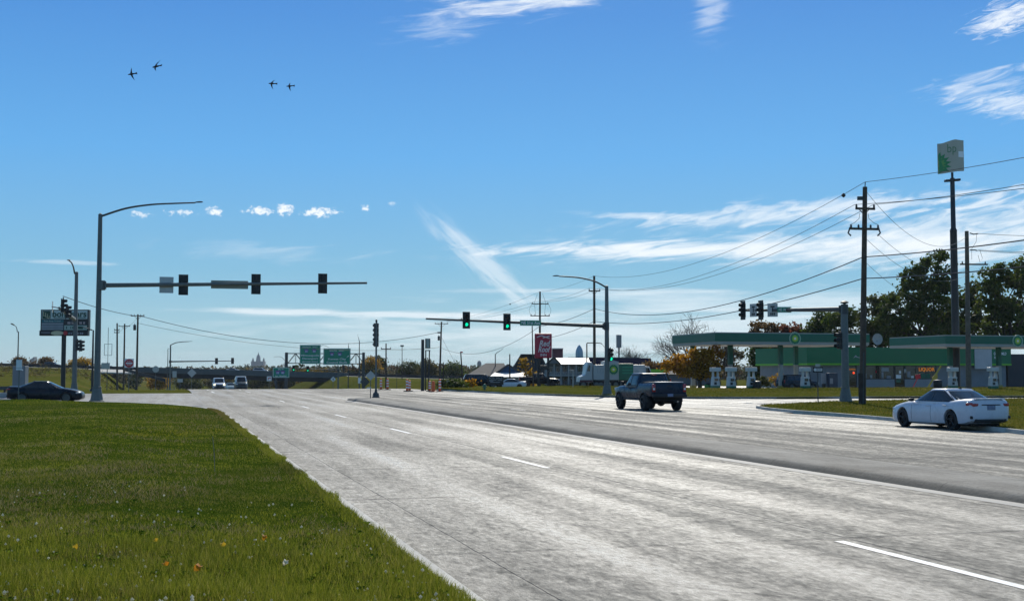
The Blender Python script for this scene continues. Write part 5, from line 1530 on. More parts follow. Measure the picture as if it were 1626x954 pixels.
# lifted pickup
x, y = gp(1036, 650.5)
tr = pickup('dark blue lifted pickup with red tail lights driving away up the road', (0.006, 0.020, 0.042), 5.8, 2.04, 2.0, 0.16)
s_, t_ = to_st(x, y)
put(tr, *st(s_ + 0.6, t_)[:2], 0.0, AHEAD + math.radians(0.5))
# black sedan waiting in the side street
bc = sedan('black sedan waiting in the side street behind the lawn', (0.010, 0.013, 0.020), 4.85, 1.84, 1.45, M_galv, name='sedan')
put(bc, xx(74, 83.5), 83.5, 0.0, math.atan2(NY, NX) - 0.10)
# oncoming vehicles under and before the overpass
def oncoming(t, px, Y):
    x = xx(px, Y); put(t, x, Y, hz(x, Y) + 0.02, AHEAD + math.pi); return t
oncoming(suv('white oncoming SUV with lit headlights at the crest of the road', (0.72, 0.73, 0.74), 4.9, 1.98, 1.88, True), 347.5, 193)
oncoming(sedan('pale green oncoming car half hidden between the SUV and the van', (0.30, 0.36, 0.33), 4.6, 1.8, 1.45, name='sedan'), 366.5, 214)
oncoming(suv('dark oncoming van with a white roof at the crest', (0.05, 0.07, 0.065), 5.3, 2.05, 2.25, False, cat='van', name='van'), 382.5, 200)
o = [c for c in bpy.data.objects if c.get('category') == 'van'][0]
for c in o.children:
    if c.name.startswith('roof'): c.data.materials[0] = paint('van_roof_white', (0.72, 0.73, 0.70))
# ------------------------------------------------------------------ overpass and interstate
def zi(x): return float(z_inter(x))
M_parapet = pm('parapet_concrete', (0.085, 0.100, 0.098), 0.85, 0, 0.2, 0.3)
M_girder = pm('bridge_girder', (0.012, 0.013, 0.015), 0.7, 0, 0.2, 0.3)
def along_i(px): return xx(px, Y_INTER, 2)
t = thing('overpass', 'long dark interstate overpass crossing the road ahead', 'bridge', (along_i(390), Y_INTER, 0))
def strip(name, x0, x1, prof, m, parent, n=14):
    """profile (dy, dz) carried along the interstate between x0 and x1"""
    mb = MB(); vs = []; k = len(prof); ox = parent.location.x if parent else 0; oy = parent.location.y if parent else 0
    oz = parent.location.z if parent else 0
    for i in range(n + 1):
        x = x0 + (x1 - x0) * i / n
        for dy, dz in prof: vs.append((x - ox, Y_INTER + dy - oy, zi(x) + dz - oz))
    fs = []
    for i in range(n):
        for j in range(k): fs.append((i * k + j, i * k + (j + 1) % k, (i + 1) * k + (j + 1) % k, (i + 1) * k + j))
    fs += [tuple(range(k - 1, -1, -1)), tuple(range(n * k, n * k + k))]
    mb.add(vs, fs); return mb.build(name, m, parent)
bx0, bx1 = along_i(228), along_i(556)
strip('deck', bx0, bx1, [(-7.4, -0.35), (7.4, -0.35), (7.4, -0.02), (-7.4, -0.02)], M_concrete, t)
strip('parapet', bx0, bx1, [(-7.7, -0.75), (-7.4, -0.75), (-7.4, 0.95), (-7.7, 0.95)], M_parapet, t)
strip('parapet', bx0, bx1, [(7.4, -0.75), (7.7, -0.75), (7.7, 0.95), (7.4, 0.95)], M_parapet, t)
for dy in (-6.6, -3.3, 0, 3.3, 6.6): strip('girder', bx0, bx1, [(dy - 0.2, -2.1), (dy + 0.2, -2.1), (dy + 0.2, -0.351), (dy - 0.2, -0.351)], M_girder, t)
for f_ in (0.36, 0.66, 0.93):
    x = bx0 + (bx1 - bx0) * f_; mb = MB()
    for dy in (-5.5, 0, 5.5): mb.cone((x - t.location.x, dy, hz(x, Y_INTER) - 1), (x - t.location.x, dy, zi(x) - 2.9), 0.45, n=10)
    mb.span((x - t.location.x - 0.5, -7, zi(x) - 2.9), (x - t.location.x + 0.5, 7, zi(x) - 2.1)); mb.build('pier', M_parapet, t)
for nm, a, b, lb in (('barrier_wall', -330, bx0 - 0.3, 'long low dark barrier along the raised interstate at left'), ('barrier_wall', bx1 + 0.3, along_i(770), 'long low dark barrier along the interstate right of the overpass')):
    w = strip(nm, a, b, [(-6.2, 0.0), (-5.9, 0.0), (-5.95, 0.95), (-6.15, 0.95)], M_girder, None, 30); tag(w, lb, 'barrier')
for nm, a, b in (('interstate_road', -330, bx0), ('interstate_road', bx1, along_i(800))):
    w = strip(nm, a, b, [(-12.5, -1.2), (7.4, -1.2), (7.4, 0.0), (-8.6, -0.02), (-12.5, -0.85)], pm('interstate_concrete', (0.58, 0.55, 0.48), 0.8, 0, 0.1, 0.2), None, 30); w['kind'] = 'structure'
# guardrail on the left bridge bank, running down to the road
mb = MB(); P0, P1 = Vector((along_i(226), 372, 3.0)), Vector((xx(262, 345), 345, 0.0))
rail = thing('guardrail', 'dark guardrail sloping down the bank at the left bridge end', 'guardrail', (P0.x, P0.y, 0))
d = P1 - P0; mb.box((P0 + P1) / 2 - Vector((P0.x, P0.y, 0)), (d.length, 0.08, 0.9), Vector((1, 0, 0)).rotation_difference(d).to_matrix()); mb.build('rail', M_girder, rail)
for i in range(6):
    p = P0.lerp(P1, i / 5) - Vector((P0.x, P0.y, 0)); mb = MB(); mb.span((p.x - 0.1, p.y + 0.05, p.z - 0.9), (p.x + 0.1, p.y + 0.25, p.z + 0.3)); mb.build('rail_post', M_girder, rail)
# guardrail at the left edge of the photo
Y = 100; t = thing('guardrail', 'dark guardrail behind the black sedan at the left edge', 'guardrail', (xx(-40, Y), Y, 0.0))
a, b = xx(-90, Y) - t.location.x, xx(18, Y) - t.location.x
mb = MB(); mb.span((a, -0.04, 0.62), (b, 0.04, 0.92)); mb.span((a, -0.06, 0.70), (b, -0.04, 0.84)); mb.build('rail', M_galv_dark, t)
mb = MB(); mb.span((a, -0.12, 0.0), (b, 0.12, 0.42)); mb.build('barrier', M_concrete, t, bevel=0.05)
for i in range(5):
    q = a + (b - a) * (i + 0.5) / 5; mb = MB(); mb.span((q - 0.08, 0.04, 0), (q + 0.08, 0.2, 0.92)); mb.build('rail_post', M_wood, t)
# traffic on the interstate
def on_i(t, px, dy, right):
    x = along_i(px); put(t, x, Y_INTER + dy, zi(x) + 0.02, 0 if right else math.pi)
on_i(sedan('silver car driving right on the overpass, first of two', (0.45, 0.48, 0.50), name='sedan'), 367.5, 3, True)
on_i(suv('silver SUV driving right on the overpass, nearest the destination signs', (0.45, 0.48, 0.50)), 411, 3, True)
on_i(suv('dark SUV on the raised interstate left of the grey signal poles', (0.015, 0.016, 0.02)), 77, 3, True)

# ------------------------------------------------------------------ utility cabinet
Y = 95; t = thing('utility_cabinet', 'large grey utility cabinet behind the black sedan', 'cabinet', (xx(32, Y), Y, 0.1))
hh = zz(581, Y) - 0.1
mb = MB(); mb.span((-0.48, -0.35, 0), (0.50, 0.35, hh)); c_ = mb.build('body', pm('cabinet_grey', (0.17, 0.19, 0.20), 0.5, 0.2, 0.1, 2), t, bevel=0.03)
mb = MB(); mb.span((-0.46, -0.375, 0.12), (0.0, -0.35, hh - 0.1)); d_ = mb.build('door', pm('cabinet_grey', (0.17, 0.19, 0.20)), t, bevel=0.012)
mb = MB(); mb.span((0.03, -0.375, 0.12), (0.47, -0.35, hh - 0.1)); d2 = mb.build('door', pm('cabinet_grey', (0.17, 0.19, 0.20)), t, bevel=0.012)
mb = MB(); mb.lathe([(0.001, 0), (0.06, 0.002), (0.06, 0.01), (0.001, 0.012)], 10, (0.30, -0.39, hh - 0.3), 'Y'); mb.build('label', M_white, d2)

# ------------------------------------------------------------------ fuel station
M_bpgreen = pm('fascia_green', (0.002, 0.115, 0.062), 0.45, 0, 0.08, 0.8)
M_lime = pm('fascia_lime', (0.13, 0.42, 0.02), 0.45, 0, 0.08, 1)
M_fasciaw = pm('fascia_white', (0.36, 0.35, 0.30), 0.5, 0, 0.08, 0.6)
M_soffit = pm('canopy_soffit', (0.45, 0.43, 0.38), 0.6, 0, 0.08, 0.8)
M_bpyellow = pm('petal_yellow', (0.65, 0.60, 0.05), 0.5, 0, 0.05, 2)
M_bplight = pm('petal_green', (0.16, 0.45, 0.06), 0.5, 0, 0.05, 2)
def flower(parent, c, r, yq=-0.02):
    """sunburst emblem of petals facing -y"""
    mb = MB(); mb.lathe([(0.001, -0.002), (r * 1.12, 0), (r * 1.12, 0.03), (0.001, 0.032)], 24, c, 'Y'); e = mb.build('emblem', pm('emblem_disc', (0.30, 0.45, 0.32), 0.5, 0, 0.05, 2), parent)
    for k, (rr, m, n) in enumerate(((1.0, M_bpgreen, 18), (0.72, M_bplight, 18), (0.46, M_bpyellow, 18), (0.22, M_white, 18))):
        pts = []
        for i in range(n * 2):
            a = math.pi * i / n; q = r * rr * (1.0 if i % 2 == 0 else 0.80); pts.append((c[0] + q * math.cos(a), c[2] + q * math.sin(a)))
        mb = MB(); mb.prism(pts, c[1] - 0.006 * (k + 1), c[1] - 0.006 * k); mb.build('petals', m, e)
    return e
def canopy(label, s0, t0, Lt, Ls, zu, zt, cols, logos):
    t = thing('fuel_canopy', label, 'canopy', st(s0, t0, 0.02), TH)
    mb = MB(); mb.span((0, 0, zu), (Lt, Ls, zu + 0.25)); mb.build('soffit', M_soffit, t)
    # fascia: cream lower band, green middle, pale upper edge, standing a little proud of each other
    bands = ((zu - 0.02, zu + 0.30, M_fasciaw, 0.0), (zu + 0.30, zt - 0.11, M_bpgreen, 0.05), (zt - 0.11, zt, M_fasciaw, 0.02))
    for a, b, m, o_ in bands:
        mb = MB(); w = 0.18
        mb.span((-w - o_, -w - o_, a), (Lt + w + o_, 0 - 0.001, b)); mb.span((-w - o_, Ls + 0.001, a), (Lt + w + o_, Ls + w + o_, b))
        mb.span((-w - o_, 0, a), (-0.001, Ls, b)); mb.span((Lt + 0.001, 0, a), (Lt + w + o_, Ls, b))
        mb.build('fascia', m, t)
    mb = MB(); mb.span((0.05, 0.05, zt - 0.4), (Lt - 0.05, Ls - 0.05, zt - 0.3)); mb.build('roof', pm('canopy_roof', (0.4, 0.4, 0.38), 0.8), t)
    for a, b in cols:
        mb = MB(); mb.span((a - 0.22, b - 0.22, 0), (a + 0.22, b + 0.22, zu - 2.2)); c_ = mb.build('column', M_fasciaw, t, bevel=0.02)
        mb = MB(); mb.span((a - 0.235, b - 0.235, zu - 2.2), (a + 0.235, b + 0.235, zu)); mb.build('column_top', M_bpgreen, c_)
        mb = MB(); mb.span((a - 0.3, b - 0.3, 0), (a + 0.3, b + 0.3, 0.55)); mb.build('bumper', pm('bumper_yellow', (0.36, 0.28, 0.07), 0.6), c_, bevel=0.03)
    for k in range(int(Lt / 4)):
        for j in range(2):
            mb = MB(); a = 2 + 4 * k; b = Ls * (0.3 + 0.4 * j); mb.span((a - 0.3, b - 0.3, zu - 0.04), (a + 0.3, b + 0.3, zu - 0.002)); mb.build('canopy_lamp', M_white, t)
    for a in logos: flower(t, (a, -0.25, (zu + zt) / 2 + 0.02), (zt - zu) * 0.50)
    return t
ZU, ZT = 5.15, 6.45
canopy('green fuel canopy at left with four columns beside the orange tree', 124, 57.8, 18.7, 11.5, ZU, ZT, [(1.4, 9.4), (3.9, 4.6), (9.6, 3.4), (13.6, 7.2)], [9.5])
canopy('green fuel canopy at the right edge of the photo', 123, 86.2, 20, 11, 5.05, 6.35, [(4.0, 5.0), (9.6, 3.4), (17, 5)], [9.5])
# pole flags of the emblem on the canopy's short end are on the fascia corner
def pump_proto():
    t = thing('fuel_pump', 'white fuel pump', 'fuel pump', (0, 0, 0), TH, 'fuel pumps on the forecourt')
    M_pw = pm('pump_white', (0.50, 0.51, 0.49), 0.45, 0, 0.08, 2); M_pg = pm('pump_green', (0.01, 0.14, 0.07), 0.45, 0, 0.08, 2)
    mb = MB(); mb.span((-1.1, -0.55, -0.1), (1.1, 0.55, 0.14)); mb.build('island', M_concrete, t, bevel=0.04)
    mb = MB(); mb.span((-0.45, -0.3, 0.14), (0.45, 0.3, 0.62)); mb.build('lower_panel', M_pg, t, bevel=0.03)
    mb = MB(); mb.prism([(-0.45, 0.62), (0.45, 0.62), (0.36, 1.55), (-0.36, 1.55)], -0.28, 0.28); b_ = mb.build('body', M_pw, t, bevel=0.03)
    mb = MB(); mb.span((-0.22, -0.30, 1.12), (0.18, -0.281, 1.40)); mb.build('screen', M_glass, b_)
    mb = MB(); mb.span((-0.26, -0.295, 0.75), (0.02, -0.281, 1.02)); mb.build('keypad', M_plastic, b_)
    for a in (-0.27, 0.27):
        mb = MB(); mb.span((a - 0.08, -0.12, 1.55), (a + 0.08, 0.12, 2.12)); mb.build('upright', M_pw, t)
    mb = MB(); mb.span((-0.52, -0.34, 2.12), (0.52, 0.34, 2.55)); hd = mb.build('header', M_pw, t, bevel=0.04)
    for s in (-1, 1):
        mb = MB(); mb.tube([(0.36, s * 0.2, 2.1), (0.50, s * 0.22, 1.7), (0.52, s * 0.26, 1.0), (0.47, s * 0.30, 0.72), (0.40, s * 0.31, 1.0), (0.34, s * 0.31, 1.25)], 0.025, 6); mb.build('hose', M_rubber, t, smooth=60)
        mb = MB(); mb.box((0.34, s * 0.32, 1.28), (0.07, 0.09, 0.24)); mb.build('nozzle', M_plastic, t, bevel=0.02)
    return t
pp = pump_proto()
spots = [(1136, 130, 'first white fuel pump from the left, beside the slim canopy column'), (1161, 126, 'second white fuel pump from the left, standing free of the columns'),
         (1193, 126, 'third white fuel pump from the left, with a dark bin at its side'), (1278.5, 128, 'white fuel pump left of the one way sign, in front of the store corner'),
         (1513, 129, 'white fuel pump beside the wooden pole above the white sedan'), (1577, 127, 'white fuel pump at right under the white-lettered green panel')]
for k, (px, Y, lb) in enumerate(spots):
    o = pp if k == 0 else copy_tree(pp)
    o.location = (xx(px, Y), Y, 0.03); o['label'] = lb
    o.rotation_euler = (0, 0, TH + (0.0, 0.1, 0.02, 0.05, 0.0, 0.03)[k])
def bin_(label, px, Y, m, w=0.34, hh=0.95):
    t = thing('waste_bin', label, 'bin', (xx(px, Y), Y, 0.02))
    mb = MB(); mb.lathe([(w * 0.9, 0), (w, 0.1), (w, hh - 0.1), (w * 1.05, hh - 0.08), (w * 1.05, hh), (w * 0.7, hh + 0.03), (w * 0.65, hh - 0.05)], 14); mb.build('body', m, t, smooth=40)
    mb = MB(); mb.lathe([(w * 1.07, hh), (w * 0.9, hh + 0.14), (0.02, hh + 0.2)], 14); mb.build('lid', M_blackpaint, t, smooth=40)
bin_('dark bin beside the third fuel pump from the left', 1202, 125.5, M_blackpaint, 0.40, 1.0)
bin_('green bin at the foot of the leftmost fuel pump', 1124, 131, pm('bin_green', (0.05, 0.22, 0.05), 0.5), 0.36, 0.75)
bin_('black bin with a pale lid above the white sedan roof', 1489, 128, M_blackpaint, 0.45, 1.1)

# store
S0 = 146.0
t = thing('store', 'fuel station store with deep green fascia and dark shop windows', 'store', st(S0, 81.4, 0.02), TH)
Ls = 30.6
M_store = pm('store_wall', (0.20, 0.215, 0.225), 0.8, 0, 0.12, 1.0, 0.2, 12)
M_panel = pm('store_lower_panel', (0.26, 0.275, 0.29), 0.7, 0, 0.1, 1.0)
wz = 3.02
mb = MB(); mb.span((0, 0.3, 0), (Ls, 14, 5.2)); mb.build('wall', M_store, t)
mb = MB(); mb.span((-0.5, -0.35, wz + 0.24), (Ls + 0.4, 0.29, 5.4)); mb.span((-0.5, 0.29, wz + 0.24), (-0.001, 14.4, 5.4)); fa = mb.build('fascia', pm('store_green', (0.003, 0.14, 0.05), 0.5, 0, 0.06, 0.5), t)
mb = MB(); mb.span((-0.52, -0.38, wz), (Ls + 0.42, 0.29, wz + 0.24)); mb.span((-0.52, 0.29, wz), (-0.001, 14.4, wz + 0.24)); mb.build('fascia_stripe', M_lime, t)
mb = MB(); mb.span((-0.4, 0.3, 5.2), (Ls + 0.3, 14.3, 5.3)); mb.build('roof', pm('store_roof', (0.2, 0.2, 0.2), 0.9), t)
kx = lambda px: (px - 1285) / 315 * Ls        # along the front as the photo shows it (close enough at this distance)
def fr(px):
    """position along the store front of photo column px"""
    o = st(S0, 81.4); g = (px - CX) / F * math.cos(PITCH)
    return (g * o.y - o.x) / (NX - g * NY)
def shopwin(p0, p1, z0, z1, nm='window', m=M_glass):
    mb = MB(); mb.span((fr(p0), 0.22, z0), (fr(p1), 0.298, z1)); w = mb.build(nm, m, t)
    mb = MB(); a, b = fr(p0), fr(p1); f_ = 0.07
    mb.span((a, 0.18, z0), (b, 0.219, z0 + f_)); mb.span((a, 0.18, z1 - f_), (b, 0.219, z1))
    n = max(1, int((b - a) / 1.6))
    for i in range(n + 1):
        q = a + (b - a) * i / n; q = min(max(q, a + f_ / 2), b - f_ / 2); mb.span((q - f_ / 2, 0.17, z0 + f_), (q + f_ / 2, 0.218, z1 - f_))
    mb.build('frame', M_blackpaint, w); return w
M_win = glass('shop_glass', (0.006, 0.008, 0.009), 0.06)
w1 = shopwin(1348, 1361.5, 0.05, wz - 0.05, 'door', M_win)
w2 = shopwin(1373, 1421, 1.15, wz - 0.05, 'window', M_win)
w3 = shopwin(1422.5, 1437, 0.05, wz - 0.05, 'door', M_win)
w4 = shopwin(1438.5, 1488, 1.15, wz - 0.05, 'window', M_win)
for a, b in ((1373, 1421.5), (1438, 1488)):
    mb = MB(); mb.span((fr(a), 0.2, 0.04), (fr(b), 0.297, 1.13)); mb.build('lower_panel', M_panel, t)
M_neon_o = pm('neon_orange', (0.6, 0.2, 0.02), 0.4, 0, 0, emit=(0.9, 0.28, 0.02), estr=0.28)
M_neon_r = pm('neon_red', (0.6, 0.06, 0.02), 0.4, 0, 0, emit=(1.0, 0.08, 0.02), estr=0.9)
lettering('lettering', 'LIQUOR', 0.46, M_neon_o, w4, ((fr(1460) + fr(1485)) / 2, 0.16, 2.45), width=fr(1485) - fr(1460), bold=0.02)
lettering('lettering', 'OPEN', 0.22, M_neon_o, w1, ((fr(1350) + fr(1359)) / 2, 0.16, 2.45), width=fr(1359.5) - fr(1350))
mb = MB(); mb.lathe([(0.001, 0), (0.16, 0.002), (0.16, 0.03), (0.001, 0.032)], 12, (fr(1356.5), 0.13, 2.0), 'Y'); mb.build('neon_sign', M_neon_r, w1)
for w, pl in ((w2, ((1401, 1413, 2.2, 2.7, M_dim), (1391.5, 1393.5, 2.0, 2.3, M_red), (1374, 1377, 1.3, 1.9, M_dim), (1383, 1386, 1.3, 1.7, M_dim), (1401, 1404, 1.3, 2.1, M_panel), (1409, 1416, 1.25, 1.6, M_panel))),
              (w3, ((1424, 1432, 1.25, 1.75, M_white), (1429, 1432, 1.9, 2.3, M_white), (1424.5, 1431, 0.7, 1.1, M_bpgreen))),
              (w4, ((1437.5, 1440, 2.0, 2.5, M_white), (1442, 1447, 1.4, 2.2, M_panel), (1448, 1452, 1.3, 1.6, M_white), (1464, 1478, 1.25, 1.9, M_bpgreen)))):
    for a, b, c, d, m in pl:
        mb = MB(); mb.span((fr(a), 0.19, c), (fr(b), 0.215, d)); mb.build('poster', m, w)
# posters / banner poles
mb = MB(); mb.tube([(0, 0, 0), (0.7, 0.0, 1.35)], 0.06); mb.box((0.75, 0, 1.55), (0.62, 0.03, 0.5), Matrix.Rotation(-0.2, 3, 'Y')); o = mb.build('banner', M_red); o.location = (xx(1448, 150), 150, 0.02); tag(o, 'red slanted banner in front of the store window', 'banner')
mb = MB(); mb.tube([(0, 0, 0), (1.7, 0, 2.75)], 0.10); mb.prism([(0.7, 1.5), (1.25, 2.0), (1.35, 1.5), (0.95, 1.0)], -0.03, 0.03); o = mb.build('banner', pm('banner_yellow', (0.50, 0.36, 0.05), 0.6)); o.location = (xx(1470, 135), 135, 0.02); tag(o, 'yellow slanted pole banner right of the LIQUOR window', 'banner')
mb = MB(); mb.span((fr(1356) + 0, -0.37, 4.2), (fr(1363), -0.352, 4.5)); 
mb = MB(); a = fr(1358); mb.prism([(a - 0.5, 3.95), (a - 0.1, 4.35), (a + 0.1, 4.15), (a + 0.5, 4.05), (a + 0.45, 3.98), (a + 0.05, 4.05), (a - 0.05, 4.15)], -0.38, -0.352); mb.build('fascia_mark', M_dim, fa)
# green lettered panel and white wall panels at the right end
mb = MB(); mb.span((fr(1545), -0.47, 2.55), (fr(1572), -0.385, 5.25)); mb.build('wall_panel', pm('pale_panel', (0.42, 0.43, 0.42), 0.6, 0, 0.1, 1), t)
lettering('lettering', 'GOOD MILD', 0.38, M_white, fa, ((fr(1576) + fr(1596)) / 2, -0.36, 4.62), width=fr(1596) - fr(1576), bold=0.02)
lettering('lettering', 'FOODS', 0.34, M_white, fa, ((fr(1576) + fr(1588)) / 2, -0.36, 4.08), width=fr(1588) - fr(1577), bold=0.02)
mb = MB(); mb.span((Ls + 0.42, 0.4, 0), (Ls + 9, 12, 4.6)); mb.build('annex', pm('annex_dark', (0.04, 0.042, 0.045), 0.8), t)
# satellite dish over the roof
mb = MB(); mb.lathe([(0.001, 0.22), (0.4, 0.17), (0.75, 0.02), (0.78, 0.0), (0.74, -0.02), (0.4, 0.13), (0.001, 0.18)], 18, (fr(1401), -0.5 + 1.5, 6.55), 'Y'); d_ = mb.build('satellite_dish', pm('dish_grey', (0.30, 0.31, 0.30), 0.5), t, smooth=50)
mb = MB(); mb.cone((fr(1401), 1.2, 5.25), (fr(1401), 1.2, 6.4), 0.07); mb.build('mast', M_galv_dark, d_)
# ice box and newspaper box by the wall
Y = 158; o = thing('ice_box', 'dark blue vending box against the store wall', 'vending box', (xx(1321, Y), Y, 0.02), TH)
mb = MB(); mb.span((-0.62, -0.4, 0.1), (0.62, 0.4, 2.0)); b_ = mb.build('body', pm('box_navy', (0.02, 0.04, 0.07), 0.4), o, bevel=0.04)
mb = MB(); mb.span((-0.52, -0.43, 0.6), (-0.1, -0.401, 1.3)); mb.build('door', M_panel, o)
Y = 158; o = thing('notice_board', 'pale notice panel beside the dark blue vending box', 'notice board', (xx(1308, Y), Y, 0.02), TH)
mb = MB(); mb.span((-0.35, -0.06, 0.6), (0.35, 0.06, 1.9)); mb.build('panel', M_panel, o); mb = MB(); mb.span((-0.25, -0.04, 0), (0.25, 0.04, 0.6)); mb.build('stand', M_blackpaint, o)
put(suv('dark SUV parked at the fuel pumps behind the canopy column', (0.018, 0.026, 0.036)), xx(1266, 142), 142, 0.03, math.atan2(NY, NX) + 0.15)

# tall station sign
Y = 150; x = xx(1519, Y); t = thing('pole_sign', 'very tall station sign on a dark pole with green petals and bp letters', 'sign', (x, Y, 0.0))
f = lambda py: zz(py, Y); k_ = Y * math.cos(PITCH) / F; g = lambda px: (px - 1519) * k_
mb = MB(); mb.lathe([(0.46, 0), (0.42, f(366) - 0.1), (0.44, f(366)), (0.30, f(362)), (0.27, f(283))], 14); mb.cone((0, 0, f(284)), (0, 0, f(274)), 0.15); mb.build('pole', M_blackpaint, t, smooth=30)
mb = MB(); mb.box((0, 0, f(286.5)), (1.9, 0.55, 0.28), Matrix.Rotation(-0.08, 3, 'Y')); mb.build('crossbar', M_blackpaint, t, bevel=0.04)
# the panel bows like a hanging cloth: two shallow waves along its width
mb = MB(); n = 18; xs = np.linspace(g(1497.5), g(1539), n + 1)
def wav(i): u = i / n; return 0.28 * math.sin(u * math.pi * 2.0 + 0.6) 
def ztp(i):
    u = i / n; return f(228 - 6.0 * (0.5 - 0.5 * math.cos(min(1, u / 0.72) * math.pi)) + (0.8 if u > 0.72 else 0))
def zbt(i):
    u = i / n; return f(276 - 5.0 * u)
vs = []
for i, a in enumerate(xs):
    for dy in (0.0, 0.22):
        vs += [(a, wav(i) + dy, zbt(i)), (a, wav(i) + dy, ztp(i))]
fs = []
for i in range(n):
    o = i * 4; fs += [(o, o + 4, o + 5, o + 1), (o + 2, o + 3, o + 7, o + 6), (o + 1, o + 5, o + 7, o + 3), (o, o + 2, o + 6, o + 4)]
fs += [(0, 1, 3, 2), (n * 4, n * 4 + 2, n * 4 + 3, n * 4 + 1)]
mb.add(vs, fs); pn = mb.build('panel', pm('sign_stone', (0.44, 0.425, 0.34), 0.55, 0, 0.06, 0.6), t, smooth=40)
def wy(a): return 0.28 * math.sin((a - xs[0]) / (xs[-1] - xs[0]) * math.pi * 2.0 + 0.6)
def on_panel(nm, poly_or_mesh, m, off, faces=None):
    v = [(a, wy(a) - off, z) for a, z in poly_or_mesh]
    me = bpy.data.meshes.new(nm); me.from_pydata(v, [], faces or [tuple(range(len(v)))]); me.materials.append(m)
    bm = bmesh.new(); bm.from_mesh(me); bmesh.ops.triangulate(bm, faces=bm.faces); bmesh.ops.recalc_face_normals(bm, faces=bm.faces)
    r = bmesh.ops.extrude_face_region(bm, geom=list(bm.faces)); [setattr(q.co, 'y', q.co.y + off * 0.9) for q in r['geom'] if isinstance(q, bmesh.types.BMVert)]
    bm.to_mesh(me); bm.free(); o = bpy.data.objects.new(nm, me); COL.objects.link(o); o.parent = pn; return o
v, fc = text_mb('bp', 1.05, width=0.98, depth=0)
cx_, cz_ = g(1518.5), f(236.5)
on_panel('lettering', [(a + cx_, c + cz_) for a, b, c in v], pm('letter_green', (0.12, 0.24, 0.12), 0.5, 0, 0.05, 2), 0.02, fc)
cx_, cz_ = g(1496.5), f(261)
for k, (rr, m) in enumerate(((1.62, pm('petal_mid', (0.03, 0.26, 0.09), 0.5)), (1.05, pm('petal_light', (0.14, 0.36, 0.08), 0.5)), (0.5, pm('petal_pale', (0.40, 0.44, 0.12), 0.5)))):
    pts = [(cx_ + 0.09, cz_ - rr * 0.72)]
    for i in range(13):
        a = math.radians(-45 + 11.0 * i); q = rr * (1.0 if i % 2 else 0.70); px_ = cx_ + q * math.cos(a)
        pts.append((max(px_, cx_ + 0.09), cz_ + q * math.sin(a)))
    pts.append((cx_ + 0.09, cz_ + rr * 0.8))
    on_panel('petals', pts, m, 0.03 + 0.012 * k)
on_panel('bright_patch', [(g(1528.5), f(250)), (g(1538), f(250)), (g(1538), f(240.5)), (g(1528.5), f(241))], pm('patch_white', (0.85, 0.87, 0.88), 0.5, 0, 0.03, 1), 0.03)
# ------------------------------------------------------------------ utility poles and wires
def at_px(px, py, Y): return pt(px, py, Y)
def crossarm(mb_name, t, c, half, ang, m, ins=(-1, 1), drop_=0.0, th=0.11, brace=True):
    d = Vector((math.cos(ang), math.sin(ang), 0)); c = Vector(c)
    mb = MB(); mb.box(c - Vector((-d.y, d.x, 0)) * 0.16, (half * 2, th, th * 1.2), Matrix.Rotation(ang, 3, 'Z'))
    a = mb.build('crossarm', m, t)
    if brace:
        for s in (-1, 1):
            mb = MB(); mb.cone(c + d * s * half * 0.55, c - Vector((0, 0, half * 0.55)), 0.03, n=5); mb.build('brace', m, a)
    for q in ins:
        mb = MB(); p = c + d * q * half * 0.92 - Vector((-d.y, d.x, 0)) * 0.16
        mb.lathe([(0.03, 0.05), (0.075, 0.10), (0.05, 0.14), (0.075, 0.18), (0.04, 0.24), (0.03, 0.27)], 8, p); mb.build('insulator', M_ceramic, a)
    return a
def upole(label, base, Y, top, r=0.17, m=None, z0=None, group=None):
    m = m or M_wood
    xb = xx(base, Y); z0 = hz(xb, Y) if z0 is None else z0
    tp = pt(top[0], top[1], Y)
    t = thing('utility_pole', label, 'utility pole', (xb, Y, z0), 0, group)
    mb = MB(); mb.cone((0, 0, -0.1), (tp.x - xb, 0, tp.z - z0), r, r * 0.68, 12); mb.build('pole', m, t, smooth=40)
    return t
def trafo(t, p, side=1):
    mb = MB(); p = Vector(p); mb.lathe([(0.2, 0), (0.24, 0.05), (0.24, 0.85), (0.2, 0.92), (0.05, 0.95)], 12, p + Vector((side * 0.42, -0.05, -0.45)))
    o = mb.build('transformer', M_galv_dark, t, smooth=40)
    mb = MB(); mb.cone(p + Vector((side * 0.42, -0.05, 0.5)), p + Vector((side * 0.42, -0.05, 0.75)), 0.04); mb.build('bushing', M_ceramic, o)

U = {}
Y = 74; t = upole('tall wooden utility pole on the near verge right of the signal pole', 1369, Y, (1373.5, 297), 0.20, M_wood, 0.14); U['A'] = t
lp = lambda px, py: rel(t, pt(px, py, Y))
crossarm('a', t, lp(1372, 332), 0.62, 0.18, M_wood)
ar = crossarm('b', t, lp(1371, 364), 0.95, 0.18, M_wood, ins=(-1, -0.45, 0.45, 1), brace=False)
for s in (-1, 1):
    mb = MB(); c = lp(1371, 364) + Vector((s * 0.85, -0.16, 0)); mb.tube([c + Vector((0, 0, 0.1)), c + Vector((s * 0.12, 0, -0.25)), c + Vector((s * -0.05, 0, -0.42))], 0.05, 6); mb.build('cutout', M_ceramic, ar)
    mb = MB(); mb.tube([c + Vector((0, 0, 0.25)), c + Vector((-s * 0.25, 0, 0.36)), c + Vector((-s * 0.55, 0, 0.62)), c + Vector((-s * 0.6, 0, 0.95))], 0.014, 5); mb.build('jumper', M_wire, ar)
mb = MB(); mb.cone(lp(1373.5, 297), lp(1374, 289), 0.03); mb.box(lp(1366, 315), (0.34, 0.16, 0.22)); mb.build('top_pin', M_galv_dark, t)
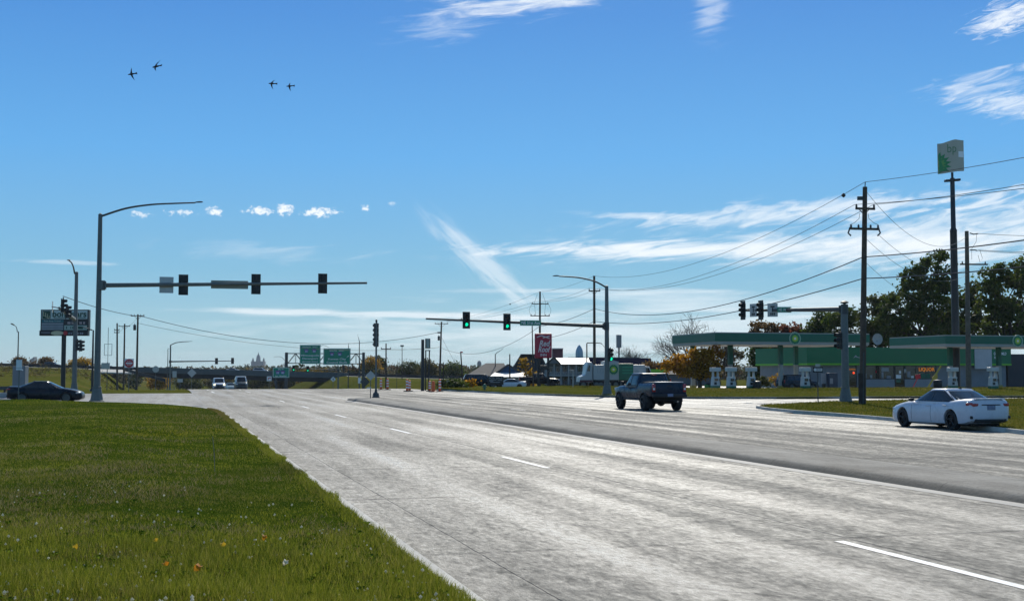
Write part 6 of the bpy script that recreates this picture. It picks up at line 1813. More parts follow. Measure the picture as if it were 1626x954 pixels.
mb = MB(); mb.cone(lp(1369, 645) + Vector((0, -0.19, 0)), lp(1370, 560) + Vector((0, -0.185, 0)), 0.045); mb.build('conduit', M_galv_dark, t)
mb = MB(); mb.lathe([(0.225, 0.0), (0.225, 1.85)], 12); mb.build('pole_wrap', M_darkwood, t, smooth=40)

Y = 110; t = upole('wooden utility pole rising behind the white sedan, cut by the tall sign pole', 1538, Y, (1535, 367), 0.25, pm('pole_wood_pale', (0.13, 0.105, 0.08), 0.9, 0, 0.35, 2.5, 0.5, 14), 0.05); U['E'] = t
lp = lambda px, py: rel(t, pt(px, py, Y))
crossarm('a', t, lp(1545, 420), 1.3, 0.1, M_wood, ins=(-0.9, 0.9), brace=False)
mb = MB(); mb.tube([lp(1540, 370), lp(1546, 372), lp(1553, 371)], 0.05, 6); mb.tube([lp(1540, 397), lp(1548, 397), lp(1552, 398)], 0.05, 6); mb.build('dead_end', M_ceramic, t)
mb = MB(); mb.tube([lp(1551, 372), lp(1550, 384), lp(1543, 395), lp(1543, 412)], 0.016, 5); mb.tube([lp(1556, 397), lp(1560, 410), lp(1556, 416), lp(1553, 405)], 0.016, 5); mb.build('jumper', M_wire, t)

Y = 150; t = upole('wooden utility pole standing directly behind the far signal pole', 944, Y, (943.5, 438), 0.20, M_wood, 0.1); U['B'] = t
lp = lambda px, py: rel(t, pt(px, py, Y))
crossarm('a', t, lp(943.5, 462), 0.72, 0.15, M_wood)
Y = 195; t = upole('dark utility pole with two crossarms in front of the red motel sign', 857, Y, (857.5, 463), 0.20, M_darkwood, 0.05); U['C'] = t
lp = lambda px, py: rel(t, pt(px, py, Y))
a1 = crossarm('a', t, lp(857.5, 482.5), 1.35, 0.1, M_darkwood, ins=(-1, 1), brace=False)
a2 = crossarm('b', t, lp(857.5, 501.5), 1.55, 0.1, M_darkwood, ins=(-1, -0.6, 0.6, 1), brace=False)
for s in (-1, 1):
    mb = MB(); c = lp(857.5, 482.5); e = lp(857.5, 501.5)
    mb.tube([c + Vector((s * 1.3, -0.1, 0.1)), c + Vector((s * 1.75, -0.1, -1.0)), e + Vector((s * 1.5, -0.1, 0.1))], 0.02, 5); mb.tube([c + Vector((s * 0.4, -0.1, 1.6)), c + Vector((s * 0.9, -0.1, 0.2)), e + Vector((s * 0.7, -0.1, 0.1))], 0.02, 5); mb.build('jumper', M_wire, a2)
Y = 255; t = upole('utility pole with a crossarm and transformer left of the hedge', 698, Y, (701, 511), 0.22, M_wood); U['D'] = t
lp = lambda px, py: rel(t, pt(px, py, Y))
crossarm('a', t, lp(701, 514), 1.4, 0.05, M_wood); trafo(t, lp(700, 537), -1); 
mb = MB(); mb.box(lp(698, 528), (0.9, 0.2, 0.3)); mb.build('fuse_rack', M_ceramic, t)
Y = 205; t = upole('utility pole with a wide crossarm and transformer behind the no entry sign', 217, Y, (219, 499), 0.20, M_wood); U['F'] = t
lp = lambda px, py: rel(t, pt(px, py, Y))
crossarm('a', t, lp(219, 501.5), 1.15, -0.05, M_wood, ins=(-1, -0.5, 0.5, 1)); trafo(t, lp(218, 520), -1)
Y = 240; t = upole('utility pole with a plain crossarm, middle of the three left of the ramp', 196.5, Y, (198, 514), 0.2, M_wood)
lp = lambda px, py: rel(t, pt(px, py, Y)); crossarm('a', t, lp(198, 518), 1.15, -0.05, M_wood)
Y = 235; t = upole('utility pole with side insulators, leftmost of the three left of the ramp', 186.5, Y, (186, 513), 0.2, M_wood)
lp = lambda px, py: rel(t, pt(px, py, Y)); crossarm('a', t, lp(186, 524), 0.5, -0.05, M_wood, brace=False); crossarm('b', t, lp(186, 528), 0.5, -0.05, M_wood, brace=False)
Y = 185; t = upole('short utility pole with two drooping arms behind the orange channelizers', 613, Y, (613, 545), 0.13, M_darkwood)
lp = lambda px, py: rel(t, pt(px, py, Y)); crossarm('a', t, lp(613, 554), 0.75, 0.0, M_darkwood, brace=False)
t = upole('thin distant pole with a floodlight rising over the far woods', 638.5, 330, (638.5, 549), 0.12, M_darkwood)
mb = MB(); p = rel(t, pt(638.5, 549, 330)); mb.box(p, (0.9, 0.3, 0.4)); mb.build('floodlight', M_galv_dark, t)
t = upole('leaning wooden pole with a small lamp right of the hedge', 735.5, 160, (731.5, 558), 0.11, M_darkwood)
mb = MB(); p = rel(t, pt(733, 559, 160)); mb.box(p, (0.30, 0.2, 0.16)); mb.build('floodlight', M_red, t)
upole('short bare pole close beside the hedge', 704, 150, (704, 575), 0.09, M_darkwood)
upole('slim pale pole running up to the street name sign', 847, 165, (845, 514), 0.10, M_wood)
upole('short dark post in front of the blue gable', 809.5, 190, (809.5, 562), 0.13, M_darkwood)
upole('thin bare pole at the right bank beside the gantry post', 570.5, 250, (571, 572), 0.12, M_galv_dark)
upole('thin bare pole standing in the green field', 630, 200, (630.5, 578), 0.04, M_galv_dark)

def wire(label, pts, sags, r=0.018, name='power_line', spacers=()):
    """conductor hung from point to point"""
    P = []
    for (a, b), sg in zip(zip(pts[:-1], pts[1:]), sags):
        n = 24
        for i in range(n):
            k = i / n; p = Vector(a).lerp(Vector(b), k); p.z -= 4 * sg * k * (1 - k); P.append(p)
    P.append(Vector(pts[-1]))
    mb = MB(); mb.tube(P, r, 5); o = mb.build(name, M_wire, smooth=60)
    for i in spacers:
        mb = MB(); mb.lathe([(0.02, -0.14), (0.13, -0.05), (0.13, 0.05), (0.02, 0.14)], 8, P[i] - Vector((0, 0, 0.05))); mb.build('spacer', M_wire, o)
    return tag(o, label, 'power line', 'wires between the utility poles')
def beyond(px, py, Y, k, A):
    """carry the line from A through photo point (px,py) at distance Y, k times as far"""
    p = pt(px, py, Y); A = Vector(A); return A + (p - A) * k
A_top = pt(1374, 289, 74); B_top = pt(943.5, 438, 150); C_top = pt(857.5, 463, 195); D_top = pt(701, 511, 255)
wire('topmost wire from the near wooden pole over to the far poles', [beyond(1626, 240, 56, 1.9, A_top), A_top, B_top, C_top, D_top], [0.3, 2.0, 0.4, 0.7], 0.016, spacers=(25, 78, 90))
for dx, lb, py2 in ((-0.55, 'left wire of the upper crossarm pair on the near wooden pole', 289), (0.58, 'right wire of the upper crossarm pair on the near wooden pole', 283)):
    a = pt(1372, 330, 74) + Vector((dx, 0, 0.2)); b = pt(943.5, 460, 150) + Vector((dx * 1.1, 0, 0.2)); c = pt(857.5, 482, 195) + Vector((dx * 1.6, 0, 0.3)); d = pt(701, 513, 255) + Vector((dx * 1.8, 0, 0.3))
    wire(lb, [beyond(1626, py2, 56, 1.9, a), a, b, c, d], [0.3, 2.0, 0.4, 0.7], 0.016)
a = pt(1371, 408, 74); b = pt(944, 490, 150); c = pt(857, 518, 195); d = pt(700, 552, 255)
wire('upper thick cable strung between the near wooden pole and the poles by the motel', [beyond(1626, 371, 56, 1.9, a), a, b, c, d], [0.3, 1.9, 0.35, 2.6], 0.032)
a = pt(1371, 442, 74); b = pt(944, 510, 150); c = pt(857, 538, 195)
wire('lower thick cable passing behind the side-street signals', [beyond(1626, 413, 56, 1.9, a), a, b, c], [0.3, 1.2, 0.4], 0.032)
a = pt(219, 503, 205) + Vector((1, 0, 0)); d = pt(699, 527, 255)
wire('long sagging wire crossing the picture from the left poles, upper of two', [pt(100, 470, 150), a, d], [0.4, 3.4], 0.045)
a = pt(219, 513, 205); d = pt(699, 551, 255)
wire('long sagging wire crossing the picture from the left poles, lower of two', [a, d], [2.2], 0.030)
E = U['E']
wire('slack wire from the top of the near pole to the tall sign pole', [pt(1376, 305, 74), pt(1535, 376, 110)], [1.9], 0.014)
wire('slack wire from the lower crossarm down to the trees, upper', [pt(1394, 372, 74), pt(1536, 428, 110)], [1.1], 0.013)
wire('slack wire from the lower crossarm down to the trees, lower', [pt(1376, 380, 74), pt(1536, 436, 110)], [1.4], 0.013)
wire('guy wire from the near pole into the trees', [pt(1372, 414, 74), pt(1500, 485, 112)], [0.8], 0.012)
for k, (py, q) in enumerate(((371, 374), (397, 399), (398, 404))):
    wire(('top wire leaving the pole behind the sedan to the right', 'second wire leaving the pole behind the sedan to the right', 'third wire leaving the pole behind the sedan to the right')[k], [pt(1553, py, 110), pt(1760, q, 110)], [0.15], 0.02)
wire('guy wire slanting off the pole with the transformer by the hedge', [pt(701, 535, 255), pt(728, 585, 250)], [0.1], 0.022)
wire('thin service wire from the short pole toward the hedge pole', [pt(613, 553, 185), pt(699, 551, 255)], [0.3], 0.02)
wire('jumper wires linking the three left poles', [pt(186, 524, 235), pt(198, 516, 240), pt(217, 505, 205)], [0.6, 0.6], 0.02)

# ------------------------------------------------------------------ buildings across the road
M_shingle = pm('roof_shingle', (0.085, 0.080, 0.075), 0.9, 0, 0.2, 0.8, 0.3, 8)
M_whiteroof = pm('white_metal_roof', (0.66, 0.65, 0.62), 0.5, 0, 0.06, 0.5)
M_siding = pm('grey_siding', (0.16, 0.17, 0.18), 0.8, 0, 0.12, 0.6)
M_brown = pm('tan_block_wall', (0.17, 0.15, 0.12), 0.85, 0, 0.12, 0.8)
M_bluegable = pm('blue_gable', (0.025, 0.075, 0.15), 0.7, 0, 0.1, 0.8)
M_purple = pm('purple_metal_roof', (0.035, 0.024, 0.050), 0.9, 0.0, 0.12, 0.5, spec=0.08)
M_trim = pm('pale_trim', (0.42, 0.41, 0.38), 0.6, 0, 0.06, 1)
M_dimwin = glass('dim_window', (0.012, 0.016, 0.02), 0.08)
def bld(name, label, px0, Y, cat='house', rz=0.0):
    x = xx(px0, Y); z0 = hz(x, Y); t = thing(name, label, cat, (x, Y, z0), rz)
    k = Y * math.cos(PITCH) / F
    return t, (lambda px: (px - px0) * k), (lambda py: zz(py, Y) - z0)
def win(t, a, b, c, d, y=-0.05, nm='window', m=None, frame=M_trim):
    mb = MB(); mb.span((a, y, c), (b, y + 0.045, d)); w = mb.build(nm, m or M_dimwin, t)
    mb = MB(); q = 0.09
    mb.span((a - q, y - 0.03, c - q), (b + q, y, c)); mb.span((a - q, y - 0.03, d), (b + q, y, d + q)); mb.span((a - q, y - 0.03, c), (a, y, d)); mb.span((b, y - 0.03, c), (b + q, y, d)); mb.build('frame', frame, w)
t, g, f = bld('house', 'grey hip-roofed house behind the black parked vehicle', 742, 225)
mb = MB(); mb.span((g(743), 0, 0), (g(806), 14, f(597))); mb.build('wall', M_siding, t)
mb = MB(); zr, ze = f(576), f(596.5)
mb.add([(g(739), -0.6, ze), (g(810), -0.6, ze), (g(810), 14.6, ze), (g(739), 14.6, ze), (g(770), 7, zr), (g(800), 7, zr)], [(0, 1, 5, 4), (2, 3, 4, 5), (3, 0, 4), (1, 2, 5), (3, 2, 1, 0)])
mb.build('roof', M_shingle, t)
for a, b in ((746, 751), (757, 761)): win(t, g(a), g(b), f(609), f(601))
t, g, f = bld('shop_building', 'low building with a blue front gable and bright white roof edge', 800, 200, 'building')
mb = MB(); mb.span((g(781), 0, 0), (g(838), 12, f(598))); mb.build('wall', M_brown, t)
mb = MB(); mb.add([(g(777), -0.5, f(598)), (g(838.5), -0.5, f(598)), (g(838.5), 5.5, f(591)), (g(785), 5.5, f(591)), (g(777), -0.5, f(598) - 0.12), (g(838.5), -0.5, f(598) - 0.12), (g(838.5), 12, f(598) - 0.12), (g(777), 12, f(598) - 0.12)], [(0, 1, 2, 3), (4, 5, 1, 0), (4, 7, 6, 5), (0, 3, 7, 4), (1, 5, 6, 2), (3, 2, 6, 7)]); mb.build('roof', M_whiteroof, t)
mb = MB(); mb.prism([(g(789), f(591.5)), (g(826), f(591.5)), (g(807), f(579))], 5.2, 10.5); mb.build('gable', M_bluegable, t)
mb = MB()
for a, b in (((787, 592.5), (807, 578.3)), ((807, 578.3), (828, 592.5))):
    A_, B_ = Vector((g(a[0]), 5.0, f(a[1]))), Vector((g(b[0]), 5.0, f(b[1]))); mb.cone(A_, B_, 0.16, n=6)
mb.build('gable_trim', M_shingle, t)
win(t, g(786), g(792), f(609), f(602)); win(t, g(818), g(822), f(612), f(601), nm='door')
t, g, f = bld('barn_house', 'tall dark gabled house behind the low white-roofed building', 838, 232)
mb = MB(); mb.prism([(g(815), 0), (g(868), 0), (g(868), f(584)), (g(858), f(563)), (g(827), f(563)), (g(815), f(584))], 0, 14); mb.build('wall', pm('slate_siding', (0.055, 0.062, 0.07), 0.8, 0, 0.12, 0.6), t)
mb = MB(); mb.add([(g(813), -0.7, f(585)), (g(827), -0.7, f(562)), (g(827), 14.5, f(562)), (g(813), 14.5, f(585)), (g(859), -0.7, f(562)), (g(859), 14.5, f(562)), (g(870), -0.7, f(585)), (g(870), 14.5, f(585))], [(0, 1, 2, 3), (1, 4, 5, 2), (4, 6, 7, 5)])
o = mb.build('roof', M_shingle, t); o.modifiers.new('thick', 'SOLIDIFY').thickness = 0.25
win(t, g(828), g(834), f(600), f(590)); win(t, g(838), g(844), f(600), f(590))
t, g, f = bld('motel', 'two-storey grey motel with a bright white roof slope and balcony', 905, 205, 'motel')
mb = MB(); mb.span((g(868), 1.8, 0), (g(940), 14, f(577))); mb.build('wall', M_siding, t)
mb = MB(); mb.add([(g(886), 0, f(578)), (g(938), 0, f(578)), (g(938), 6, f(567.5)), (g(879), 6, f(567.5)), (g(886), 12, f(578)), (g(938), 12, f(578))], [(0, 1, 2, 3), (3, 2, 5, 4), (0, 3, 4), (1, 5, 2), (0, 4, 5, 1)]); mb.build('roof', M_whiteroof, t)
mb = MB(); mb.prism([(g(868.5), f(577)), (g(889), f(577)), (g(879.5), f(567.4))], -0.2, 6); mb.build('gable', M_siding, t)
mb = MB(); mb.cone((g(867), -0.3, f(578)), (g(879.5), -0.3, f(566.8)), 0.13, n=6); mb.cone((g(879.5), -0.3, f(566.8)), (g(890), -0.3, f(578)), 0.13, n=6); mb.build('gable_trim', M_shingle, t)
mb = MB(); mb.span((g(868), 0, f(597)), (g(938), 1.79, f(595.2))); b_ = mb.build('balcony', M_trim, t)
mb = MB(); mb.span((g(868), 0.0, f(591.2)), (g(938), 0.06, f(590.6)))
for q in np.arange(868, 938, 1.15): mb.span((g(q), 0.01, f(595.2)), (g(q) + 0.04, 0.05, f(591.2)))
mb.build('railing', M_trim, b_)
for q in (869, 880, 891, 903, 915, 926, 937):
    mb = MB(); mb.span((g(q) - 0.09, 0.1, 0), (g(q) + 0.09, 0.28, f(578))); mb.build('column', M_trim, t)
for q in (872, 884, 895, 907, 919, 930):
    win(t, g(q), g(q + 3), f(592), f(583), 1.74); win(t, g(q + 4.2), g(q + 5.6), f(595.1), f(583), 1.74, 'door')
    win(t, g(q), g(q + 3), f(610), f(601), 1.74); win(t, g(q + 4.2), g(q + 5.6), f(613), f(601), 1.74, 'door')
t, g, f = bld('long_hall', 'long low hall with a dark purple metal roof behind the trucks', 980, 230, 'building')
mb = MB(); mb.span((g(931), 0.4, 0), (g(1038), 16, f(580))); mb.build('wall', M_siding, t)
mb = MB(); mb.add([(g(925), -0.5, f(581)), (g(1035), -0.5, f(581)), (g(1034), 0.1, f(569)), (g(933), 0.1, f(568)), (g(925), -0.5, f(581.8)), (g(1035), -0.5, f(581.8)), (g(1035), 16, f(581.8)), (g(925), 16, f(581.8))], [(0, 1, 2, 3), (4, 5, 1, 0), (4, 7, 6, 5), (3, 2, 6, 7), (0, 3, 7, 4), (1, 5, 6, 2)]); mb.build('roof', M_purple, t)
mb = MB(); mb.span((g(926), 0.6, f(569.5)), (g(1034), 16, f(568.4))); mb.build('flat_roof', M_shingle, t)
mb = MB(); mb.span((g(905), 7, f(569)), (g(1022), 7.5, f(566.3))); mb.build('parapet', M_brown, t)
for q in (1008, 1014, 1022): win(t, g(q), g(q + 3), f(596), f(586), 0.35)
t, g, f = bld('roof_box', 'dark red boxed shed top rising behind the motel gable', 886, 222, 'building')
mb = MB(); mb.span((g(878), 0, 0), (g(894), 5, f(554.2))); mb.build('wall', pm('maroon_wall', (0.12, 0.045, 0.055), 0.8, 0, 0.1, 1), t); mb = MB(); mb.span((g(877.5), -0.2, f(554.1)), (g(894.5), 5.2, f(552.6))); mb.build('roof', M_trim, t)
t, g, f = bld('silo_dome', 'pale blue pointed dome beyond the motel roof', 920, 320, 'dome')
mb = MB(); r = g(926) - g(920); mb.lathe([(r, 0), (r, f(566)), (r * 1.0, f(560)), (r * 0.88, f(555.5)), (r * 0.55, f(551)), (r * 0.2, f(548.3)), (0.02, f(547))], 20); mb.build('shell', pm('dome_blue', (0.30, 0.40, 0.47), 0.5, 0.2, 0.06, 0.6), t, smooth=60)
t, g, f = bld('grey_shed', 'long low grey shed behind the orange tree', 1095, 205, 'building')
mb = MB(); mb.span((g(1040), 0, 0), (g(1140), 10, f(594))); mb.build('wall', pm('shed_grey', (0.15, 0.155, 0.165), 0.8, 0, 0.1, 0.6), t)
mb = MB(); mb.add([(g(1038), -0.4, f(594)), (g(1142), -0.4, f(594)), (g(1142), 5, f(588)), (g(1038), 5, f(588)), (g(1038), 10.4, f(594)), (g(1142), 10.4, f(594))], [(0, 1, 2, 3), (3, 2, 5, 4), (0, 3, 4), (1, 5, 2), (0, 4, 5, 1)]); mb.build('roof', M_shingle, t)
# the skyline: statehouse dome, a tower block, a water tower
Y = 3500; x = xx(410, Y); k = Y / F
t = thing('statehouse', 'domed statehouse with two side turrets on the far skyline', 'capitol', (x, Y, 8))
M_far = pm('far_stone', (0.16, 0.17, 0.18), 0.9, 0, 0.08, 0.02)
H_ = lambda py: zz(py, Y) - 8
mb = MB(); mb.span((-10 * k, -15, -5), (10 * k, 15, H_(573.5))); mb.build('wall', M_far, t)
mb = MB(); r = 3.3 * k; mb.lathe([(r * 1.1, H_(575)), (r * 1.1, H_(570.5)), (r, H_(570)), (r * 0.95, H_(567)), (r * 0.7, H_(564.5)), (r * 0.3, H_(563)), (r * 0.22, H_(561)), (0.1, H_(559))], 16); mb.build('dome', M_far, t, smooth=40)
for s in (-8.5, 8.5):
    mb = MB(); r = 1.6 * k; mb.lathe([(r, H_(576)), (r, H_(571.5)), (r * 0.6, H_(569.5)), (0.1, H_(567.5))], 10, (s * k, 0, 0)); mb.build('turret', M_far, t)
Y = 2600; x = xx(52, Y); k = Y / F; t = thing('tower_block', 'small grey building on the skyline left of the billboard', 'building', (x, Y, 3))
mb = MB(); mb.prism([(-3.5 * k, 0), (3.5 * k, 0), (3.5 * k, zz(566.5, Y) - 3), (0.5 * k, zz(569, Y) - 3), (-3.5 * k, zz(571, Y) - 3)], -8, 8); mb.build('wall', M_far, t)
Y = 1900; x = xx(761, Y); k = Y / F; t = thing('water_tower', 'pale round water tower over the woods left of the houses', 'water tower', (x, Y, 3))
z_ = lambda py: zz(py, Y) - 3
mb = MB(); r = 3.4 * k; mb.lathe([(r * 0.5, z_(582)), (r * 0.95, z_(579.5)), (r, z_(577)), (r * 0.8, z_(574)), (r * 0.3, z_(572.6)), (0.05, z_(572.4))], 14); mb.build('tank', M_far, t, smooth=50)
mb = MB(); mb.cone((0, 0, -2), (0, 0, z_(580)), r * 0.35); mb.build('stem', M_far, t)

# ------------------------------------------------------------------ trucks and parked cars by the motel
def wheel_simple(t, x, y, r, w=0.3, m=M_rubber):
    mb = MB(); mb.lathe([(r * 0.6, -w / 2), (r, -w / 2 + 0.03), (r, w / 2 - 0.03), (r * 0.6, w / 2)], 18, (x, y, r), 'Y'); o = mb.build('wheel', m, t, smooth=40)
    mb = MB(); mb.lathe([(r * 0.58, -w / 2 - 0.01), (r * 0.3, -w / 2 + 0.04), (0.01, -w / 2 + 0.02)], 14, (x, y, r), 'Y'); mb.build('hub', M_galv, o, smooth=40)
Y = 150; t = thing('tanker_truck', 'white truck with a round green and yellow emblem on its box', 'truck', (xx(950, Y), Y, 0.1), TH * 0.5)
k = Y * math.cos(PITCH) / F; g = lambda px: (px - 950) * k; f = lambda py: zz(py, Y) - 0.1
M_tw = pm('truck_white', (0.40, 0.42, 0.42), 0.4, 0, 0.08, 1, coat=0.3)
mb = MB(); mb.prism([(g(917), 0.75), (g(938), 0.75), (g(938), f(577)), (g(935.5), f(574.5)), (g(930.5), f(575)), (g(926), f(595)), (g(918), f(598))], -1.2, 1.2); c_ = mb.build('cab', M_tw, t, bevel=0.09)
mb = MB(); mb.prism([(g(933.5), f(589)), (g(928.8), f(589)), (g(931.5), f(580)), (g(934), f(580))], -1.225, -1.203); mb.build('side_window', M_glass, c_)
mb = MB(); mb.span((g(916.3), -1.1, 0.45), (g(921), 1.1, 0.85)); mb.build('bumper', M_galv_dark, t, bevel=0.05)
mb = MB(); mb.span((g(917), -1.21, 0.8), (g(937), -1.18, 1.05)); mb.build('skirt', pm('truck_maroon', (0.10, 0.02, 0.03), 0.5), t)
mb = MB(); mb.span((g(938.8), -1.28, 1.05), (g(957), 1.28, f(579))); mb.build('front_box', M_tw, t, bevel=0.05)
mb = MB(); mb.span((g(957.5), -1.30, 1.05), (g(979.5), 1.30, f(574))); b_ = mb.build('box', M_tw, t, bevel=0.05)
mb = MB(); mb.prism([(g(957.5), f(574) + 0.01), (g(979.5), f(574) + 0.01), (g(970), f(572)), (g(966), f(572))], -1.25, 1.25); mb.build('fairing', M_tw, t)
flower(b_, (g(971), -1.32, f(586.5)), 0.62)
mb = MB(); mb.span((g(957), -1.1, 0.6), (g(979), 1.1, 1.04)); mb.build('chassis', M_blackpaint, t)
lettering('lettering', 'LG', 0.5, M_dim, t, (g(950), -1.29, f(589)), width=0.8)
for px in (923, 944, 951, 964, 975): wheel_simple(t, g(px), -1.05, 0.50); wheel_simple(t, g(px), 1.05, 0.50)
Y = 156; t = thing('box_trailer', 'green box trailer between the emblem truck and the white truck', 'trailer', (xx(992, Y), Y, 0.1), TH * 0.4)
k = Y * math.cos(PITCH) / F; g = lambda px: (px - 992) * k; f = lambda py: zz(py, Y) - 0.1
mb = MB(); mb.span((g(979), -1.2, 1.0), (g(1003), 1.3, f(577))); b_ = mb.build('box', pm('trailer_green', (0.012, 0.13, 0.075), 0.45, 0, 0.1, 1), t, bevel=0.05)
mb = MB()
for py in (584, 588.5, 593): mb.span((g(985), -1.215, f(py)), (g(1002), -1.2, f(py) + 0.16))
mb.build('stripes', pm('stripe_green', (0.03, 0.26, 0.15), 0.5), b_)
mb = MB(); mb.span((g(980), -1.1, 0.5), (g(1003), 1.1, 0.99)); mb.build('chassis', M_blackpaint, t)
for px in (985, 997): wheel_simple(t, g(px), -1.05, 0.48); wheel_simple(t, g(px), 1.05, 0.48)
Y = 162; t = thing('box_truck', 'plain white box truck right of the green trailer', 'truck', (xx(1016, Y), Y, 0.1), TH * 0.4)
k = Y * math.cos(PITCH) / F; g = lambda px: (px - 1016) * k; f = lambda py: zz(py, Y) - 0.1
mb = MB(); mb.span((g(1001), -1.2, 0.9), (g(1021), 1.2, f(579))); b_ = mb.build('box', M_tw, t, bevel=0.05)
mb = MB(); mb.prism([(g(1021.3), 0.7), (g(1035), 0.7), (g(1034), f(598)), (g(1029), f(582)), (g(1021.3), f(581))], -1.1, 1.1); c_ = mb.build('cab', M_tw, t, bevel=0.06)
mb = MB(); mb.prism([(g(1023), f(592)), (g(1031), f(592)), (g(1028), f(584)), (g(1023), f(584))], -1.125, -1.103); mb.build('side_window', M_glass, c_)
mb = MB(); mb.lathe([(0.001, 0), (0.26, 0.002), (0.26, 0.012), (0.001, 0.014)], 14, (g(1008.5), -1.214, f(590)), 'Y'); mb.build('roundel', M_dim, b_)
for px in (1006, 1029): wheel_simple(t, g(px), -1.0, 0.45); wheel_simple(t, g(px), 1.0, 0.45)
put(suv('dark parked SUV with a green roof rack box beside the white box truck', (0.012, 0.05, 0.03), H=1.9), xx(1042, 150), 150, 0.1, AHEAD)
o = thing('kiosk', 'low kiosk with a bright green roof right of the white box truck', 'kiosk', (xx(1043, 168), 168, 0.0))
mb = MB(); mb.span((-1.1, -0.6, 0), (1.1, 0.8, 2.1)); mb.build('wall', M_siding, o); mb = MB(); mb.prism([(-1.4, 2.1), (1.4, 2.1), (1.2, 2.5), (-1.2, 2.5)], -0.9, 1.0); mb.build('roof', M_lime, o)
put(pickup('black parked pickup below the red motel sign', (0.010, 0.010, 0.012), H=1.95, lift=0.1), xx(856, 176), 176, 0.0, 0.08)
put(suv('black parked SUV left of the FOR SALE board', (0.010, 0.011, 0.013)), xx(764, 165), 165, 0.05, 0.1)
put(sedan('white low parked car in front of the tan block wall', (0.66, 0.68, 0.70), name='parked_car'), xx(808, 172), 172, -0.25, math.pi + 0.1)

# ------------------------------------------------------------------ street bits
def tube_cone(label, px, py_b, py_t, Y, kind=0):
    x = xx(px, Y); z0 = 0.0 if Y < 137 else hz(x, Y) + 0.02
    hh = zz(py_t, Y) - z0
    t = thing('channelizer', label, 'traffic cone', (x, Y, z0), 0, 'orange channelizers at the road edge')
    mb = MB(); mb.lathe([(0.40, 0), (0.40, 0.06), (0.30, 0.10)], 8); mb.build('foot', M_rubber, t)
    mb = MB(); mb.lathe([(0.13, 0.1), (0.12, hh * 0.9), (0.10, hh), (0.02, hh + 0.03)], 12); b_ = mb.build('tube', M_orange, t, smooth=40)
    for a in (0.28, 0.52, 0.76):
        mb = MB(); mb.lathe([(0.134, hh * a), (0.131, hh * (a + 0.12))], 12); mb.build('band', M_white, b_, smooth=40)
for k, a in enumerate(((605, 618, 601, 145, 'orange channelizer, leftmost of the row behind the median signal'), (615.5, 618, 601, 145, 'orange channelizer just right of the short utility pole'), (646.5, 621, 602, 133, 'orange channelizer of the middle pair, on the left'),
                       (650.5, 620, 604, 135, 'orange channelizer of the middle pair, on the right'), (682.5, 621, 605, 134, 'orange channelizer close behind the solid orange barrel'), (698.5, 622, 602, 131, 'orange channelizer furthest right, in front of the hedge'))):
    tube_cone(a[4], a[0], a[1], a[2], a[3])
Y = 130; t = thing('traffic_barrel', 'solid orange barrel between the channelizers at the road edge', 'traffic barrel', (xx(688, Y), Y, 0))
mb = MB(); mb.lathe([(0.28, 0), (0.28, 0.08), (0.20, 0.10), (0.17, 1.05), (0.10, 1.15), (0.02, 1.16)], 14); mb.build('body', M_orange, t, smooth=40)
mb = MB(); mb.lathe([(0.50, 0), (0.50, 0.05), (0.3, 0.08)], 8); mb.build('foot', M_rubber, t)
Y = 128; t = thing('fire_hydrant', 'small green hydrant on the far verge', 'hydrant', (xx(769.5, Y), Y, 0.16))
mb = MB(); mb.lathe([(0.2, 0), (0.2, 0.06), (0.14, 0.08), (0.14, 0.5), (0.18, 0.52), (0.16, 0.62), (0.08, 0.70), (0.03, 0.74)], 12); mb.cone((-0.26, 0, 0.42), (0.26, 0, 0.42), 0.06); mb.build('body', pm('hydrant_green', (0.07, 0.16, 0.10), 0.5), t, smooth=40)
Y = 140; t = thing('yard_lamp', 'short lamp post with a flat head on the far verge before the motel', 'lamp', (xx(910, Y), Y, 0.1))
mb = MB(); mb.cone((0, 0, 0), (0, 0, zz(589, Y) - 0.1), 0.07); mb.build('pole', M_trim, t); mb = MB(); mb.box((-0.2, 0, zz(588, Y) - 0.1), (0.62, 0.3, 0.12)); mb.build('luminaire', M_trim, t, bevel=0.02)
mb = MB(); mb.box((0, 0, 0.05), (0.9, 0.6, 0.14)); mb.build('base', M_concrete, t)
# thin plastic stake leaning in the lawn
x, y = gp(341, 748, 0.25)
mb = MB(); mb.tube([(0, 0, 0), (-0.02, 0.03, 0.32), (-0.06, 0.05, 0.62)], 0.006, 5); o = mb.build('marker_stake', M_galv); o.location = (x, y, 0.25); tag(o, 'thin pale stake stuck in the lawn', 'stake')
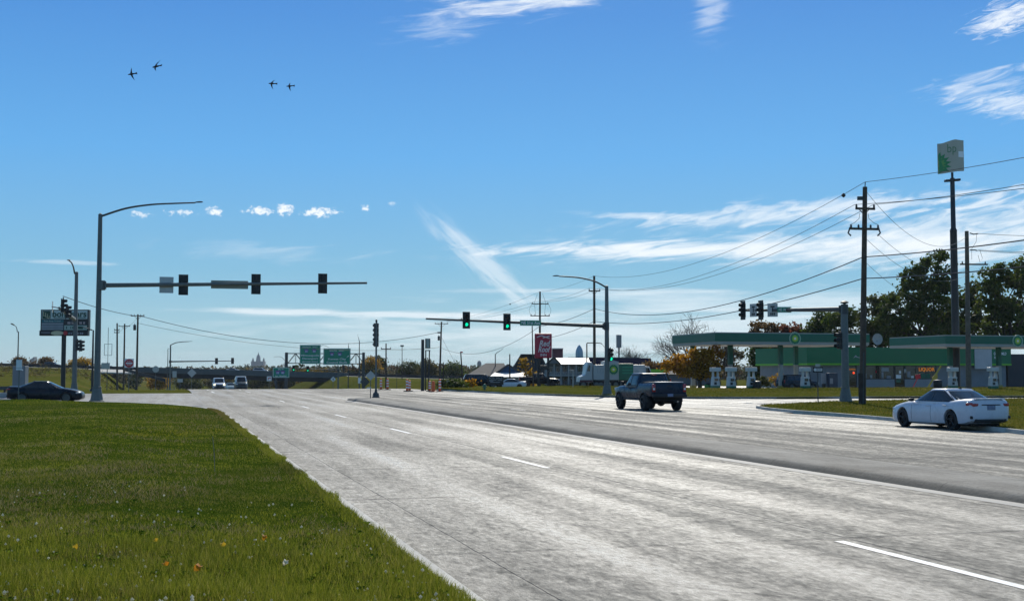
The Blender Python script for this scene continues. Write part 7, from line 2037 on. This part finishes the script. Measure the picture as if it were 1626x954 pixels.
# fallen leaves in the foreground grass
M_leafo = leaf_mat('fallen_leaf_orange', [(0.2, (0.55, 0.16, 0.01)), (0.8, (0.75, 0.30, 0.02))], 3, 0.4); M_leafy = leaf_mat('fallen_leaf_yellow', [(0.2, (0.62, 0.36, 0.02)), (0.8, (0.8, 0.5, 0.04))], 3, 0.4)
for px, py, m, lb, sz in ((246, 866, M_leafy, 'small yellow dandelion-like leaf in the lawn left of the orange ones', .028), (353, 867, M_leafy, 'small yellow leaf nearest the curb side of the clover patch', .032), (420, 850, M_leafo, 'single orange leaf lying furthest back in the lawn', .035), (315, 906, M_leafo, 'largest orange leaf in the dry tuft', .045), (118, 882, M_leafy, 'yellow leaf among white clover at the lower left', .036), (454, 888, leaf_mat('paper_scrap', [(0.2, (0.7, 0.64, 0.5)), (0.8, (0.85, 0.8, 0.66))], 3, 0.5), 'pale scrap of paper in the lawn', .034), (262, 904, M_leafo, 'dull orange leaf beside the dry tuft', .03)):
    x, y = gp(px, py, 0.25); s_, t_ = to_st(x, y); z = float(LZ(x, y, float(tmax(s_)) - t_)) + 0.075
    mb = MB(); q = random.uniform(0, 6); pts = [(sz * r * math.cos(q + a), sz * r * math.sin(q + a), 0.55 * sz * math.sin(2 * a + q)) for a, r in ((0, 1.2), (0.7, .6), (1.2, 1), (1.9, .6), (2.6, 1), (3.3, .6), (4.0, 1), (4.9, .6), (5.6, .9))]
    mb.add([(0, 0, 0.3 * sz)] + pts, [(0, i + 1, (i + 1) % 9 + 1) for i in range(9)]); o = mb.build('fallen_leaf', m, fix=False); o.location = (x, y, z); o.rotation_euler = (0.9, 0.2, 0); tag(o, lb, 'leaf', 'fallen leaves in the lawn')
# birds
def bird(label, px, py, Y, wl, wr, heading, bank):
    mb = MB()
    prof = [(0.005, -0.21), (0.022, -0.17), (0.036, -0.11), (0.05, 0.0), (0.045, 0.07), (0.030, 0.115), (0.034, 0.15), (0.02, 0.185), (0.003, 0.215)]
    mb.lathe(prof, 10, axis='X')
    for s, (up, sw) in ((1, wl), (-1, wr)):
        vs = []; n = 7
        for i in range(n):
            u = i / (n - 1); y = s * (0.01 + 0.36 * u * math.cos(up)); z = 0.36 * u * math.sin(up) + 0.02; ch = 0.13 * (1 - u) ** 0.6 + 0.012; xo = 0.05 - sw * u * u - 0.02
            vs += [(xo + ch * 0.45, y, z), (xo - ch * 0.55, y, z), (xo - ch * 0.05, y, z + 0.016 * (1.1 - u)), (xo - ch * 0.05, y, z - 0.012 * (1.1 - u))]
        fs = []
        for i in range(n - 1):
            o = i * 4
            for a, b in ((0, 2), (2, 1), (1, 3), (3, 0)): fs.append((o + a, o + b, o + 4 + b, o + 4 + a))
        fs += [(0, 2, 1, 3), tuple(o + 4 + q for q in (0, 3, 1, 2))]
        mb.add(vs, fs)
    mb.prism([(-0.14, -0.02), (-0.14, 0.02), (-0.32, 0.06), (-0.30, 0.0), (-0.32, -0.06)], -0.008, 0.008, 'XY')
    o = mb.build('bird', pm('bird_feathers', (0.018, 0.019, 0.022), 0.8, 0, 0.2, 20), smooth=60)
    md = o.modifiers.new('skin', 'REMESH'); md.mode = 'VOXEL'; md.voxel_size = 0.009
    dg = bpy.context.evaluated_depsgraph_get(); dg.update(); nm = bpy.data.meshes.new_from_object(o.evaluated_get(dg)); o.modifiers.clear(); old = o.data; o.data = nm; bpy.data.meshes.remove(old); nm.shade_smooth()
    o.location = pt(px, py, Y); o.rotation_euler = Euler((bank, 0.1, heading), 'XYZ'); tag(o, label, 'bird')
bird('dark bird, leftmost in the sky, wings spread up and down', 209, 118, 62, (0.3, 0.06), (0.2, 0.10), math.pi - 0.2, 1.25)
bird('largest dark bird with one long wing raised to the right', 248, 106, 55, (0.15, 0.18), (-0.1, 0.22), math.pi - 0.35, -1.15)
bird('dark bird with arched wings, left of the close pair', 432, 133, 66, (-0.5, 0.14), (-0.3, 0.16), math.pi + 0.6, 0.95)
bird('smallest dark bird, right of the close pair', 460, 137, 74, (0.9, 0.1), (0.3, 0.06), math.pi + 0.1, 1.3)
# ------------------------------------------------------------------ trees
def leaf_quads(C, size, seed, flat=0.0):
    """one bent quad per centre, turned at random"""
    rg = np.random.default_rng(seed); n = len(C)
    a = rg.normal(size=(n, 3)); a /= np.linalg.norm(a, axis=1)[:, None]
    b = rg.normal(size=(n, 3)); b -= (b * a).sum(1)[:, None] * a; b /= np.linalg.norm(b, axis=1)[:, None]
    s = size * rg.uniform(0.55, 1.35, n)[:, None]
    P = np.empty((n, 4, 3))
    P[:, 0] = C - a * s * 0.62; P[:, 1] = C + b * s * 0.40; P[:, 2] = C + a * s * 0.62; P[:, 3] = C - b * s * 0.40
    return P
def quads_obj(name, P, m, parent=None):
    n = len(P); me = bpy.data.meshes.new(name)
    me.vertices.add(4 * n); me.vertices.foreach_set('co', P.reshape(-1))
    me.loops.add(4 * n); me.loops.foreach_set('vertex_index', np.arange(4 * n))
    me.polygons.add(n); me.polygons.foreach_set('loop_start', np.arange(n) * 4); me.polygons.foreach_set('loop_total', np.full(n, 4))
    me.materials.append(m); me.update(); me.validate()
    o = bpy.data.objects.new(name, me); COL.objects.link(o)
    if parent is not None: o.parent = parent
    return o
def crown_points(blobs, n, clump, seed, fill=0.55):
    """leaf centres gathered in clumps that sit on and inside the given ellipsoids"""
    rg = np.random.default_rng(seed); out = []; cl_all = []
    vol = np.array([b[3] * b[4] * b[5] for b in blobs]) ** (2 / 3); vol /= vol.sum()
    for b, w in zip(blobs, vol):
        k = max(4, int(n * w / 55)); m = int(n * w / k)
        d = rg.normal(size=(k, 3)); d /= np.linalg.norm(d, axis=1)[:, None]
        r = rg.uniform(fill, 1.0, k)[:, None] ** 0.6
        c = np.array(b[:3]) + d * r * np.array(b[3:6])
        cl_all.append(c)
        q = rg.normal(size=(k, m, 3)) * (clump * rg.uniform(0.6, 1.25, (k, 1, 1))) * np.array([1, 1, 0.72])
        out.append((c[:, None] + q).reshape(-1, 3))
    return np.concatenate(out), np.concatenate(cl_all)
M_bark = pm('tree_bark', (0.055, 0.042, 0.032), 0.95, 0, 0.3, 3, 0.5, 12)
def lm(name, a, b, c): return leaf_mat(name, [(0.25, a), (0.5, b), (0.78, c)], 0.5, 0.52, 0.65)
LV = {
 'dark': lm('leaf_dark_green', (0.028, 0.048, 0.009), (0.058, 0.086, 0.014), (0.11, 0.135, 0.024)),
 'mid': lm('leaf_mid_green', (0.028, 0.042, 0.010), (0.055, 0.070, 0.016), (0.10, 0.105, 0.028)),
 'olive': lm('leaf_olive', (0.045, 0.042, 0.012), (0.085, 0.075, 0.022), (0.14, 0.11, 0.035)),
 'brown': lm('leaf_brown', (0.070, 0.040, 0.014), (0.13, 0.075, 0.025), (0.20, 0.12, 0.035)),
 'red': lm('leaf_red', (0.080, 0.020, 0.014), (0.16, 0.045, 0.025), (0.22, 0.085, 0.035)),
 'yellow': lm('leaf_yellow', (0.17, 0.095, 0.008), (0.34, 0.19, 0.012), (0.50, 0.31, 0.03)),
 'gold': lm('leaf_gold', (0.16, 0.075, 0.007), (0.42, 0.20, 0.012), (0.68, 0.37, 0.03)),
}
def limbs(mb, base, tips, r0, seed, bend=0.25):
    rg = random.Random(seed)
    for tp in tips:
        tp = Vector(tp); b = Vector(base); d = tp - b
        pts = [b + d * u + Vector((rg.uniform(-1, 1), rg.uniform(-1, 1), rg.uniform(-0.2, 0.5))) * bend * math.sin(u * math.pi) * d.length * 0.35 for u in (0, 0.25, 0.5, 0.75, 1)]
        mb.tube(pts, [r0, r0 * 0.8, r0 * 0.55, r0 * 0.35, r0 * 0.12], 6)
def tree(name, label, px, Y, blobs, m, n, size, clump=0.55, trunk_r=0.25, seed=1, z0=None, cat='tree', group=None, fork=0.35, fill=0.5):
    """blobs given in photo columns/rows: (px, py, rx_px, ry_px, dy metres)"""
    x = xx(px, Y); z0 = hz(x, Y) if z0 is None else z0; k = Y * math.cos(PITCH) / F
    t = thing(name, label, cat, (x, Y, z0), 0, group)
    B = [((a - px) * k, dy, zz(b, Y) - z0, rx * k, max(rx, ry) * k * 0.85, ry * k) for a, b, rx, ry, dy in blobs]
    P, cl = crown_points(B, n, clump, seed, fill)
    ok = P[:, 2] > 0.05
    quads_obj('crown', leaf_quads(P[ok], size, seed + 5), m, t)
    top = max(b[2] for b in B); fk = top * fork
    mb = MB(); mb.tube([(0, 0, -0.1), (0.03, 0, fk * 0.5), (0, 0.05, fk)], [trunk_r * 1.25, trunk_r, trunk_r * 0.85], 10)
    rg = np.random.default_rng(seed + 9)
    tips = [b[:3] for b in B] + [tuple(c) for c in cl[rg.choice(len(cl), min(len(cl), 12), replace=False)]]
    limbs(mb, (0, 0.05, fk - 0.1), tips, trunk_r * 0.5, seed)
    mb.build('trunk', M_bark, t, smooth=60)
    return t
# big dark trees behind the station
tree('oak_tree', 'tallest dark green tree behind the station, left of the tall sign pole', 1472, 188, [(1465, 470, 48, 42, 0), (1490, 430, 34, 28, 1), (1500, 480, 34, 46, 2), (1428, 490, 30, 32, -1), (1455, 445, 22, 20, 0), (1500, 408, 14, 12, 1), (1410, 520, 28, 26, 0), (1475, 520, 55, 28, 0)], LV['dark'], 12500, 0.46, 0.50, 0.42, 21)
tree('oak_tree', 'large dark green tree at the right edge behind the right canopy', 1600, 182, [(1600, 470, 44, 46, 0), (1612, 430, 30, 24, 0), (1585, 445, 20, 26, 1), (1640, 480, 40, 60, 2), (1575, 505, 34, 30, 0), (1605, 520, 50, 30, -1)], LV['dark'], 10000, 0.46, 0.48, 0.42, 22)
tree('oak_tree', 'mid green tree filling the gap between the two tall dark trees', 1540, 196, [(1535, 500, 24, 36, 0), (1545, 470, 16, 22, 0), (1530, 530, 30, 22, 0)], LV['mid'], 4500, 0.48, 0.55, 0.3, 23)
tree('broadleaf_tree', 'loose mid green tree just right of the near wooden pole', 1392, 195, [(1385, 505, 22, 26, 0), (1398, 485, 18, 18, 0), (1378, 535, 22, 20, 0), (1400, 530, 24, 22, 0)], LV['mid'], 4200, 0.45, 0.5, 0.28, 24)
tree('broadleaf_tree', 'dark slender tree behind the near signal pole', 1340, 200, [(1335, 515, 22, 22, 0), (1350, 500, 14, 14, 0), (1330, 540, 28, 18, 0)], LV['dark'], 3600, 0.45, 0.5, 0.28, 25)
tree('broadleaf_tree', 'dark green tree above the left canopy beside the red one', 1300, 205, [(1300, 515, 17, 18, 0), (1312, 505, 12, 12, 0), (1290, 530, 18, 16, 0), (1310, 540, 24, 16, 0)], LV['dark'], 3600, 0.45, 0.5, 0.28, 26)
tree('maple_tree', 'small dull red tree showing above the left canopy', 1259, 208, [(1259, 522, 13, 11, 0), (1266, 535, 14, 12, 0)], LV['red'], 1300, 0.40, 0.45, 0.2, 27)
tree('maple_tree', 'rounded brown tree showing above the left canopy', 1222, 212, [(1215, 525, 20, 14, 0), (1235, 528, 18, 15, 0), (1222, 545, 30, 18, 0), (1250, 545, 16, 14, 0)], LV['brown'], 3200, 0.45, 0.5, 0.28, 28)
tree('cedar_tree', 'dark evergreen under the left canopy beside the third pump', 1212, 195, [(1212, 585, 22, 26, 0), (1205, 565, 16, 18, 0), (1225, 590, 20, 20, 0)], LV['dark'], 3800, 0.42, 0.5, 0.25, 29)
tree('cedar_tree', 'dark evergreen under the left canopy right of the pale trunk', 1262, 198, [(1262, 585, 20, 24, 0), (1250, 570, 16, 16, 0), (1275, 575, 18, 24, 0)], LV['dark'], 3800, 0.42, 0.5, 0.25, 30)
tree('broadleaf_tree', 'thin olive tree between the first and second canopy columns', 1165, 205, [(1165, 575, 16, 20, 0), (1158, 560, 12, 12, 0)], LV['olive'], 1300, 0.38, 0.5, 0.2, 31)
tree('shrub', 'pale green shrub right of the third fuel pump', 1206, 150, [(1206, 603, 9, 9, 0), (1214, 607, 8, 6, 0), (1200, 606, 6, 6, 0)], LV['mid'], 800, 0.20, 0.22, 0.05, 32, 0.02, 'shrub')
tree('shrub', 'yellow and red shrub left of the dark SUV at the pumps', 1238, 160, [(1238, 601, 9, 9, 0), (1230, 604, 7, 7, 0)], LV['yellow'], 700, 0.20, 0.22, 0.05, 33, 0.02, 'shrub')
# the orange tree in front and the bare one over it
tree('maple_tree', 'orange and gold autumn tree with a dark trunk left of the fuel canopy', 1111, 138, [(1100, 572, 30, 17, 0), (1125, 580, 24, 16, 0), (1075, 580, 22, 13, 0), (1112, 590, 34, 10, 0), (1128, 562, 18, 12, 0), (1058, 580, 9, 6, 0)], LV['gold'], 6500, 0.27, 0.32, 0.24, 34, 0.1, fork=0.30, fill=0.3)
def bare(label, px, Y, top_py, spread, seed, z0, r0=0.22):
    x = xx(px, Y); t = thing('bare_tree', label, 'tree', (x, Y, z0)); H = zz(top_py, Y) - z0; rg = random.Random(seed); mb = MB()
    tw = MB()
    def grow(p, d, L, r, lvl):
        pts = [p]; q = p.copy(); dd = d.copy()
        for i in range(4):
            dd = (dd + Vector((rg.uniform(-.18, .18), rg.uniform(-.18, .18), rg.uniform(-0.02, .10)))).normalized(); q = q + dd * L / 4; pts.append(q.copy())
        (mb if lvl < 2 else tw).tube(pts, [r * (1 - 0.14 * i) for i in range(5)], 6 if lvl < 2 else 4, caps=False)
        if lvl >= 5: return
        for i in range(((2 if lvl > 3 else 3) if lvl > 1 else 4) if lvl else 9):
            a = rg.uniform(0, 2 * math.pi); sp = rg.uniform(0.35, 0.85) if lvl else rg.uniform(0.3, spread)
            u = dd.orthogonal().normalized(); w = dd.cross(u)
            nd = (dd * math.cos(sp) + (u * math.cos(a) + w * math.sin(a)) * math.sin(sp)).normalized()
            grow(pts[rg.choice((2, 3, 4)) if lvl else rg.choice((3, 4))], nd, L * rg.uniform(0.60, 0.85) * (1.3 if lvl == 0 else 1), max(0.02, r * 0.56), lvl + 1)
    grow(Vector((0, 0, 0)), Vector((0, 0, 1)), H * 0.36, r0, 0)
    mb.build('trunk', M_bark, t, smooth=60); tw.build('twigs', M_bark, t, smooth=60)
    return t
bare('bare grey tree with a wide fan of twigs behind the orange tree', 1104, 176, 508, 1.45, 44, 0.05, 0.26)
bare('bare thin tree rising between the canopy columns', 1162, 190, 545, 0.8, 43, 0.05, 0.16)
bare('bare thin tree above the long purple roof', 1000, 260, 556, 0.7, 46, 0.0, 0.16)
tree('shrub', 'brown rounded thicket right of the purple roof', 1038, 210, [(1030, 586, 16, 9, 0), (1048, 585, 14, 8, 0)], LV['brown'], 1500, 0.4, 0.42, 0.1, 47, None, 'shrub')
tree('broadleaf_tree', 'slim yellow tree left of the red motel sign', 837, 180, [(838, 595, 9, 12, 0), (832, 577, 8, 9, 0), (842, 608, 10, 7, 0)], LV['yellow'], 600, 0.30, 0.4, 0.12, 48, fill=0.2)
tree('shrub', 'dark green hedge clump beside the leaning pole', 718, 150, [(706, 611, 9, 7, 0), (720, 610, 13, 8, 0), (733, 612, 9, 5, 0)], LV['dark'], 1900, 0.24, 0.28, 0.05, 49, None, 'hedge')
tree('shrub', 'yellow-brown bush left of the black parked SUV', 748, 158, [(748, 608, 9, 7, 0), (742, 611, 6, 5, 0)], LV['gold'], 600, 0.24, 0.25, 0.05, 50, None, 'shrub')
# trees by the interstate and beyond the bridge
for k, (px, Y, py, rx, ry, kind, lb) in enumerate((
    (30, 470, 574, 6, 4, 'brown', 'brown round tree beyond the interstate near the cabinet'), (72, 470, 574, 6, 4, 'brown', 'brown round tree beyond the interstate right of the small tower block'),
    (128, 460, 576, 15, 5, 'yellow', 'broad yellow tree beyond the interstate between the signal poles'), (252, 470, 605, 14, 9, 'yellow', 'yellow tree under the left end of the overpass'),
    (432, 520, 603, 11, 8, 'yellow', 'bright yellow tree seen under the overpass left of the gantry post'), (476, 540, 606, 9, 6, 'gold', 'gold bush seen under the overpass below the left destination sign'),
    (587, 470, 577, 13, 10, 'yellow', 'bright yellow tree beyond the overpass right of the gantry'), (602, 480, 574, 8, 9, 'mid', 'green tree behind the median signal pole'),
    (345, 500, 606, 22, 8, 'olive', 'olive thicket under the overpass behind the oncoming SUV'), (410, 500, 606, 16, 8, 'mid', 'green thicket under the overpass behind the van'),
    (300, 480, 606, 20, 9, 'mid', 'green thicket under the overpass behind the diamond sign'), (520, 520, 606, 18, 6, 'olive', 'olive thicket under the right end of the overpass'),
    (680, 430, 585, 12, 14, 'olive', 'olive tree behind the thick black post'), (720, 440, 588, 16, 13, 'dark', 'dark green tree behind the leaning pole'), (650, 460, 586, 18, 12, 'mid', 'green tree over the interstate barrier behind the channelizers'))):
    tree('autumn_tree', lb, px, Y, [(px, py, rx, ry, 0), (px - rx * 0.5, py + ry * 0.5, rx * 0.7, ry * 0.6, 1), (px + rx * 0.55, py + ry * 0.4, rx * 0.6, ry * 0.6, -1)], LV[kind], 3200, 0.50, 0.85, 0.25, 60 + k, None, 'tree', None, 0.3)
# scrub on the left bank
rg = np.random.default_rng(5)
n = 90
x = rg.uniform(-150, -98, n); y = rg.uniform(270, 352, n); C = []
for a, b in zip(x, y):
    s = rg.uniform(0.4, 1.3); C.append(np.array([a, b, hz(a, b) + s * 0.4]) + rg.normal(size=(60, 3)) * [s, s, s * 0.45])
tag(quads_obj('bank_scrub', leaf_quads(np.concatenate(C), 0.32, 77), LV['olive']), kind='stuff')
# far woods: a continuous belt of autumn trees to the skyline
rg = np.random.default_rng(9)
groups = {}
kinds = ['olive', 'mid', 'dark', 'brown', 'olive', 'mid', 'gold', 'brown']
woods = []
N = 2600
yy_ = 445 + (2900 - 445) * rg.random(N) ** 1.7; xx_ = rg.uniform(-0.62, 0.62, N) * yy_
parts = []; mats_i = []
for a, b in zip(xx_, yy_):
    s_, t_ = to_st(a, b)
    if b < 640 and -12 < t_ < 40: continue
    z = hz(a, b); H_ = rg.uniform(6, 12) * (0.8 if b < 700 else 1.0); w = H_ * rg.uniform(0.35, 0.6)
    if b < 520 : H_ *= 0.62
    m = 170 if b < 800 else (70 if b < 1300 else 30)
    d = rg.normal(size=(m, 3)); d /= np.linalg.norm(d, axis=1)[:, None]; d *= rg.uniform(0.45, 1, (m, 1)) ** 0.5
    parts.append(leaf_quads(np.array([a, b, z + H_ * 0.52]) + d * [w, w, H_ * 0.5], 0.95 if b < 800 else (1.7 if b < 1300 else 3.0), int(a * 7 + b) & 0xffff)); mats_i.append((int(rg.integers(len(kinds))), m))
P = np.concatenate(parts)
wood = quads_obj('far_woods', P, LV['olive'])
uk = ['olive', 'mid', 'dark', 'brown', 'gold']
WM = {'olive': lm('wood_olive', (0.040, 0.040, 0.016), (0.066, 0.062, 0.024), (0.095, 0.080, 0.034)), 'mid': lm('wood_green', (0.028, 0.038, 0.015), (0.044, 0.056, 0.022), (0.066, 0.074, 0.03)),
      'dark': lm('wood_dark', (0.018, 0.028, 0.016), (0.028, 0.040, 0.022), (0.042, 0.056, 0.028)), 'brown': lm('wood_brown', (0.050, 0.038, 0.022), (0.080, 0.056, 0.030), (0.110, 0.078, 0.040)), 'gold': lm('wood_gold', (0.085, 0.062, 0.015), (0.15, 0.105, 0.02), (0.20, 0.14, 0.03))}
wood.data.materials.clear()
for u in uk: wood.data.materials.append(WM[u])
wood.data.polygons.foreach_set('material_index', np.concatenate([np.full(m, uk.index(kinds[k])) for k, m in mats_i]).astype(np.int32))
tag(wood, kind='stuff')

# ------------------------------------------------------------------ haze: the air over the fields
mb = MB(); mb.span((-6600, -300, -9), (6600, 6800, 70))
hm = bpy.data.materials.new('haze_air'); hm.use_nodes = True
hm.node_tree.nodes.clear()
ho = hm.node_tree.nodes.new('ShaderNodeOutputMaterial'); hv = hm.node_tree.nodes.new('ShaderNodeVolumePrincipled')
hv.inputs['Color'].default_value = (0.80, 0.90, 1.0, 1); hv.inputs['Density'].default_value = 0.00006; hv.inputs['Anisotropy'].default_value = 0.2
hm.node_tree.links.new(hv.outputs[0], ho.inputs['Volume'])
hz_ = mb.build('haze', hm); hz_['kind'] = 'stuff'
